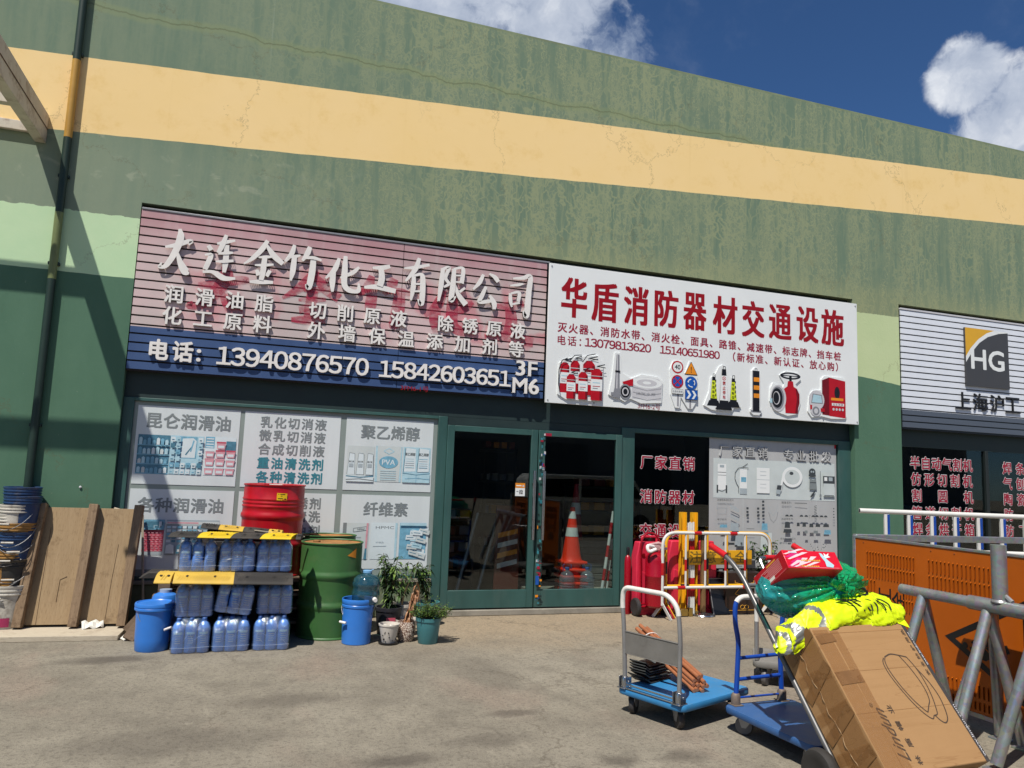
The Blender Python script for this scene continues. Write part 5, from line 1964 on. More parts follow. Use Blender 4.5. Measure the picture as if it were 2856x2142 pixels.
def pack(name_label, loc, rz, torn, M=None):
    o = thing("bottle_pack", name_label, "bottle pack", loc, rz, "wrapped packs of blue bottles")
    if M is not None:
        o.matrix_world = M
    for i in range(3):
        for j in range(2):
            bottle(o, -.1 + .1 * i, -.05 + .1 * j)
    # printed label on the front of each front bottle
    d_ = MB()
    for i in range(3):
        for k in range(5):
            a0, a1 = R(-132 + k * 17), R(-132 + (k + 1) * 17)
            x0, y0, x1, y1 = .0485 * math.cos(a0), .0485 * math.sin(a0), .0485 * math.cos(a1), .0485 * math.sin(a1)
            bx = -.1 + .1 * i
            d_.mat(0)
            d_.add([(bx + x0, -.05 + y0, .158), (bx + x1, -.05 + y1, .158), (bx + x1, -.05 + y1, .176), (bx + x0, -.05 + y0, .176)], [(0, 1, 2, 3)])
            d_.mat(1)
            for q in range(4):
                if 1 <= k <= 3:
                    z0 = .138 - q * .018
                    d_.add([(bx + x0, -.05 + y0, z0), (bx + x1, -.05 + y1, z0), (bx + x1, -.05 + y1, z0 + .007), (bx + x0, -.05 + y0, z0 + .007)], [(0, 1, 2, 3)])
    d_.build("label", [PALEBLUE, CAPG], o, smooth=0)
    # film: rounded box hull that follows the shoulders
    w_ = MB()
    ph = rr.uniform(0, 9)
    n, rings = 72, []
    for iz, (z, sx, sy) in enumerate([(.002, .150, .099), (.012, .156, .104), (.06, .157, .105), (.10, .156, .104), (.15, .157, .105), (.20, .156, .104), (.228, .150, .099), (.252, .136, .086), (.272, .120, .070), (.286, .112, .062), (.2915, .09, .05)]):
        ring = []
        for k in range(n):
            a = 2 * PI * k / n
            ca, sa = math.cos(a), math.sin(a)
            e = 5.0 if z < .21 else 3.0
            q = (abs(ca) ** e + abs(sa) ** e) ** (-1 / e)
            x, y = sx * q * ca, sy * q * sa
            wob = .0045 * mnoise.noise(Vector((x * 22 + ph, y * 22, z * 13 + (x * 18))))
            if z > .2:      # the film sags between the necks
                wob -= .010 * abs(math.sin(PI * (x + .05) / .1)) * min(1, (z - .2) / .05)
            ring.append((x * (1 + wob * 4), y * (1 + wob * 6), z + (wob * 1.2 if .02 < z else 0)))
        rings.append(ring)
    vs_ = [p_ for r__ in rings for p_ in r__]
    fs = []
    for i in range(len(rings) - 1):
        for k in range(n):
            k2 = (k + 1) % n
            mid = (Vector(rings[i][k]) + Vector(rings[i + 1][k2])) / 2
            if torn and mid.y < -.08 and ((mid.x - torn[0]) / torn[2]) ** 2 + ((mid.z - torn[1]) / torn[3]) ** 2 < 1:
                continue
            fs.append((i * n + k, i * n + k2, (i + 1) * n + k2, (i + 1) * n + k))
    fs.append(tuple((len(rings) - 1) * n + k for k in range(n)))
    w_.add(vs_, fs)
    w_.build("shrink_film", WRAP, o, smooth=40)
    # glinting creases and the welded seam near the bottom
    c_ = MB()
    c_.tube([(-.155, -.1075, .052), (-.05, -.1085, .048), (.06, -.108, .050), (.155, -.1075, .056)], .0012, 5)
    for k in range(7):
        x = rr.uniform(-.13, .1)
        z = rr.uniform(.08, .24)
        dx, dz = rr.uniform(.02, .08), rr.uniform(-.08, .08)
        c_.tube([(x, -.1085, z), (x + dx * .5, -.110, z + dz * .5 + .006), (x + dx, -.108, max(.03, z + dz))], [.0004, .0012, .0004], 5)
    c_.build("film_crease", CAPG, o)
    return o


PK = [((-.432, 7.155, 0), 2, None, "bottom row left blue bottle pack, next to the lidded bucket"), ((-.108, 7.175, 0), 0, None, "bottom row middle blue bottle pack"), ((.226, 7.17, 0), -2, None, "bottom row right blue bottle pack, near the green drum"),
      ((-.425, 7.20, .293), 1, None, "middle row left blue bottle pack under the yellow hump end"), (None, 0, (-.03, .13, .055, .055), "tilted middle row bottle pack with a torn hole in its film"), ((.235, 7.25, .293), 0, None, "middle row right blue bottle pack under the black hump half"),
      ((-.435, 7.25, .662), 2, (-.005, .165, .085, .072), "top row left bottle pack with a big round hole in its film"), ((-.108, 7.27, .660), -1, None, "top row middle blue bottle pack"), ((.205, 7.28, .655), 1, None, "top row right blue bottle pack")]
for loc, a, torn, lab in PK:
    if loc is None:
        M = Matrix.Translation((-.115, 7.185, .315)) @ Matrix.Rotation(R(8), 4, 'Y')
        pack(lab, (0, 0, 0), 0, torn, M)
    else:
        pack(lab, loc, R(a), torn)


# ---- rubber speed humps
def hump(label, M, segs, w_, h_, holes=True, bands=None):
    """profile across y, running along x; segs = [(x0, x1, material index)]"""
    o = thing("speed_hump", label, "speed hump", M=M, group="yellow and black rubber speed humps")
    prof = [(-.5, 0), (-.5, .10), (-.44, .35), (-.30, .8), (-.12, 1), (.12, 1), (.30, .8), (.44, .35), (.5, .10), (.5, 0)]
    for (x0, x1, mt, sk) in segs:
        m = MB()
        n = max(2, int((x1 - x0) / .03))
        vs_, fs = [], []
        k = len(prof)
        for i in range(n + 1):
            t = i / n
            for (py, pz) in prof:
                x = x0 + (x1 - x0) * t + sk * (py)
                vs_.append((x, py * w_, pz * h_))
        for i in range(n):
            for j in range(k):
                j2 = (j + 1) % k
                fs.append((i * k + j, (i + 1) * k + j, (i + 1) * k + j2, i * k + j2))
        fs.append(tuple(range(k)))
        fs.append(tuple(n * k + j for j in range(k))[::-1])
        m.add(vs_, fs)
        # tread ribs in a chevron on the two slopes
        if holes:
            for i in range(int((x1 - x0 - .06) / .022)):
                x = x0 + .03 + i * .022
                for (ya, za, yb, zb, s_) in ((-.43, .38, -.31, .79, .02), (-.29, .82, -.13, 1.0, -.02), (.29, .82, .13, 1.0, .02)):
                    m.tube([(x, ya * w_, za * h_ + .001), (x + s_, yb * w_, zb * h_ + .001)], .0032, 4)
        m.build("segment", mt, o, smooth=30)
    if holes:
        m = MB()
        for (x0, x1, mt, sk) in segs:
            for t in (.22, .68):
                x = x0 + (x1 - x0) * t
                mm = Matrix.Translation((x, -.30 * w_, .80 * h_)) @ Matrix.Rotation(R(24), 4, 'X')
                m.lathe([(.012, -.004), (.012, .0018), (0, .0018)], n=12, M=mm)
        m.build("bolt_hole", SBLACK, o)
    return o


# the lower one lies along the front of the packs, on the middle row
hump("yellow and black rubber hump lying across the middle row of packs", Matrix.Translation((-.14, 7.135, .588)) @ Matrix.Rotation(R(1.2), 4, 'Y') @ Matrix.Rotation(R(4), 4, 'X'),
     [(-.585, -.46, HUMPY, .04), (-.459, .02, HUMPY, 0), (.021, .51, RUBBER, 0)], .30, .068)
hump("black and yellow striped hump laid flat on the top row of packs", Matrix.Translation((-.11, 7.21, .955)) @ Matrix.Rotation(R(.6), 4, 'Y') @ Matrix.Rotation(R(1), 4, 'X'),
     [(-.52, -.285, RUBBER, .1), (-.283, -.01, HUMPY2, .12), (-.008, .235, RUBBER, .12), (.237, .50, HUMPY2, .12), (.502, .545, RUBBER, .04)], .22, .040)
hump("thin striped hump tilted on the black rubber behind the top row", Matrix.Translation((-.09, 7.46, .985)) @ Matrix.Rotation(R(4.5), 4, 'Y') @ Matrix.Rotation(R(-3), 4, 'X'),
     [(-.34, -.19, RUBBER, .03), (-.188, .02, HUMPY, .03), (.022, .24, RUBBER, .03), (.242, .36, HUMPY, .03)], .20, .045)
hump("black rubber hump lowest in the pile behind the top row", Matrix.Translation((-.05, 7.50, .93)) @ Matrix.Rotation(R(3), 4, 'Y'), [(-.34, .33, RUBBER, 0)], .24, .05)
o = thing("rubber_crate", "dark crate standing behind the packs that carries the rubber humps", "crate", (-.05, 7.52, 0))
m = MB()
m.b(-.42, .40, -.13, .12, 0, .905)
m.build("body", M_('dark crate board', lin(40, 36, 36), .8, 0, .2), o, bev=.01)
m = MB()
for z in (.12, .45, .78):
    m.b(-.425, .405, -.142, -.131, z, z + .07)
m.build("slat", M_('dark crate slat', lin(52, 46, 44), .8, 0, .2), o, bev=.003)
o = thing("wooden_lath", "thin pale lath resting on the humps and the green drum rim", "lath", (0, 0, 0))
m = MB()
m.bar((.02, 7.36, 1.005), (.47, 7.45, .945), .02, .010)
m.build("lath", PLANK, o, bev=.002)


# ---- steel drums
def drum(label, loc, mat_, lid, rz=0, r=.30, h_=.89, sy=1):
    o = thing("oil_drum", label, "drum", loc, rz)
    pr = [(0, .012), (r - .02, .012), (r - .004, .0), (r + .003, .004), (r + .003, .014), (r - .006, .022), (r - .004, .06)]
    for zc in (h_ * .34, h_ * .655):
        pr += [(r - .004, zc - .05), (r - .002, zc - .032), (r + .009, zc - .016), (r + .010, zc), (r + .009, zc + .016), (r - .002, zc + .032), (r - .004, zc + .05)]
    if lid != RUST:
        for zc in (h_ * .76, h_ * .80, h_ * .84):
            pr += [(r - .004, zc - .014), (r + .003, zc - .004), (r + .003, zc + .004), (r - .004, zc + .014)]
    pr += [(r - .004, h_ - .04), (r - .006, h_ - .016), (r + .004, h_ - .010), (r + .005, h_), (r - .004, h_ + .003), (r - .012, h_ - .006)]
    m = MB()
    m.lathe(pr, n=72, cap=False, sy=sy)
    for i_, v_ in enumerate(m.v):      # knocks and dents
        k_ = 1 + .012 * mnoise.noise(Vector((v_.x * 3.1 + loc[0] * 9, v_.y * 3.1, v_.z * 4.3))) - .03 * max(0, mnoise.noise(Vector((v_.x * 6 + loc[1], v_.y * 6, v_.z * 7 + loc[0]))) - .42)
        m.v[i_] = Vector((v_.x * k_, v_.y * k_, v_.z))
    m.build("body", mat_, o, smooth=50)
    m = MB()
    m.lathe([(r - .011, h_ - .012), (r - .03, h_ - .022), (0, h_ - .020)], n=48, cap=False, sy=sy)
    l_ = m.build("lid", lid, o)
    m = MB()
    m.lathe([(.036, 0), (.036, .014), (.03, .018), (0, .018)], c=(-.14, .14, h_ - .020), n=16)
    m.lathe([(.02, 0), (.02, .012), (0, .014)], c=(.16, -.12, h_ - .020), n=12)
    m.build("bung", lid, l_)
    return o


def drum_sticker(o, pts, mat_, r, name="sticker"):
    m = MB()
    n = 8
    a0, a1 = min(p_[0] for p_ in pts), max(p_[0] for p_ in pts)
    # strips between lower and upper outline
    lo = sorted([p_ for p_ in pts[:2]])
    hi = sorted([p_ for p_ in pts[2:]])
    vs_ = []
    for i in range(n + 1):
        t = i / n
        for e in (lo, hi):
            a = R(e[0][0] + (e[1][0] - e[0][0]) * t)
            z = e[0][1] + (e[1][1] - e[0][1]) * t
            vs_.append((r * math.cos(a), r * math.sin(a), z))
    m.add(vs_, [(2 * i, 2 * i + 2, 2 * i + 3, 2 * i + 1) for i in range(n)])
    return m.build(name, mat_, o)


rd = drum("red steel drum with a yellow paper label standing on the pallets", (.186, 8.065, .521), REDDRUM, REDDRUM)
st_ = drum_sticker(rd, [(-87, .745), (-68, .74), (-87, .815), (-68, .81)], STICKY, .3035, "label")
m = MB()
for (a0, a1, z0, z1) in ((-85, -83, .80, .806), (-81, -72, .797, .804), (-80, -77, .782, .788), (-85, -76, .757, .764), (-73, -70, .752, .762)):
    m.add([(.3042 * math.cos(R(a)), .3042 * math.sin(R(a)), z) for a, z in ((a0, z0), ((a0 + a1) / 2, z0), (a1, z0), (a1, z1), ((a0 + a1) / 2, z1), (a0, z1))], [(0, 1, 2, 3, 4, 5)])
m.build("print", SBLACK, st_, smooth=0)
m = MB()
m.b(-.06, .06, -.30, -.2, .892, .897)
m.build("paper", PAPER, rd, smooth=0)
gd = drum("green steel drum with rusty lid and orange triangle sticker, front one", (.755, 7.665, 0), GRNDRUM, RUST, 0, .295, .885)
m = MB()
tri = [(-66, .775), (-45, .745), (-45, .845)]
vs_ = [(  .2945 * math.cos(R(-66 + 21 * i / 6)), .2945 * math.sin(R(-66 + 21 * i / 6)), z) for i in range(7) for z in (.775 - .03 * i / 6, .775 + .065 * i / 6)]
m.add(vs_, [(2 * i, 2 * i + 2, 2 * i + 3, 2 * i + 1) for i in range(6)])
m.build("sticker", STICKO, gd)
drum("second green drum with rusty lid, flattened to fit, hidden behind the front green drum", (.755, 8.185, 0), GRNDRUM, RUST, 0, .292, .905, .74)  # depth squeezed so it fits between the front drum and the window

# ---- blue bucket with a water jug standing in it
o = thing("bucket", "blue open bucket carrying the big water jug, right of the green drum", "bucket", (.985, 7.265, 0))
m = MB()
m.lathe([(0, 0), (.126, 0), (.131, .006), (.140, .33), (.146, .332), (.147, .35), (.143, .355), (.147, .362), (.150, .395), (.146, .405), (.140, .402), (.130, .02), (0, .02)], n=40)
m.build("body", BLUEB, o)
m = MB()
M = Matrix.Rotation(R(-12), 4, 'Z')
handle_arc(m, .15, .33, .14, .5, M, .003)
m.build("handle", WIRE, o)
m = MB()
m.tube([(-.165, -.06, .205), (-.115, -.11, .20)], .011, 10)
m.build("grip", LETWHITE, o)
o = thing("water_jug", "bluish water dispenser jug with pale blue cap sitting in the blue bucket", "water jug", M=Matrix.Translation((1.045, 7.262, .355)) @ Matrix.Rotation(R(2), 4, 'Y'))
m = MB()
m.lathe([(0, 0), (.110, 0), (.122, .008), (.124, .06), (.130, .075), (.130, .10), (.124, .115), (.124, .15), (.131, .165), (.131, .19), (.124, .205), (.120, .225), (.09, .255), (.045, .272), (.038, .285)], n=36, cap=False)
m.build("bottle", JUGP, o)
m = MB()
m.lathe([(.04, .278), (.043, .280), (.043, .300), (.038, .304), (0, .304)], n=20)
m.tube([(.03, -.01, .304), (.055, -.015, .315)], .004, 6)
m.build("cap", M_('pale blue cap', lin(110, 160, 200), .4), o)
m = MB()
m.tube([(.07, -.115, .055), (.075, -.150, .052)], [.022, .018], 14)
m.build("tap_plug", LETWHITE, o)


# ---- potted plants in front of the shop
def leaf(mb, p0, d, ln, wd, droop=.4):
    d = d.normalized()
    s_ = d.cross(Vector((0, 0, 1)))
    if s_.length < .05:
        s_ = Vector((1, 0, 0))
    s_.normalize()
    a = p0 + d * ln * .5 + Vector((0, 0, -droop * ln * .10))
    e = p0 + d * ln + Vector((0, 0, -droop * ln * .55))
    f_ = Vector((0, 0, .18 * wd))
    mb.add([p0, a + s_ * wd * .5 + f_, e, a - s_ * wd * .5 + f_, a - f_ * .5], [(0, 4, 1), (4, 2, 1), (0, 3, 4), (4, 3, 2)])


def pot(o, rt, rb, h_, mat_, soil=True, rim=.01):
    m = MB()
    m.lathe([(0, 0), (rb, 0), (rb + .003, .004), (rt - rim * .4, h_ * .86), (rt + rim * .3, h_ * .87), (rt + rim * .5, h_), (rt - .008, h_), (rt - .012, h_ * .86), (0, h_ * .84)], n=32)
    m.build("pot", mat_, o)
    if soil:
        m = MB()
        m.lathe([(0, h_ * .875), (rt - .013, h_ * .865)], n=20, cap=False)
        m.build("soil", SOIL, o)


def shoots(o, h_, z0, n_stem, spread, leaf_len, leaf_w, mats, seed, dens=26, up=.2, lo=.25, kink=.02, name="foliage"):
    q = random.Random(seed)
    st, lf = MB(), MB()
    for s_ in range(n_stem):
        a = q.uniform(0, 6.28)
        L = h_ * q.uniform(.7, 1)
        sp = spread * q.uniform(.2, 1)
        pts = []
        for k in range(7):
            t = k / 6
            pts.append(Vector((math.cos(a) * sp * t ** 1.3 + q.uniform(-1, 1) * kink * t, math.sin(a) * sp * t ** 1.3 + q.uniform(-1, 1) * kink * t, z0 + L * t)))
        st.tube(pts, [.006 * (1 - .8 * k / 6) + .0008 for k in range(7)], 6)
        for k in range(dens):
            t = lo + (1 - lo) * (k / dens) ** .8
            i = min(5, int(t * 6))
            p_ = pts[i].lerp(pts[i + 1], t * 6 - i)
            b_ = q.uniform(0, 6.28)
            lf.mat(q.choice([0, 0, 1, 2]) if len(mats) > 2 else q.randrange(len(mats)))
            leaf(lf, p_, Vector((math.cos(b_), math.sin(b_), up + q.uniform(-.5, .5))), leaf_len * q.uniform(.6, 1.15), leaf_w * q.uniform(.7, 1.1), q.uniform(.3, 1.6))
    st.build("stem", STEM, o)
    lf.build(name, mats, o, smooth=0)


o = thing("potted_plant", "tall dark leafed shrub in a dark pot behind the white pot", "potted plant", (1.335, 7.62, 0), 0, "potted plants by the window ledge")
pot(o, .13, .10, .26, DKPOT)
shoots(o, .56, .23, 8, .14, .085, .027, [LEAF2, LEAF, LEAF3], 4, 62, .1, .08)
m = MB()
m.b(-.04, .05, -.128, -.122, .12, .17)
m.build("label", PINKR, o, smooth=0)
o = thing("potted_plant", "thin branched plant in a grey green pot close to the door post", "potted plant", (1.80, 7.98, 0), 0, "potted plants by the window ledge")
pot(o, .13, .10, .24, TEALPOT)
shoots(o, .42, .22, 7, .17, .08, .030, [LEAF2, LEAF, LEAF3], 9, 36, 0, .2)
o = thing("potted_plant", "spindly shrub growing from a white bowl behind the dried plant", "potted plant", (1.545, 8.02, 0), 0, "potted plants by the window ledge")
pot(o, .12, .08, .22, TERRA)
shoots(o, .48, .20, 6, .22, .075, .026, [LEAF, LEAF2, LEAF3], 21, 36, 0, .25)
o = thing("flower_pot", "white pot with dark drips and a black saucer, left of the patterned pot", "flower pot", (1.272, 7.18, 0), 0)
m = MB()
m.lathe([(0, 0), (.09, 0), (.095, .018), (.085, .02), (0, .012)], n=28)
m.build("saucer", SBLACK, o)
m = MB()
m.lathe([(0, .014), (.062, .014), (.064, .018), (.092, .165), (.097, .168), (.098, .182), (.089, .182), (.084, .15), (0, .148)], n=32)
m.build("pot", TERRA, o)
m = MB()
q = random.Random(8)
for k in range(9):
    a, z = R(q.uniform(-150, -30)), q.uniform(.03, .12)
    r1 = .066 + (z - .018) * .19
    m.sphere((r1 * math.cos(a), r1 * math.sin(a), z), q.uniform(.004, .009), 8, 5)
m.build("drip_stain", SBLACK, o)
m = MB()
m.sphere((.02, -.02, .155), (.035, .03, .02), 10, 6, lambda d_: 1 + .3 * mnoise.noise(d_ * 3))
m.sphere((-.035, .02, .155), (.03, .035, .018), 10, 6, lambda d_: 1 + .3 * mnoise.noise(d_ * 4))
m.build("pebble", TERRA, o)


def crackle():
    m, t = new_mat('brown patterned glaze')
    oc = t.objc()
    e = t.voro(t.mapv(oc, (1, 1, 1)), 55, 'DISTANCE_TO_EDGE')
    c = t.mix(t.step(e, .07, .14), lin(92, 54, 40), lin(212, 198, 184))
    t.out(t.principled(c, .35))
    return m


o = thing("potted_plant", "dried brown plant in a small patterned white pot", "potted plant", (1.452, 7.275, 0), 0, "potted plants by the window ledge")
m = MB()
m.lathe([(0, 0), (.062, 0), (.072, .02), (.086, .075), (.086, .14), (.080, .182), (.073, .18), (.07, .15), (0, .15)], n=32)
m.build("pot", crackle(), o)
q = random.Random(31)
st, lf = MB(), MB()
for s_ in range(3):
    pts = [Vector((.01 * s_ - .01 + .09 * (k / 6) ** 1.2, .01 * s_ - .02 * k / 6, .15 + .40 * k / 6 * (1 - .12 * s_))) for k in range(7)]
    st.tube(pts, .004, 6)
    for k in range(40):
        t = k / 40
        i = min(5, int(t * 6))
        p_ = pts[i].lerp(pts[i + 1], t * 6 - i)
        b_ = q.uniform(0, 6.28)
        leaf(lf, p_, Vector((math.cos(b_), math.sin(b_), -.6)), .06 * q.uniform(.6, 1.1), .022, 2.2)
st.build("stem", STEM, o)
lf.build("foliage", DRYLEAF, o, smooth=0)
o = thing("flower_pot", "cream low bowl pot standing behind the dried plant", "flower pot", (1.50, 7.56, 0), 0)
pot(o, .12, .08, .15, TERRA)
o = thing("potted_plant", "bushy fine leafed herb in a teal pot, front right of the group", "potted plant", (1.64, 7.165, 0), 0, "potted plants by the window ledge")
pot(o, .118, .088, .235, TEALPOT)
q = random.Random(17)
lf, st = MB(), MB()
for k in range(110):
    a = q.uniform(0, 6.28)
    s_ = .21 * math.sqrt(q.random())
    top = Vector((math.cos(a) * s_ + .02, math.sin(a) * s_ * .8, .23 + q.uniform(.02, .17) * (1.25 - s_ * 2.6)))
    st.tube([(top.x * .3, top.y * .3, .2), (top.x * .75, top.y * .75, top.z * .8 + .05), top], .0012, 4)
    for j in range(15):
        b_ = q.uniform(0, 6.28)
        p_ = Vector((top.x * .6, top.y * .6, .24)).lerp(top, q.uniform(.2, 1.05)) + Vector((q.uniform(-.02, .02), q.uniform(-.02, .02), q.uniform(-.015, .02)))
        lf.mat(q.choice([0, 1, 1, 2]))
        leaf(lf, p_, Vector((math.cos(b_), math.sin(b_), q.uniform(-.2, .7))), q.uniform(.018, .032), .013, .6)
st.build("stem", STEM, o)
lf.build("foliage", [LEAF, LEAF3, LEAF2], o, smooth=0)
for i, (x, y, r, lab) in enumerate(((1.36, 7.45, .05, "pale rubble lump between the dark pot and the cream bowl"), (1.40, 7.92, .06, "white rubble lump on the ground behind the shrub"))):
    o = thing("rubble_lump", lab, "rubble", (x, y, 0))
    m = MB()
    m.sphere((0, 0, r * .7), (r * 1.2, r, r * .8), 12, 8, lambda d_: 1 + .35 * mnoise.noise(d_ * 2.3 + Vector((i * 5, 0, 0))))
    m.build("lump", TERRA, o, smooth=20)

# ================================================================== BEHIND THE GLASS DOORS
N_IN = len(COL.objects)
def cone(label, loc, h_, rb, mat_, bands, base=True):
    o = thing("traffic_cone", label, "traffic cone", loc)
    z0 = .035 if base else 0
    m = MB()
    if base:
        m.box((0, 0, .0175), (rb * 2.5, rb * 2.5, .035))
        m.build("base", mat_, o, bev=.012)
        m = MB()
    rt = .028
    rz_ = lambda z: rb + (rt - rb) * (z - z0) / (h_ - z0)
    m.lathe([(rb + .012, z0), (rb, z0 + .02)] + [(rz_(z0 + (h_ - z0) * t), z0 + (h_ - z0) * t) for t in (.1, .3, .5, .7, .9, 1)] + [(rt - .008, h_), (rt - .01, h_ - .05)], n=32, cap=False)
    m.build("body", mat_, o)
    for a, b_ in bands:
        m = MB()
        m.lathe([(rz_(a) + .002, a), (rz_(b_) + .002, b_)], n=32, cap=False)
        m.build("reflective_collar", CONEW, o)
    return o


o = thing("display_step", "low grey display step just inside the right glass door", "step", (3.93, 9.25, .022))
m = MB()
m.b(-.52, .62, -.40, .55, 0, .14)
m.build("slab", CONC, o, bev=.006)
for i in range(4):
    cone("one of the orange cones nested low in the stack behind the glass door" if 0 else ["lowest nested orange cone of the stack behind the glass door", "second nested orange cone from the bottom behind the glass door", "third nested orange cone from the bottom behind the glass door", "fourth nested orange cone, just under the tall one behind the glass door"][i],
         (3.92 + .012 * math.sin(i * 2), 9.08, .163 + i * .082), .60, .13, CONEO, [])['group'] = "nested orange cones behind the door"
o = cone("topmost bright orange cone with two white collars behind the right glass door", (3.92, 9.08, .495), .69, .125, CONEO, [(.33, .44), (.55, .64)])
o['group'] = "nested orange cones behind the door"
cone("big dull red cone standing behind the orange cones in the dim shop", (4.22, 9.65, .022), 1.45, .17, CONED, [(.55, .65), (1.05, 1.2)])
for i in range(7):
    o = thing("wheel_stop", ["bottom", "second", "third", "fourth", "fifth", "sixth", "topmost"][i] + " grey rubber wheel stop in the pile behind the glass door", "wheel stop", (4.40, 9.42, .163 + i * .083), rr.uniform(-.06, .06), "piled rubber wheel stops")
    m = MB()
    m.prism([(-.28, 0), (.28, 0), (.26, .05), (.2, .075), (-.2, .08), (-.26, .05)], -.08, .08)
    m.build("block", M_('grey rubber', lin(96, 94, 90), .8, 0, .2), o, bev=.008)


def big_bottle(label, x):
    o = thing("water_bottle", label, "water bottle", (x, 8.93, .163))
    m = MB()
    pr = [(0, 0), (.085, 0), (.095, .01)]
    for k in range(4):
        pr += [(.096, .02 + k * .03), (.090, .032 + k * .03), (.096, .044 + k * .03)]
    pr += [(.096, .15), (.092, .19), (.07, .235), (.03, .262), (.025, .285)]
    m.lathe(pr, n=28, cap=False)
    m.build("bottle", WATERP, o)
    m = MB()
    m.lathe([(.028, .272), (.029, .274), (.029, .298), (.025, .302), (0, .302)], n=16)
    m.build("cap", CAPB, o)
    m = MB()
    m.tube([(-.05, 0, .255), (-.055, 0, .33), (.0, 0, .35), (.055, 0, .33), (.05, 0, .255)], .004, 6)
    m.build("handle", CAPB, o)
    return o


big_bottle("left of two big clear water bottles behind the glass door", 3.80)['group'] = "big water bottles behind the door"
big_bottle("right of two big clear water bottles behind the glass door", 4.075)['group'] = "big water bottles behind the door"


def striped_pole(label, p0, p1, r, n, group):
    p0, p1 = Vector(p0), Vector(p1)
    o = thing("warning_pole", label, "warning pole", tuple(p0), 0, group)
    for k in range(n):
        m = MB()
        a, b_ = (p1 - p0) * (k / n), (p1 - p0) * ((k + 1) / n)
        m.tube([a, b_], r, 12)
        m.build("band", BWHITE if k % 2 == 0 else BRED, o)
    return o


striped_pole("front red and white pole leaning behind the right glass door", (4.27, 8.90, .163), (4.45, 8.98, 1.15), .02, 7, "red and white poles in the doorway")
striped_pole("rear red and white pole leaning behind the right glass door", (4.36, 8.95, .163), (4.50, 9.05, 1.05), .02, 7, "red and white poles in the doorway")
o = thing("warning_board", "dim board with diagonal stripes behind the left glass door", "warning board", (3.15, 9.4, .022))
m = MB()
m.b(-.16, .16, -.02, .02, 0, 1.15)
m.build("board", M_('dull brown board', lin(96, 40, 26), .7), o, bev=.004)
d = Dec(0, .62, .26, .5, -.0205, [BWHITE, SORANGE])
for k in range(4):
    d.poly([(0, k * .25), (1, k * .25 + .12), (1, k * .25 + .24), (0, k * .25 + .12)], k % 2)
d.build("stripe", o)
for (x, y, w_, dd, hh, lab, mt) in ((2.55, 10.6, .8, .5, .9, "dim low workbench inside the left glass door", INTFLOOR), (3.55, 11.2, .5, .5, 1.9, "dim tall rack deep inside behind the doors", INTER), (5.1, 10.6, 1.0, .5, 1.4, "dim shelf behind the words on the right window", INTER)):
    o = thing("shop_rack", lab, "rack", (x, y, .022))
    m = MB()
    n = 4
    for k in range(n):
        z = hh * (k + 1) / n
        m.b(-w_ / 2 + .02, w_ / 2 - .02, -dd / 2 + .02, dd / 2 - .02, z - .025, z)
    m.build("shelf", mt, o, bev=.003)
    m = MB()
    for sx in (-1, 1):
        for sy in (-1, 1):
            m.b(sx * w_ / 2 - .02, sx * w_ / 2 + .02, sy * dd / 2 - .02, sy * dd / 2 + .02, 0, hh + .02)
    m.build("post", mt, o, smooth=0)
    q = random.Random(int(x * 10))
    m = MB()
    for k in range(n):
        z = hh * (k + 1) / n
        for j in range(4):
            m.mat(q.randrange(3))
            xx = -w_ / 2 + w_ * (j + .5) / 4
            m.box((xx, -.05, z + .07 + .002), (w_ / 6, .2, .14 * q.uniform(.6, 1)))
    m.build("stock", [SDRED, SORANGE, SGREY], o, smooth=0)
for i in range(3):
    o = thing("tilted_tube", ["left", "middle", "right"][i] + " of three slanting grey tubes in the dim shop behind the left door", "tube", (0, 0, 0), 0, "slanting tubes inside the left door")
    m = MB()
    m.tube([(2.42 + .28 * i, 9.5, .022), (2.75 + .28 * i, 9.75, 1.05)], .022, 10)
    m.build("tube", SILVER, o)
o = thing("yellow_post", "dim yellow folded post standing inside the right door", "post", (4.1, 10.8, .022))
m = MB()
m.b(-.06, -.01, 0, .05, 0, 2.0)
m.b(.01, .06, 0, .05, 0, 2.0)
m.b(-.06, .06, .052, .06, 0, 2.0)
m.build("post", BYEL, o, smooth=0)

for o in list(COL.objects)[N_IN:]:
    if o.parent is None:
        o.location.y -= .27  # pulled nearer and towards camera X, as the glazing was
        o.location.x *= .968
        o.location.z += .04

# ================================================================== IN FRONT OF THE RIGHT WINDOW
# red plastic cases
def red_case(label, x0, x1, y0, y1, h_):
    o = thing("plastic_case", label, "plastic case", ((x0 + x1) / 2, (y0 + y1) / 2, 0))
    w_, dd = x1 - x0, y1 - y0
    m = MB()
    m.prism([(-w_ / 2, 0), (w_ / 2, 0), (w_ / 2, h_ * .8), (w_ / 2 - .04, h_), (-w_ / 2 + .04, h_), (-w_ / 2, h_ * .8)], -dd / 2, dd / 2)
    m.build("body", CASERED, o, bev=.014, seg=3)
    m = MB()
    m.prism([(-w_ * .40, .06), (-w_ * .08, .06), (-w_ * .02, h_ * .52), (-w_ * .40, h_ * .62)], -dd / 2 - .012, -dd / 2 + .003)
    m.prism([(w_ * .08, .06), (w_ * .40, .06), (w_ * .40, h_ * .62), (w_ * .02, h_ * .52)], -dd / 2 - .012, -dd / 2 + .003)
    m.build("moulded_panel", CASERED, o, bev=.006)
    m = MB()
    m.tube(fillet([(-.10, 0, h_ - .004), (-.10, 0, h_ + .06), (.10, 0, h_ + .06), (.10, 0, h_ - .004)], .04), .014, 10)
    m.build("handle", CASERED, o)
    m = MB()
    for x in (-w_ * .28, w_ * .28):
        m.tube([(x, -dd / 2 - .01, h_ * .82), (x, -dd / 2 + .02, h_ * .82)], .022, 12)
    m.build("latch", SDRED, o)
    return o


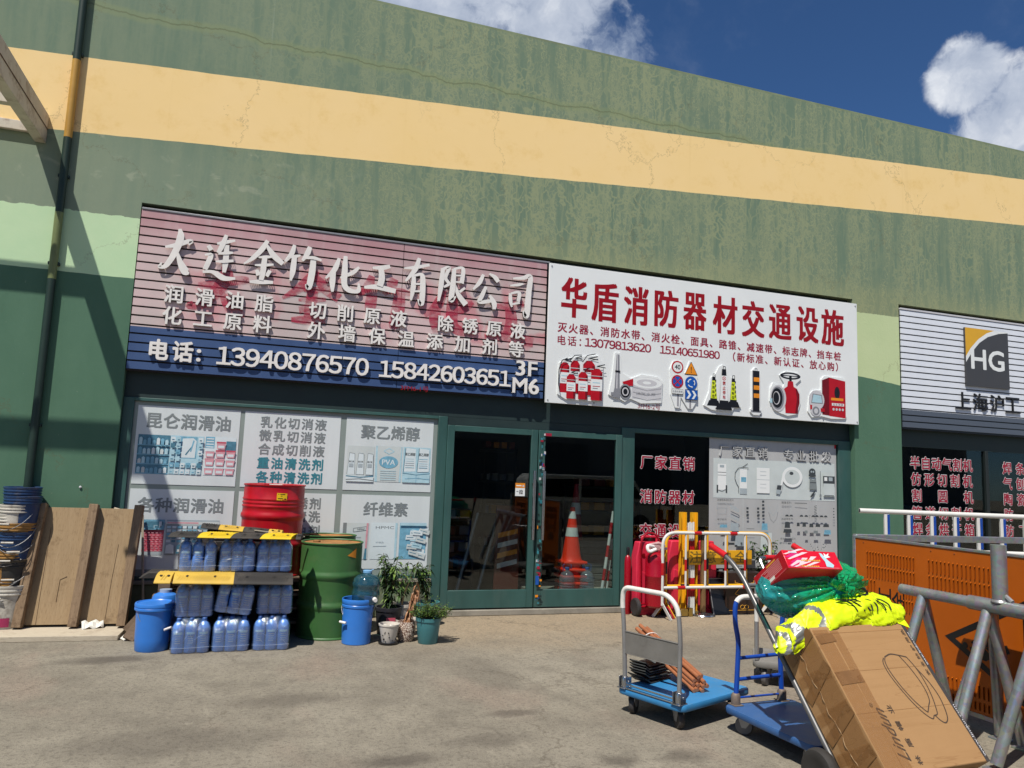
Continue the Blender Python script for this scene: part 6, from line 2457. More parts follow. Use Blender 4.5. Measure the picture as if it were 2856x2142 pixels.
red_case("red moulded plastic case behind the wheeled extinguisher", 4.38, 4.79, 8.20, 8.34, .857)
red_case("wider red moulded plastic case behind the white barrier", 4.82, 5.50, 8.21, 8.35, .875)
o = thing("gas_cylinder", "slim red cylinder with a black top beside the doorpost", "cylinder", (4.315, 8.30, 0))
m = MB()
m.lathe([(0, 0), (.035, 0), (.04, .01), (.04, .62), (.03, .67), (.014, .69), (.014, .72), (0, .72)], n=18)
m.build("body", FEXRED, o)
m = MB()
m.lathe([(.018, .70), (.02, .71), (.02, .77), (.012, .79), (0, .79)], n=12)
m.build("valve", SBLACK, o)

# wheeled extinguisher
o = thing("fire_extinguisher", "red wheeled extinguisher trolley standing left of the white barrier", "extinguisher", (4.555, 8.06, 0))
m = MB()
m.lathe([(0, .115), (.09, .118), (.116, .14), (.118, .18), (.118, .465), (.121, .47), (.121, .485), (.118, .49), (.118, .66), (.105, .71), (.07, .745), (.035, .755), (.03, .78)], n=36)
m.build("cylinder", FEXRED, o)
m = MB()
m.tube(fillet([(-.135, .10, .13), (-.135, .12, .86), (-.06, .13, .965), (.06, .13, .965), (.135, .12, .86), (.135, .10, .13)], .09), .012, 10)
m.tube([(-.135, .10, .14), (.135, .10, .14)], .011, 8)
m.tube(fillet([(.135, .08, .13), (.15, -.05, .12), (.17, -.12, .03), (.175, -.13, .0)], .05), .011, 8)
m.tube([(-.175, .10, .105), (.16, .10, .105)], .010, 8)
m.build("frame", FEXRED, o)
m = MB()
m.b(-.05, .05, -.045, .045, .775, .835)
m.tube([(-.10, -.02, .84), (.02, -.03, .86), (.11, -.03, .83)], [.014, .02, .014], 10)
m.tube([(.03, -.05, .80), (.12, -.06, .80)], .016, 10)
m.build("valve", M_('dusty pink valve', lin(186, 150, 150), .5, 0, .2, 14), o, bev=.006)
m = MB()
m.tube(fillet([(-.05, -.04, .82), (-.16, -.08, .84), (-.15, -.10, .76), (-.06, -.12, .80)], .05), .02, 10)
m.build("horn", LETWHITE, o)
for sx in (-.195, .18):
    m = MB()
    m.lathe([(.060, -.022), (.088, -.026), (.104, -.016), (.106, 0), (.104, .016), (.088, .026), (.060, .022)], n=32, M=Matrix.Translation((sx, .10, .106)) @ Matrix.Rotation(PI / 2, 4, 'Y'))
    w_ = m.build("wheel", WHEELB, o)
    m = MB()
    m.lathe([(0, -.02), (.022, -.02), (.022, .02), (0, .02)], n=16, M=Matrix.Translation((sx, .10, .106)) @ Matrix.Rotation(PI / 2, 4, 'Y'))
    for k in range(6):
        a = k * PI / 3
        m.bar((sx, .10 + .018 * math.cos(a), .106 + .018 * math.sin(a)), (sx, .10 + .064 * math.cos(a), .106 + .064 * math.sin(a)), .018, .012, (1, 0, 0))
    m.build("rim", SBLACK, w_)


# tubular guard barriers
def guard(label, loc, rz, tube_mat, band_mat, bars, sign):
    o = thing("guard_barrier", label, "barrier", loc, rz)
    W_ = 1.50
    m = MB()
    r_ = .019
    m.tube(fillet([(0, 0, .155), (0, 0, .99), (W_, 0, .99), (W_, 0, .155)], .17, 8), r_, 14)
    m.build("frame", tube_mat, o)
    m = MB()
    m.tube([(.0, 0, .355), (W_, 0, .355)], r_ * .9, 12)
    m.build("rail", tube_mat, o)
    for x in bars:
        m = MB()
        m.tube([(x, 0, .36), (x, 0, .985)], .0125, 10)
        b_ = m.build("bar", tube_mat, o)
        m = MB()
        m.tube([(x, 0, .55), (x, 0, .68)], .0145, 10)
        m.build("band", band_mat, b_)
    for p0, p1 in (((0, 0, .50), (0, 0, .64)), ((W_, 0, .50), (W_, 0, .64)), ((.42, 0, .99), (.52, 0, .99)), ((.92, 0, .99), (1.02, 0, .99)), ((.2, 0, .355), (.3, 0, .355)), ((1.1, 0, .355), (1.2, 0, .355))):
        m = MB()
        m.tube([p0, p1], r_ + .003, 14)
        m.build("band", band_mat, o)
    for x in (0, W_):
        for sy in (-1, 1):
            m = MB()
            m.bar((x, 0, .175), (x + .05 * (1 if sy < 0 else -1), sy * .13, .002), .045, .008, (1, 0, 0))
            m.build("foot", tube_mat, o, bev=.002)
    if sign:
        m = MB()
        m.b(.25, 1.24, .022, .030, .60, .775)
        s_ = m.build("sign_plate", BYEL, o, bev=.003)
        m = MB()
        put_row(m, '注意安全', .42, 1.07, .688, .17, .15, .0205, .012)
        m.build("lettering", OLIVE, s_, smooth=0)
    return o


guard("white tubular barrier with red bands in front of the yellow barrier", (4.587, 7.95, 0), 0, BWHITE, BRED, (.312, .579, .861, 1.139), False)
guard("yellow tubular barrier with a caution plate just behind the white barrier", (4.70, 8.07, 0), R(.6), BYEL, SBLACK, (.30, .58, .86, 1.14), True)
for i, (x, lab) in enumerate(((4.99, "left of two tall yellow channel posts behind the barriers"), (5.145, "right of two tall yellow channel posts behind the barriers"))):
    o = thing("channel_post", lab, "post", (x, 8.17, 0), 0, "yellow channel posts by the window")
    m = MB()
    m.b(-.042, .042, .018, .024, 0.003, 1.225)
    m.b(-.042, -.034, -.02, .018, 0.003, 1.225)
    m.b(.034, .042, -.02, .018, 0.003, 1.225)
    m.build("channel", BYEL, o, smooth=0)
    m = MB()
    m.b(-.06, .06, -.05, .04, 0, .003)
    m.b(-.05, .05, -.03, .017, .003, .05)
    m.build("foot", M_('brass block', lin(150, 122, 60), .5, .3), o, bev=.003)
for i in range(4):
    striped_pole(["leftmost", "second", "third", "rightmost"][i] + " pole of the red topped bundle standing between the yellow posts", (5.050 + .024 * i, 8.12, .0), (5.048 + .024 * i, 8.14, 1.10 + .01 * (i % 2)), .0115, 5, "bundle of red and white poles")
o = thing("hydrant_fitting", "small brass hydrant fitting on the ground in front of the yellow posts", "fitting", (4.93, 8.07, 0))
m = MB()
m.tube([(-.09, 0, .05), (-.03, 0, .05)], .045, 16)
m.b(-.03, .06, -.035, .035, .01, .09)
m.b(.08, .13, -.03, .03, 0, .1)
m.b(.055, .085, -.012, .012, .03, .05)
m.build("fitting", M_('dull brass', lin(158, 130, 66), .4, .6, .2), o, bev=.004)

# queue stanchion
o = thing("stanchion", "brown tube stanchion with a round steel base behind the barriers", "stanchion", (5.235, 8.10, 0))
m = MB()
m.lathe([(0, 0), (.145, 0), (.148, .008), (.140, .02), (.05, .035), (.036, .04), (0, .04)], n=40)
m.build("base", CHROME, o)
m = MB()
m.tube([(0, 0, .035), (0, 0, .93)], .034, 20)
m.build("tube", M_('bronze tube', lin(150, 120, 84), .35, .6, .2, 3, stretch=(1, 1, .4)), o)
m = MB()
m.lathe([(.038, .90), (.040, .91), (.040, .95), (.02, .965), (0, .966)], n=20)
m.build("cap", SBLACK, o)

# dark boxes with gold ornament
o = thing("ornament_box", "dark brown box with thin gold ornament behind the white barrier", "box", (5.84, 8.21, 0))
m = MB()
m.b(-.27, .27, -.09, .12, 0, .50)
m.build("body", M_('dark brown lacquer', lin(44, 28, 22), .35, 0, .2), o, bev=.006)
m = MB()
for s_ in (-1, 1):
    pts = [(s_ * (.02 + .12 * abs(math.sin(t * .55))), -.0935, .18 + .16 * t / 6 + .02 * math.sin(t * 1.3)) for t in range(10)]
    m.tube(pts, .004, 6)
    m.tube([(s_ * .03 + .03 * math.cos(a * .7), -.0935, .085 + .025 * math.sin(a * .7)) for a in range(10)], .003, 6)
m.b(-.24, .24, -.0945, -.0905, .045, .050)
m.build("ornament", GOLD, o)
o = thing("dark_panel", "tilted black framed panel leaning left of the ornament box", "panel", M=Matrix.Translation((5.50, 8.10, .0)) @ Matrix.Rotation(R(8), 4, 'Z') @ Matrix.Rotation(R(-14), 4, 'X'))
m = MB()
m.b(-.14, .13, -.012, .012, .004, .44)
m.build("board", SBLACK, o, bev=.004)
m = MB()
m.tube([(-.135, -.018, .01), (-.135, -.018, .43), (.125, -.018, .43)], .006, 8)
m.build("edge_strip", SILVER, o)
o = thing("potted_plant", "potted leafy plant behind the upper right of the barriers", "potted plant", (6.28, 8.24, 0), 0, "potted plants by the window ledge")
pot(o, .13, .1, .30, DKPOT)
shoots(o, .62, .27, 7, .26, .085, .036, [LEAF2, LEAF, LEAF3], 41, 22, .1, .5)
o = thing("striped_plate", "small white plate with black diagonal stripes leaning on the window", "plate", (6.48, 8.36, 0))
m = MB()
m.b(-.14, .14, -.01, .01, 0, .62)
m.build("plate", BWHITE, o, bev=.003)
d = Dec(0, .35, .25, .5, -.0105, [SBLACK, GREYT])
for k in range(6):
    d.poly([(0, k * .12), (.5, k * .12 + .16), (.5, k * .12 + .22), (0, k * .12 + .06)], 0)
d.rect(.6, .3, .95, .5, 1)
d.build("stripe", o)
o = thing("hose_reel", "red hose reel on the ground close to the right pillar", "hose reel", (7.35, 8.16, 0))
m = MB()
m.b(-.16, .16, -.08, .08, 0, .05)
m.b(-.15, -.12, -.06, .06, .05, .40)
m.b(.12, .15, -.06, .06, .05, .40)
m.build("stand", FEXRED, o, bev=.005)
m = MB()
for k in range(5):
    m.tube([(-.09 + k * .045, .17 * math.cos(a * PI / 12), .29 + .17 * math.sin(a * PI / 12)) for a in range(24)], .022, 8, closed=True)
m.build("hose", FEXRED, o)
m = MB()
for k in range(7):
    m.tube([(-.12 + k * .05, -.1, .44), (-.10 + k * .04, -.12, .50 + .03 * (k % 2))], .01, 6)
m.build("nozzle_cluster", SDRED, o)


# ================================================================== PLATFORM TROLLEYS
def caster(parent, x, y, r, a, zdeck, wm):
    m = MB()
    M = Matrix.Translation((x, y, r)) @ Matrix.Rotation(a, 4, 'Z') @ Matrix.Rotation(PI / 2, 4, 'X')
    m.lathe([(r * .62, -.018), (r * .92, -.018), (r, -.010), (r, .010), (r * .92, .018), (r * .62, .018)], n=26, M=M)
    w_ = m.build("caster", wm, parent)
    m = MB()
    m.lathe([(0, -.014), (r * .62, -.012), (r * .62, .012), (0, .014)], n=20, M=M, cap=False)
    m.lathe([(0, -.024), (.012, -.024), (.012, .024), (0, .024)], n=10, M=M)
    m.build("hub", SILVER, w_)
    m = MB()
    M2 = Matrix.Translation((x, y, 0)) @ Matrix.Rotation(a, 4, 'Z')
    for s_ in (-1, 1):
        m.prism([(-.013, r - .012), (.013, r - .012), (.045, r * 1.55), (.045, zdeck - .012), (-.03, zdeck - .012), (-.03, r * 1.55)], s_ * .022 - .0015, s_ * .022 + .0015, M2)
    m.box((.008, 0, zdeck - .0065), (.09, .07, .006), M2)
    m.build("fork", SILVER, w_, smooth=30)
    return w_


def rounded_rect(x0, x1, y0, y1, r, n=6):
    pts = []
    for cx, cy, a0 in ((x1 - r, y1 - r, 0), (x0 + r, y1 - r, 90), (x0 + r, y0 + r, 180), (x1 - r, y0 + r, 270)):
        for k in range(n + 1):
            a = R(a0 + 90 * k / n)
            pts.append((cx + r * math.cos(a), cy + r * math.sin(a)))
    return pts


def deck(parent, L, W_, z0, z1, mat_, skirt=True):
    m = MB()
    p_ = rounded_rect(0, L, -W_ / 2, W_ / 2, .055)
    n = len(p_)
    def ring(k, z):
        return [(L / 2 + (a - L / 2) * k, b_ * k, z) for a, b_ in p_]
    rings = [ring(.985, z0), ring(1, z0 + .006), ring(1, z1 - .008), ring(.988, z1), ring(.93, z1 + .0006)]
    vs_ = [q for r__ in rings for q in r__]
    fs = [(i * n + k, i * n + (k + 1) % n, (i + 1) * n + (k + 1) % n, (i + 1) * n + k) for i in range(len(rings) - 1) for k in range(n)]
    fs.append(tuple(range(n))[::-1])
    fs.append(tuple((len(rings) - 1) * n + k for k in range(n)))
    m.add(vs_, fs)
    return m.build("deck", mat_, parent, smooth=50)


def clamp(parent, y, z):
    m = MB()
    m.b(-.012, .075, y - .036, y + .036, z, z + .006)
    m.b(.0, .062, y - .032, y - .027, z + .006, z + .075)
    m.b(.0, .062, y + .027, y + .032, z + .006, z + .075)
    m.tube([(.03, y - .04, z + .045), (.03, y + .04, z + .045)], .008, 8)
    m.lathe([(.026, 0), (.027, .055), (.022, .07)], c=(.03, y, z + .004), n=16)
    return m.build("clamp", CHROME, parent, bev=.002)


# trolley with the grey handle
c1 = thing("platform_trolley", "blue platform trolley with grey tube handle and steel panel, carrying sticks", "trolley", (2.578, 4.637, 0), R(22))
DT = .170
deck(c1, .80, .56, .128, DT, CARTBLUE)
caster(c1, .085, -.19, .058, R(60), .128, WHEELB)
caster(c1, .085, .19, .058, R(200), .128, WHEELB)
caster(c1, .70, -.20, .058, 0, .128, WHEELB)
caster(c1, .70, .20, .058, 0, .128, WHEELB)
hp = [(.03, .225, DT + .01), (.03, .235, .45), (.03, .250, .64), (.03, .262, .73), (.03, .255, .845), (.03, -.13, .845), (.03, -.215, .775), (.03, -.238, .60), (.03, -.232, DT + .01)]
m = MB()
m.tube(fillet(hp, [.1, .1, .06, .07, .14, .12, .1], 6), .0155, 14)
hd = m.build("handle", SILVER, c1)
m = MB()
full = fillet(hp, [.1, .1, .06, .07, .14, .12, .1], 6)
sel = [p_ for p_ in full if p_.z > .70]
m.tube(sel, .0172, 14)
m.build("tape_wrap", WHITETAPE, hd)
m = MB()
m.b(.024, .030, -.222, .226, .405, .545)
m.b(.020, .040, -.222, .226, .545, .551)
m.b(.020, .040, -.222, .226, .399, .405)
m.build("panel", GREYPANEL, c1, bev=.002)
clamp(c1, .225, DT)
clamp(c1, -.232, DT)
m = MB()
m.tube([(.03, -.20, DT + .022), (.03, .195, DT + .022)], .007, 8)
m.tube([(.0, -.20, DT + .006), (.0, .195, DT + .006)], .004, 8)
m.build("rod", CHROME, c1)

# trolley with the blue handle
c2 = thing("platform_trolley", "scuffed dark blue platform trolley with blue tube handle and two cross bars", "trolley", (3.285, 4.435, 0), R(-86))
DT2 = .155
deck(c2, .80, .56, .115, DT2, CARTBLUE2)
for x, y, a in ((.12, -.20, R(40)), (.12, .20, R(150)), (.70, -.2, 0), (.70, .2, 0)):
    caster(c2, x, y, .056, a, .115, WHEELG)
hp = [(.03, -.195, DT2 + .01), (.03, -.178, .45), (.03, -.172, .56), (.03, -.205, .69), (.03, -.197, .845), (.03, .197, .845), (.03, .205, .69), (.03, .172, .56), (.03, .178, .45), (.03, .19, DT2 + .01)]
full = fillet(hp, [.05, .06, .08, .09, .09, .08, .06, .05], 6)
m = MB()
m.tube(full, .0165, 14)
hd = m.build("handle", TUBEBLUE, c2)
m = MB()
m.tube([p_ for p_ in full if p_.z > .80], .0178, 14)
m.build("tape_wrap", WHITETAPE, hd)
for z in (.455, .32):
    m = MB()
    m.tube([(.03, -.178, z - .004), (.03, .178, z + .004)], .0125, 12)
    m.build("cross_bar", TUBEBLUE, c2)
m = MB()
m.tube([(.03, -.185, .20), (.03, .185, .20)], .007, 8)
m.build("rod", TUBEBLUE, c2)
m = MB()
for y in (-.195, .19):
    m.lathe([(.03, 0), (.03, .06), (.022, .075)], c=(.03, y, DT2 + .001), n=14)
    m.b(-.01, .07, y - .035, y + .035, DT2 + .0005, DT2 + .007)
m.build("clamp", M_('rusty clamp', lin(120, 108, 98), .6, .4, .3, 20, dirt=.6, dcol=lin(96, 60, 40)), c2, bev=.002)

# grey trolley further back
c3 = thing("platform_trolley", "grey decked platform trolley behind the blue ones, mostly hidden by the carton", "trolley", (4.035, 5.495, 0), R(-36.2))
deck(c3, .60, .54, .145, .195, GREYDECK)
for x, y, a in ((.1, -.2, R(70)), (.1, .2, R(20)), (.5, -.2, 0), (.5, .2, 0)):
    caster(c3, x, y, .066, a, .145, WHEELG)
m = MB()
full = fillet([(.03, -.245, .2), (.03, -.245, .80), (.03, .245, .80), (.03, .245, .2)], .09, 6)
m.tube(full, .017, 12)
hd = m.build("handle", SILVER, c3)
m = MB()
m.tube([(.03, -.245, .50), (.03, -.245, .60)], .0182, 12)
m.build("tape_wrap", WHITETAPE, hd)
o = thing("red_crate", "low red plastic crate on the ground beside the grey trolley", "crate", (4.12, 4.78, 0), R(-36))
m = MB()
m.b(-.09, .09, -.16, .16, 0, .012)
for sx in (-1, 1):
    m.b(sx * .09 - .006, sx * .09 + .006, -.16, .16, .0125, .12)
for sy in (-1, 1):
    m.b(-.083, .083, sy * .154 - .006, sy * .154 + .006, .0125, .12)
m.build("body", M_('dull red plastic', lin(140, 34, 36), .5, 0, .15), o, bev=.003)
m = MB()
for k in range(5):
    m.b(-.101, -.097, -.14 + k * .06, -.10 + k * .06, .03, .10)
m.build("rib", SDRED, o, smooth=0)

# bundle of round sticks on the grey handled trolley
e_dir = Vector((-.03, 1, .24)).normalized()
base = Vector((2.98, 4.66, DT + .002))
side = e_dir.cross(Vector((0, 0, 1))).normalized()
upn = side.cross(e_dir).normalized()
q = random.Random(4)
k = 0
WORDS = ["bottom row", "middle row", "upper row", "top row"]
POSN = ["leftmost", "second from left", "third from left", "rightmost"]
rz_axis = Matrix((side, e_dir, upn)).transposed().to_4x4()
for row, cnt in enumerate((4, 4, 3, 2)):
    for j in range(cnt):
        off = side * ((j - (cnt - 1) / 2) * .0305 + .01 * (row % 2)) + upn * (.016 + row * .027)
        p0 = base + off + e_dir * q.uniform(-.03, .03)
        M = rz_axis.copy()
        M.translation = p0
        o = thing("round_stick", "round wooden stick, " + POSN[j if cnt == 4 else min(j, 3)] + " of the " + WORDS[row] + " in the bundle on the trolley", "stick", M=M, group="bundle of round sticks on the trolley")
        ln = .80 * q.uniform(.94, 1.04)
        m = MB()
        m.tube([(0, .001, 0), (0, ln, 0)], .0148, 14)
        m.build("shaft", TOOLWOOD, o)
        m = MB()
        m.lathe([(0, 0), (.0135, 0), (.0135, .0015)], n=14, M=Matrix.Rotation(PI / 2, 4, 'X'))
        m.build("end_grain", STICKEND, o)
o = thing("elastic_band", "pale band tied round the far end of the stick bundle", "band", (0, 0, 0))
m = MB()
cc = base + e_dir * .66 + upn * .052
m.tube([cc + side * (.075 * math.cos(a * PI / 10)) + upn * (.064 * math.sin(a * PI / 10)) for a in range(20)], .0035, 6, closed=True)
m.build("band", LETWHITE, o)
q = random.Random(6)
for i in range(7):
    zz = DT + .003 + i * .019
    nm = ["lowest", "second", "third", "fourth", "fifth", "sixth", "topmost"][i]
    a = R(22 + q.uniform(-7, 7))
    o = thing("angle_plate", nm + " dark folded plate of the pile at the far left of the trolley", "plate", M=Matrix.Translation((2.80 + q.uniform(-.01, .01), 5.00 + q.uniform(-.015, .015), zz)) @ Matrix.Rotation(a, 4, 'Z'), group="pile of dark folded plates")
    m = MB()
    m.prism([(-.15, .03), (-.10, 0), (.15, 0), (.15, .006), (-.098, .006), (-.146, .036)], -.07, .07)
    m.build("plate", M_('dark plate', lin(50, 52, 52), .5, .2, .2) if i == 0 else bpy.data.materials['dark plate'], o, smooth=0)
o = thing("angle_plate", "grey folded plate tilted on top of the dark plate pile", "plate", M=Matrix.Translation((2.80, 4.99, .345)) @ Matrix.Rotation(R(48), 4, 'Z') @ Matrix.Rotation(R(24), 4, 'X'))
m = MB()
m.b(-.12, .12, -.06, .06, -.003, .003)
m.build("plate", M_('grey plate', lin(112, 116, 114), .5, .3, .1), o, bev=.001)

# ================================================================== HAND TRUCK WITH ITS LOAD
AX, AL, AN = Vector((.9982, .06, 0)).normalized(), None, None
TH = .861
AB = Vector((-AX.y, AX.x, 0))
AL = AB * math.cos(TH) + Vector((0, 0, 1)) * math.sin(TH)
AN = AB * -math.sin(TH) + Vector((0, 0, 1)) * math.cos(TH)
TO = Vector((3.309, 3.417, .189))
TM = Matrix((AX, AL, AN)).transposed().to_4x4()
TM.translation = TO
ht = thing("hand_truck", "grey tube hand truck with red grips leaning back under the big carton", "hand truck", M=TM)
BW = .70
for sx in (-1, 1):
    m = MB()
    x = sx * .345
    m.tube(fillet([(x, -.20, .02), (x, 1.10, .02), (x - .015, 1.24, -.005), (x - .03, 1.36, -.07)], [.1, .12], 6), .0165, 14)
    rl = m.build("rail", SHADETUBE, ht)
    m = MB()
    m.tube([(x - .0165, 1.255, -.012), (x - .033, 1.385, -.083)], .021, 14)
    m.build("grip", REDRUB, rl)
m = MB()
m.tube([(-.345, 1.02, .02), (.345, 1.02, .02)], .013, 10)
m.tube([(-.345, .62, .02), (.345, .62, .02)], .013, 10)
m.tube([(-.345, .2, .02), (.345, .2, .02)], .013, 10)
m.tube([(-.345, -.15, .02), (.345, -.15, .02)], .013, 10)
m.build("cross_tube", SILVER, ht)
m = MB()
m.tube(fillet([(-.17, 1.02, .03), (-.17, 1.20, .05), (.17, 1.20, .05), (.17, 1.02, .03)], .03), .011, 10)
lp = m.build("loop_handle", CHROME, ht)
m = MB()
m.tube([(-.12, 1.20, .05), (.13, 1.20, .05)], .017, 12)
m.build("grip", REDRUB, lp)
m = MB()
m.b(-.30, .30, -.235, -.225, .02, .26)
m.build("toe_plate", SILVER, ht, bev=.003)
m = MB()
m.tube([(-.44, -.055, -.045), (.44, -.055, -.045)], .010, 10)
m.build("axle", SILVER, ht)
for sx in (-1, 1):
    MW = Matrix.Translation((sx * .40, -.055, -.045)) @ Matrix.Rotation(PI / 2, 4, 'Y')
    m = MB()
    m.lathe([(.062, -.028), (.085, -.036), (.108, -.030), (.117, -.012), (.118, 0), (.117, .012), (.108, .030), (.085, .036), (.062, .028)], n=36, M=MW)
    w_ = m.build("wheel", RUBBER, ht)
    m = MB()
    m.lathe([(0, -.022), (.03, -.024), (.05, -.012), (.064, -.024), (.064, .024), (.05, .012), (.03, .024), (0, .022)], n=24, M=MW, cap=False)
    m.build("rim", M_('dusty red rim', lin(118, 70, 52), .6) if sx < 0 else bpy.data.materials['dusty red rim'], w_)
    m = MB()
    m.bar((sx * .345, -.055, -.02), (sx * .345, -.055, -.05), .02, .05, (0, 1, 0))
    m.build("axle_bracket", SILVER, ht)

# big carton
BD, Q0, T1, T0 = .285, .04, .563, -.222
CMx = TM.copy()
CMx.translation = TO + AN * Q0 + AL * T0
BL = T1 - T0
ct = thing("cardboard_carton", "big brown taped carton printed with a hard hat, lying on the hand truck", "carton", M=CMx)
# local: x across, y up the truck, z outwards
m = MB()
nx, ny = 10, 12
m.b(-BW / 2, BW / 2, 0, BL, 0, BD)
m.build("body", CARTON, ct, bev=.007)
m = MB()
zf = BD + .0012
# folded top flap edge line and tape layers on the face and the side
m.b(-BW / 2 + .002, BW / 2 - .002, BL - .044, BL - .041, zf - .0006, zf)
m.b(-BW / 2 + .002, BW / 2 - .002, .30, .302, zf - .0006, zf)
m.b(-BW / 2 + .002, BW / 2 - .002, .52, .522, zf - .0006, zf)
m.build("crease", M_('carton crease', lin(150, 110, 68), .8), ct, smooth=0)


def tape_strip(name, pts, wd, nrm, mat_, lift=.0018, wob=.0012, seed=0):
    """tape along a polyline on a face with normal nrm, with small wrinkles"""
    q_ = random.Random(seed)
    m_ = MB()
    P_ = []
    for a, b_ in zip(pts[:-1], pts[1:]):
        a, b_ = Vector(a), Vector(b_)
        n_ = max(2, int((b_ - a).length / .012))
        for i in range(n_):
            P_.append(a.lerp(b_, i / n_))
    P_.append(Vector(pts[-1]))
    N_ = Vector(nrm)
    vs__, fs__ = [], []
    K = 5
    for i, p_ in enumerate(P_):
        dd = (P_[min(i + 1, len(P_) - 1)] - P_[max(i - 1, 0)]).normalized()
        s__ = dd.cross(N_)
        for j in range(K):
            vs__.append(p_ + s__ * wd * (j / (K - 1) - .5) + N_ * (lift + abs(mnoise.noise(Vector((p_.x * 20 + j * .9 + seed, p_.y * 22, p_.z * 20 + seed)))) * wob * 3))
    for i in range(len(P_) - 1):
        for j in range(K - 1):
            fs__.append((i * K + j, (i + 1) * K + j, (i + 1) * K + j + 1, i * K + j + 1))
    m_.add(vs__, fs__)
    return m_.build(name, mat_, ct, smooth=60)


X0 = -BW / 2
tape_strip("tape", [(X0 + .055, BL - .02, BD), (X0 + .055, .0, BD)], .11, (0, 0, 1), TAPE, seed=1)
tape_strip("tape", [(X0 + .15, BL - .03, BD), (X0 + .135, .0, BD)], .06, (0, 0, 1), TAPE, .0024, seed=2)
tape_strip("tape", [(X0 + .005, BL * .62, BD), (X0 + .17, BL * .63, BD)], .07, (0, 0, 1), DKTAPE, .0030, .0006, seed=3)
tape_strip("tape", [(X0 + .01, BL * .90, BD), (X0 + .13, BL * .915, BD)], .05, (0, 0, 1), DKTAPE, .0030, .0006, seed=13)
tape_strip("tape", [(X0, BL - .01, BD * .40), (X0, .0, BD * .40)], .09, (-1, 0, 0), TAPE, .0024, .003, seed=4)
tape_strip("tape", [(X0, BL - .01, BD * .75), (X0, .0, BD * .75)], .11, (-1, 0, 0), TAPE, .0016, .0016, seed=5)
for i, (t_, a) in enumerate(((.90, .06), (.75, -.05), (.62, .09), (.48, -.02), (.34, .07), (.22, -.04), (.1, .05))):
    tape_strip("tape", [(X0, BL * t_, .02), (X0, BL * t_ + a, BD - .01)], .06, (-1, 0, 0), DKTAPE if i % 2 == 0 else TAPE, .0032, .0012, seed=20 + i)
# glossy ridge of crumpled clear tape down the side
m = MB()
pts = [(X0 - .004 - .004 * math.sin(i * 1.9), BL - .07 - i * .024, BD * .44 + .008 * math.sin(i * .8)) for i in range(29)]
m.tube(pts, [.0008 + .0022 * abs(math.sin(i * 1.3)) for i in range(29)], 6)
m.build("tape_ridge", M_('clear tape ridge', lin(150, 124, 92), .10, 0, .3, 30), ct)
# hard hat drawing: u across the face, v up the truck (from image coordinates, in metres on the carton)
HATZ = BD + .0016


def ink(pts, wd, closed=False):
    m_ = MB()
    P = [Vector((a, b_ - T0, HATZ)) for a, b_ in pts]
    P = [P[0] * 2 - P[1]] + P + [P[-1] * 2 - P[-2]]
    out = []
    for i in range(1, len(P) - 2):
        for k in range(7):
            t = k / 7
            a, b_, c_, e = P[i - 1], P[i], P[i + 1], P[i + 2]
            out.append(.5 * ((2 * b_) + (c_ - a) * t + (2 * a - 5 * b_ + 4 * c_ - e) * t * t + (3 * b_ - a - 3 * c_ + e) * t ** 3))
    out.append(P[-2])
    L = []
    for i, p_ in enumerate(out):
        dd = out[min(i + 1, len(out) - 1)] - out[max(i - 1, 0)]
        nn = Vector((-dd.y, dd.x, 0)).normalized() * wd / 2
        L += [p_ + nn, p_ - nn]
    m_.add(L, [(2 * i, 2 * i + 1, 2 * i + 3, 2 * i + 2) for i in range(len(out) - 1)])
    return m_


hat = MB()
for pts, wd in (([(.06, .365), (.11, .378), (.165, .368), (.215, .355)], .007), ([(.06, .365), (.040, .335), (.035, .28), (.05, .20), (.08, .12), (.115, .065), (.13, .05)], .006),
                ([(.045, .36), (.022, .33), (.018, .27), (.035, .19), (.065, .105), (.10, .045), (.135, .015), (.158, .03)], .006),
                ([(.165, .368), (.19, .30), (.205, .22), (.205, .16), (.19, .11), (.165, .085), (.13, .05)], .006), ([(.215, .355), (.235, .29), (.238, .21), (.225, .13), (.20, .06), (.185, .035), (.158, .03)], .006),
                ([(.235, .29), (.265, .21), (.275, .13), (.262, .06), (.24, .01), (.21, -.012), (.185, .0), (.165, .03)], .0065)):
    t_ = ink(pts, wd)
    hat.add(t_.v, t_.f)
hat.build("hat_drawing", HATLINE, ct, smooth=0)
# brand lettering running up the carton and other print
m = MB()
MT = Matrix(((0, -0, 0, 0), (0, 0, 0, 0), (0, 0, 0, 0), (0, 0, 0, 1)))


def face_text(mb, s, u, v, ln, hh, off=.01, shear=0.0, flip=False):
    """text on the outer face; reads up the truck (or across when flip)"""
    v_, f_ = glyph(s, 0.0, 0.0, shear)
    x0, x1 = min(p_[0] for p_ in v_), max(p_[0] for p_ in v_)
    y0, y1 = min(p_[1] for p_ in v_), max(p_[1] for p_ in v_)
    kx, ky = ln / (x1 - x0), hh / (y1 - y0)
    base_ = [((p_[0] - (x0 + x1) / 2) * kx, (p_[1] - (y0 + y1) / 2) * ky) for p_ in v_]
    for i, (sx, sz) in enumerate(shifts(off)):
        e_ = off * hh
        if flip:
            mb.add([(u + a + sx * e_, v - T0 + b_ + sz * e_, HATZ + i * .0001) for a, b_ in base_], f_)
        else:
            mb.add([(u - b_ + sz * e_, v - T0 + a + sx * e_, HATZ + i * .0001) for a, b_ in base_], f_)


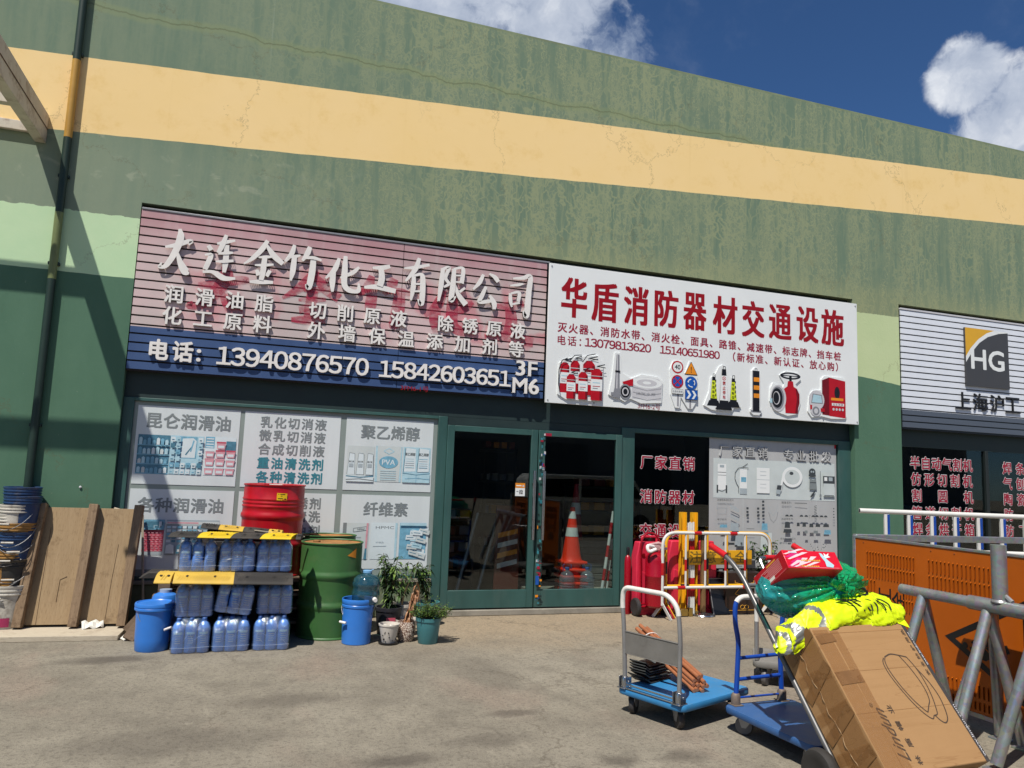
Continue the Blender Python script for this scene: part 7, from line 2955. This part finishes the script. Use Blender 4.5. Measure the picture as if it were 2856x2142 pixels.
face_text(m, 'Lindun', -.195, -.035, .27, .062, .008, .55)
face_text(m, '®', -.225, .115, .022, .022, 0)
for i, ch in enumerate('林盾帽业'):
    face_text(m, ch, -.115, -.17 + i * .085, .045, .032, .02)
for i, ch in enumerate('安全防护用品'):
    face_text(m, ch, .302, .26 + i * .048, .034, .020, .015)
m.build("printing", HATLINE, ct, smooth=0)
m = MB()
m.b(BW / 2 - .026, BW / 2 - .001, .0, BL - .01, BD + .0006, BD + .0014)
m.build("black_strip", M_('dark printed strip', lin(62, 58, 56), .4, 0, .1), ct, smooth=0)
m = MB()
HZ0 = HATZ
HATZ = BD + .0022
face_text(m, 'www.lindun.com', BW / 2 - .0135, -.06, .27, .014, .01)
face_text(m, 'www.lindun.com', BW / 2 - .0135, .40, .20, .014, .01)
HATZ = HZ0
m.build("strip_lettering", SLGREY, ct, smooth=0)


def wrinkle(p_, sc, seed):
    return mnoise.noise(Vector(p_) * sc + Vector((seed, seed * 2, 0)))


# green plastic bag with blue things in it
BCM = TM @ Matrix.Translation((-.065, .872, .205))
bag = thing("plastic_bag", "bulging translucent green plastic bag knotted on top, behind the yellow vest", "plastic bag", M=BCM)
KN = Vector((.05, -.085, .175))


def bag_shape(d_):
    k_ = 1 + .07 * mnoise.noise(d_ * 1.7 + Vector((3, 1, 2)))
    kd = KN.normalized()
    c_ = d_.dot(kd)
    # pleats running into the knot
    u_ = d_ - kd * c_
    ref = kd.cross(Vector((0, 1, .3))).normalized()
    an = math.atan2(u_.dot(kd.cross(ref)), u_.dot(ref))
    pl = max(0, min(1, (c_ + .1) / .8))
    k_ += pl * (.035 * math.sin(an * 17 + 2 * math.sin(an * 3)) + .02 * math.sin(an * 31))
    k_ -= .10 * max(0, c_ - .93) / .07
    k_ += .015 * mnoise.noise(d_ * 7)
    if d_.z < -.3:
        k_ *= 1 - .12 * (-d_.z - .3)
    return k_


def bag_mat():
    m_, t = new_mat('green bag film')
    oc = t.objc()
    x, y, z = t.xyz(oc)
    tr = t.n.new('ShaderNodeBsdfTransparent')
    t.put(tr.inputs[0], (0.34, 0.80, 0.66, 1))
    wr = t.noise(t.vmath('ADD', t.mapv(oc, (4, 4, 6)), t.vmath('SCALE', t.noise(oc, 7, 2, out=1), 1.0)), 1.8, 3, .5, .6)
    nm = t.bump(wr, 1.0, .06)
    up_ = t.step(t.math('ADD', z, t.math('MULTIPLY', x, .35)), -.10, .14)
    col = t.mix(up_, lin(44, 158, 160), lin(28, 186, 116))
    pr = t.principled(col, .11, 0, nm, .8)
    mx = t.n.new('ShaderNodeMixShader')
    mx.inputs[0].default_value = .60
    t.l.new(tr.outputs[0], mx.inputs[1])
    t.l.new(pr, mx.inputs[2])
    t.out(mx.outputs[0])
    return m_


BAGM = bag_mat()
m = MB()
m.sphere((0, 0, 0), (.37, .20, .205), 140, 70, bag_shape)
m.build("film", BAGM, bag, smooth=60)
m = MB()
for i in range(16):
    a = i * 2 * PI / 16 + .2 * math.sin(i * 3)
    e_ = KN + Vector((math.cos(a) * .12, math.sin(a) * .05 - .02, .035 + .035 * math.sin(a * 2 + 1)))
    if i % 4 == 0:
        e_ = KN + Vector((.16 * (1 if i < 8 else -.4), -.02, .05))
    s_ = (e_ - KN).cross(Vector((0, -1, .4))).normalized() * .028
    mid = KN.lerp(e_, .55) + Vector((0, -.02, .018))
    m.add([KN + s_ * .15, KN - s_ * .15, mid - s_, e_ - s_ * .7, e_ + s_ * .7, mid + s_, mid + Vector((0, -.012, .012))],
          [(0, 1, 2, 6), (6, 2, 3, 4), (0, 6, 5), (6, 4, 5)])
m.sphere(tuple(KN + Vector((0, -.015, .01))), (.03, .028, .03), 12, 8, lambda d_: 1 + .3 * mnoise.noise(d_ * 4))
m.build("knot", BAGM, bag, smooth=60)
m = MB()
BB = lin(70, 134, 196)
m.sphere((-.15, -.01, -.04), (.17, .14, .12), 24, 14, lambda d_: 1 + .12 * mnoise.noise(d_ * 2.4))
m.sphere((.13, .01, -.05), (.16, .13, .11), 24, 14, lambda d_: 1 + .12 * mnoise.noise(d_ * 2.1 + Vector((4, 0, 0))))
m.build("contents", M_('blue contents', BB, .5, 0, .25, 7), bag)

# hi-vis vest lying over the carton's top edge
vest = thing("safety_vest", "bright yellow hi-vis vest with grey stripes lying across the carton top", "safety vest", M=TM)
ctrl = [(-.470, .535, .150, .040), (-.42, .565, .185, .052), (-.34, .60, .235, .060), (-.22, .63, .288, .062), (-.05, .655, .310, .064), (.10, .665, .314, .068), (.24, .655, .312, .066), (.36, .645, .302, .056), (.43, .64, .285, .035)]
m = MB()
N1, N2 = 150, 64
vs_, fs, mi_ = [], [], []
for i in range(N1 + 1):
    t = i / N1 * (len(ctrl) - 1)
    k = min(int(t), len(ctrl) - 2)
    f_ = t - k
    f_ = f_ * f_ * (3 - 2 * f_)
    a, b_ = ctrl[k], ctrl[k + 1]
    cx, cy, cz, rr_ = [a[j] + (b_[j] - a[j]) * f_ for j in range(4)]
    end = min(1, min(i, N1 - i) / 9)
    rr_ *= math.sqrt(max(.02, 1 - (1 - end) ** 2))
    for j in range(N2):
        an = 2 * PI * j / N2
        dy, dz = math.cos(an) * 1.5, math.sin(an) * .80
        fold = .16 * math.sin(an * 3 + i * .11) + .11 * mnoise.noise(Vector((cx * 16, an * 1.3, 2))) + .05 * mnoise.noise(Vector((cx * 40, an * 2.6, 5)))
        fold += .16 * abs(mnoise.noise(Vector((cx * 9 + an * 2.2, an * .7, 9)))) - .11 * max(0, .12 - abs(mnoise.noise(Vector((cx * 13 + an * 1.1, an * 1.9, 4))))) / .12 - .05 * max(0, .10 - abs(mnoise.noise(Vector((cx * 26 - an * 2.0, an * 2.4, 8))))) / .10
        r2 = rr_ * (1 + fold)
        vs_.append((cx + .012 * math.sin(an * 2 + i * .3), cy + dy * r2, cz + dz * r2 + .012 * mnoise.noise(Vector((cx * 8, an, 1)))))
for i in range(N1):
    for j in range(N2):
        j2 = (j + 1) % N2
        fs.append((i * N2 + j, i * N2 + j2, (i + 1) * N2 + j2, (i + 1) * N2 + j))
        x = -.475 + .905 * i / N1
        an = 2 * PI * (j + .5) / N2
        s_ = x + .035 * math.cos(an * 2) + .03 * mnoise.noise(Vector((x * 6, an, 3)))
        gs = (-.445 < s_ < -.405) or (-.345 < s_ < -.31) or (-.20 < s_ < -.172) or (s_ < -.38 and 3.3 < an < 4.2)
        mi_.append(1 if gs else 0)
m.add(vs_, fs)
m.m = mi_
m.build("cloth", [HIVIS, REFLT], vest, smooth=70)
m = MB()
n1, n2 = 14, 10
vs_ = []
for i in range(n1 + 1):
    for j in range(n2 + 1):
        u, v = i / n1, j / n2
        x = .10 + .275 * u
        y = .655 - (.02 + .11 * u ** 1.2) * v
        z = .333 + .012 * math.sin(u * 7 + v * 2) - .030 * v + .010 * mnoise.noise(Vector((u * 5, v * 5, 2)))
        z = max(z, .3285 + .001 * i / n1) if y < .57 else z
        vs_.append((x, y, z))
m.add(vs_, [(i * (n2 + 1) + j, (i + 1) * (n2 + 1) + j, (i + 1) * (n2 + 1) + j + 1, i * (n2 + 1) + j + 1) for i in range(n1) for j in range(n2)])
m.build("flap", HIVIS, vest, smooth=70)
m = MB()
q = random.Random(12)
for k in range(7):
    x = -.1 + k * .045
    m.tube(fillet([(x, .70, .365), (x + .05, .69, .378), (x + .10, .655, .375), (x + .11 + q.uniform(-.03, .03), .62, .37)], .03, 4), .004, 6)
m.tube(fillet([(.05, .75, .37), (.14, .77, .38), (.17, .73, .37), (.08, .71, .37)], .03, 4), .008, 8)
m.build("black_trim", SBLACK, vest)
m = MB()
m.tube([(.415 + .012 * math.cos(a), .66 + .02 * math.sin(a), .315 + .014 * math.sin(a * 1.5)) for a in [k * .55 for k in range(12)]], .0025, 6)
m.build("cord", HIVIS, vest)

# red gift-like box on the bag
def P_(s_, t_, q_):
    return TO + AX * s_ + AL * t_ + AN * q_


RM = Matrix(((.999, .035, 0, 2.878), (-.022, .607, -.794, 3.591), (-.028, .794, .607, 1.139), (0, 0, 0, 1)))
LX, LY, LZ = .372, .117, .319
rb = thing("red_box", "glossy red carton with a shoe picture lying tilted on the green bag", "box", M=RM)
m = MB()
m.b(0, LX, 0, LY, -LZ, 0)
m.build("body", SHOERED, rb, bev=.003)
m = MB()
m.b(-.0022, -.0008, .002, LY - .002, -LZ + .002, -.002)
m.build("end_panel", SHOEDRED, rb, smooth=0)


def flat(mb, pts, z):
    mb.add([(a * .80, b_ * .53, z) for a, b_ in pts], [tuple(range(len(pts)))])


m = MB()
for k, (a, b_, w_, dx) in enumerate(((.02, .03, .02, .13), (.05, .02, .012, .16), (.10, .05, .03, .10), (.02, .11, .016, .15), (.06, .13, .02, .16), (.13, .02, .014, .16), (.18, .08, .02, .1), (.0, .17, .02, .2))):
    flat(m, [(a, b_), (a + .02, b_ - .004), (a + dx, b_ + .05 + w_), (a + dx - .05, b_ + .05 + w_)], .0008 + k * .0001)
m.build("white_streaks", M_('white streak print', lin(226, 200, 204), .3), rb, smooth=0)
m = MB()
for k, (a, b_, w_, dx) in enumerate(((.0, .02, .03, .1), (.03, .07, .03, .12), (.0, .13, .03, .12))):
    flat(m, [(a, b_), (a + .05, b_), (a + dx + .03, b_ + .06), (a + dx - .04, b_ + .06)], .0006 + k * .00005)
m.build("pink_streaks", M_('pink streak print', lin(206, 40, 110), .3), rb, smooth=0)
m = MB()
flat(m, [(.33, .03), (.385, .02), (.40, .05), (.365, .11), (.335, .19), (.315, .20), (.318, .15), (.335, .09)], .0018)
m.build("shoe_picture", PALEBLUE, rb, smooth=0)
m = MB()
flat(m, [(.345, .13), (.40, .15), (.385, .165), (.40, .20), (.37, .175), (.355, .20), (.352, .165), (.335, .16)], .0016)
m.build("burst_picture", WHITE, rb, smooth=0)
m = MB()
for k in range(12):
    a = .13 + k * .014
    flat(m, [(a, .09), (a + .010, .09), (a + .010, .105 + .004 * (k % 3)), (a, .105)], .0020)
for k in range(9):
    a = .115 + k * .017
    flat(m, [(a, .022), (a + .013, .020), (a + .013, .034), (a, .036)], .0020)
m.build("gold_print", GOLD, rb, smooth=0)
m = MB()
flat(m, [(.05, .185), (.12, .185), (.12, .205), (.05, .205)], .0022)
flat(m, [(.02, .014), (.435, .014), (.435, .016), (.02, .016)], .0018)
m.build("grey_print", SLGREY, rb, smooth=0)
m = MB()


def side(mb, pts, x=-.0030):
    mb.add([(x, b_ * .53, c_ * 1.59) for b_, c_ in pts], [tuple(range(len(pts)))[::-1]])


for k in range(8):
    y0 = .22 - .05 - k * .0165
    side(m, [(y0, -.03), (y0, -.155 + .02 * (k % 3)), (y0 - .006, -.155 + .02 * (k % 3)), (y0 - .006, -.03)])
side(m, [(.012, -.012), (.012, -.188), (.014, -.188), (.014, -.012)])
m.build("side_print", M_('pale red print', lin(214, 150, 150), .4), rb, smooth=0)
m = MB()
side(m, [(.022, -.085), (.022, -.175), (.058, -.175), (.058, -.085)], -.0034)
m.build("paper_label", PAPER, rb, smooth=0)
m = MB()
side(m, [(.198, -.05), (.198, -.11), (.182, -.11), (.182, -.05)])
m.build("side_title", GOLD, rb, smooth=0)

# ================================================================== RIGHT SIDE: BARRIER BOARD, TUBE BARRIERS, LADDER
PXB = 4.80
ob = thing("barrier_board", "tall orange steel hoarding board with louvre slots and a black warning sign", "barrier board", (PXB, 0, 0))
Y0, Y1, ZB, ZT = 2.6, 5.16, .10, 1.185
m = MB()
m.b(0, .004, Y0, Y1 - .012, ZB, ZT)
m.build("sheet", ORANGE, ob, smooth=0)
m = MB()
m.b(-.004, .036, Y1 - .012, Y1 + .02, .0, ZT + .02)
m.b(-.004, .036, Y0 - .03, Y0, .0, ZT + .02)
m.b(-.006, .034, Y0, Y1 - .012, ZT, ZT + .018)
m.b(-.006, .034, Y0, Y1 - .012, ZB - .03, ZB)
m.build("frame", GALV, ob, bev=.003)
q = random.Random(3)
SLOTGAP = M_('slot shadow gap', lin(70, 30, 6), .8)


def slots(ya, yb, z0, z1, n):
    slot = MB()
    for k in range(n):
        y = ya + (yb - ya) * k / (n - 1)
        slot.mat(0)
        # raised louvre lip, open towards the camera side
        slot.add([(-.0005, y + .008, z0), (-.0005, y + .008, z1), (-.011, y - .004, z1 - .008), (-.011, y - .004, z0 + .008), (-.0005, y - .006, z0), (-.0005, y - .006, z1)],
                 [(0, 1, 2, 3), (1, 5, 2), (0, 3, 4)])
        slot.mat(1)
        slot.add([(-.0007, y - .0045, z0 + .006), (-.0007, y - .0045, z1 - .006), (-.0007, y - .001, z1 - .006), (-.0007, y - .001, z0 + .006)], [(0, 3, 2, 1)])
    slot.build("louvre", [ORANGE, SLOTGAP], ob, smooth=0)


for za, zb in ((.995, 1.09), (.885, .975), (.775, .865), (.665, .755), (.20, .29), (.12, .18)):
    for (ya, yb, n) in ((5.02, 4.56, 16), (4.42, 3.90, 16), (3.46, 3.0, 15)):
        if za < .86 and za > .4 and ya < 4.5:
            continue
        if .6 < za < .88:
            slots(5.02, 4.95, za, zb, 3)
            slots(4.66, 4.58, za, zb, 4)
            continue
        slots(ya, yb, za, zb, n)


def board_text(mb, s, yc, zc, hw, hh, off=.02):
    """lettering turned on its side: the top of each character points to +y"""
    v_, f_ = glyph(s)
    x0, x1 = min(p_[0] for p_ in v_), max(p_[0] for p_ in v_)
    y0, y1 = min(p_[1] for p_ in v_), max(p_[1] for p_ in v_)
    for i, (sx, sz) in enumerate(shifts(off)):
        e_ = off * hh
        mb.add([(-.0012 - i * .0001, yc + (p_[1] - (y0 + y1) / 2) / (y1 - y0) * hh + sz * e_, zc + (p_[0] - (x0 + x1) / 2) / (x1 - x0) * hw + sx * e_) for p_ in v_], f_)


m = MB()
board_text(m, '工', 4.845, .765, .105, .12)
board_text(m, '施', 4.845, .60, .125, .13)
board_text(m, '全', 4.715, .745, .12, .12)
board_text(m, '安', 4.715, .585, .125, .13)
m.build("lettering", SBLACK, ob, smooth=0)
m = MB()


def tri_ring(y0, y1, zc, hh, t):
    A = [(y0, zc), (y1, zc + hh), (y1, zc - hh)]
    cy = (y0 + 2 * y1) / 3
    Bq = [(cy + (a - cy) * t, zc + (b_ - zc) * t) for a, b_ in A]
    for k in range(3):
        k2 = (k + 1) % 3
        m.add([(-.0012, *A[k]), (-.0012, *A[k2]), (-.0012, *Bq[k2]), (-.0012, *Bq[k])], [(0, 1, 2, 3)])


tri_ring(4.30, 3.66, .565, .36, .80)
m.sphere((-.0012, 4.135, .535), (.0006, .022, .022), 12, 6)
m.add([(-.0014, 4.09, .56), (-.0014, 4.00, .66), (-.0014, 3.90, .64), (-.0014, 3.94, .56), (-.0014, 4.02, .55)], [(0, 1, 2, 3, 4)])
m.add([(-.0016, 4.10, .53), (-.0016, 4.00, .55), (-.0016, 3.92, .50), (-.0016, 3.98, .46), (-.0016, 4.08, .48)], [(0, 1, 2, 3, 4)])
m.add([(-.0018, 3.98, .55), (-.0018, 3.82, .60), (-.0018, 3.80, .55), (-.0018, 3.92, .50)], [(0, 1, 2, 3)])
m.build("warning_mark", SBLACK, ob, smooth=0)
m = MB()
for y in (5.06, 4.4, 4.2, 3.6):
    m.sphere((-.001, y, 1.155), (.003, .006, .006), 8, 5)
m.build("rivet", M_('rivet brown', lin(120, 60, 20), .6), ob)

# open frame standing behind the board
o = thing("open_frame", "bare galvanised frame whose top rail runs behind the orange board", "frame", (4.86, 5.20, 0), R(-4))
m = MB()
m.b(0, 2.2, 0, .05, 1.155, 1.21)
m.build("top_rail", GALV, o, bev=.004)
for x in (.0, 2.15):
    m = MB()
    m.b(x, x + .05, .0, .05, .0, 1.154)
    m.build("post", GALV, o, bev=.004)
m = MB()
m.b(.051, 2.149, .005, .045, .10, .14)
m.build("bottom_rail", GALV, o, bev=.004)


# tube barriers with splayed legs
def cheval(label, X, ya, yb, zt, feet, post=None, sleeve=None):
    o = thing("tube_barrier", label, "tube barrier", (X, 0, 0))
    m = MB()
    m.tube([(0, ya, zt), (0, yb, zt)], .036, 20)
    m.build("top_tube", GALV, o)
    if sleeve:
        m = MB()
        m.tube([(0, sleeve[0], zt), (0, sleeve[1], zt)], .046, 20)
        m.build("sleeve", GALV, o)
    for (y, dx1, dx2, dy) in feet:
        for dx in (dx1, dx2):
            m = MB()
            m.tube([(0, y, zt - .015), (dx, y + dy, .030)], .034, 16)
            l_ = m.build("leg", GALV, o)
            m = MB()
            m.b(dx - .05, dx + .05, y + dy - .05, y + dy + .05, 0.0, .012)
            m.build("foot_plate", GALV, l_, bev=.002)
    if post:
        m = MB()
        m.tube([(0, post, zt + .03), (0, post, 1.275)], .045, 24)
        p_ = m.build("post", GALV, o)
        m = MB()
        m.tube([(0, post - .08, zt + .045), (0, post, zt + .10)], .016, 8)
        m.lathe([(.052, .028), (.054, .036), (.046, .05)], c=(0, post, zt), n=20, cap=False)
        m.build("weld_bead", SILVER, p_)
    return o


cheval("galvanised tube barrier with splayed legs and upright post beside the carton", 4.50, 4.385, 2.7, .886, [(4.20, -.335, .22, .0), (3.70, -.37, .22, -.03), (3.36, -.30, .22, .08), (2.9, -.35, .22, 0)], post=3.615, sleeve=(3.83, 2.75))
cheval("second galvanised tube barrier, tucked between the first one and the orange board", 4.655, 4.02, 2.6, .86, [(3.80, -.36, .09, .05), (3.05, -.36, .09, 0)])

# ladder lying on edge
lad = thing("ladder", "long white and blue ladder lying on its edge behind the orange board", "ladder", (0, 0, 0))
LA, LB = Vector((7.25, 7.70, 1.318)), Vector((9.75, 6.755, 1.318))
ld = (LB - LA).normalized()
m = MB()
m.tube([LA, LB], .030, 16)
m.tube([LA + Vector((0, 0, -.46)), LB + Vector((0, 0, -.46))], .030, 16)
m.build("rail", BWHITE, lad)
m = MB()
m.tube([LA - ld * .001, LA + ld * .002], .024, 14)
m.build("rail_end", SBLACK, lad)
for k in range(9):
    p_ = LA + ld * (.33 + k * .285)
    m = MB()
    m.bar(p_ + Vector((0, 0, -.43)), p_ + Vector((0, 0, -.028)), .035, .055, (ld.x, ld.y, 0))
    r_ = m.build("rung", BWHITE, lad, bev=.003)
    m = MB()
    nn = Vector((ld.y, -ld.x, 0))
    m.bar(p_ + Vector((0, 0, -.42)) + ld * .020 + nn * .0195, p_ + Vector((0, 0, -.035)) + ld * .020 + nn * .0195, .004, .030, (ld.x, ld.y, 0))
    m.build("blue_face", M_('ladder blue', lin(20, 66, 150), .4) if k == 0 else bpy.data.materials['ladder blue'], r_, smooth=0)
for i, t_ in enumerate((.35, 2.1)):
    p_ = LA + ld * t_
    o = thing("trestle", ["left trestle under the ladder, behind the orange board", "right trestle under the ladder, behind the orange board"][i], "trestle", (p_.x, p_.y, 0), math.atan2(ld.y, ld.x), "trestles under the ladder")
    m = MB()
    m.b(-.06, .06, -.18, .18, .772, .826)
    m.build("top_beam", OLDWOOD, o, bev=.004)
    for sx in (-1, 1):
        for sy in (-1, 1):
            m = MB()
            m.bar((sx * .03, sy * .13, .771), (sx * .16, sy * .16, 0.01), .05, .04, (0, 1, 0))
            m.build("leg", OLDWOOD, o, bev=.003)

# ================================================================== ACROSS THE YARD (seen only mirrored in the glass)
o = thing("facing_warehouse", "grey warehouse across the yard, mirrored in the shop glass", "building", (0, -34, 0))
m = MB()
m.b(-50, 60, -10, 0, 0, 8.5)
m.build("wall", M_('grey shed cladding', lin(120, 124, 124), .8, 0, .1, .3), o, smooth=0)
m = MB()
for k in range(14):
    m.b(-44 + k * 7, -40 + k * 7, -.1, .04, 0, 4)
m.build("shutter", M_('shed shutter', lin(70, 80, 84), .6, 0, .2), o, smooth=0)
m = MB()
m.b(-50, 60, -10.1, .3, 8.502, 8.8)
m.build("roof_edge", CONC, o, smooth=0)
van = thing("parked_van", "white parked van mirrored in the right glass door", "van", (9.2, -3.4, 0))
m = MB()
body = [(-2.0, .28), (2.0, .28), (2.05, .75), (1.95, .95), (1.55, 1.05), (1.15, 1.58), (.8, 1.66), (-1.8, 1.66), (-1.98, 1.5), (-2.05, .9)]
m.prism(body, .75, -.75)
m.build("body", BWHITE, van, bev=.04, seg=3)
m = MB()
for poly in ([(1.40, 1.05), (1.10, 1.50), (.55, 1.54), (.55, 1.05)], [(.45, 1.05), (.45, 1.54), (-.55, 1.55), (-.55, 1.05)], [(-.65, 1.05), (-.65, 1.55), (-1.75, 1.52), (-1.8, 1.05)]):
    m.prism(poly, .758, .752)
m.build("window", M_('van glass', lin(20, 24, 28), .1), van, smooth=0)
for x in (-1.35, 1.35):
    for s_ in (-1, 1):
        m = MB()
        m.lathe([(0, -.09), (.18, -.09), (.29, -.08), (.30, 0), (.29, .08), (.18, .09), (0, .09)], n=28, M=Matrix.Translation((x, s_ * .70, .30)) @ Matrix.Rotation(PI / 2, 4, 'X'))
        m.build("wheel", RUBBER, van)
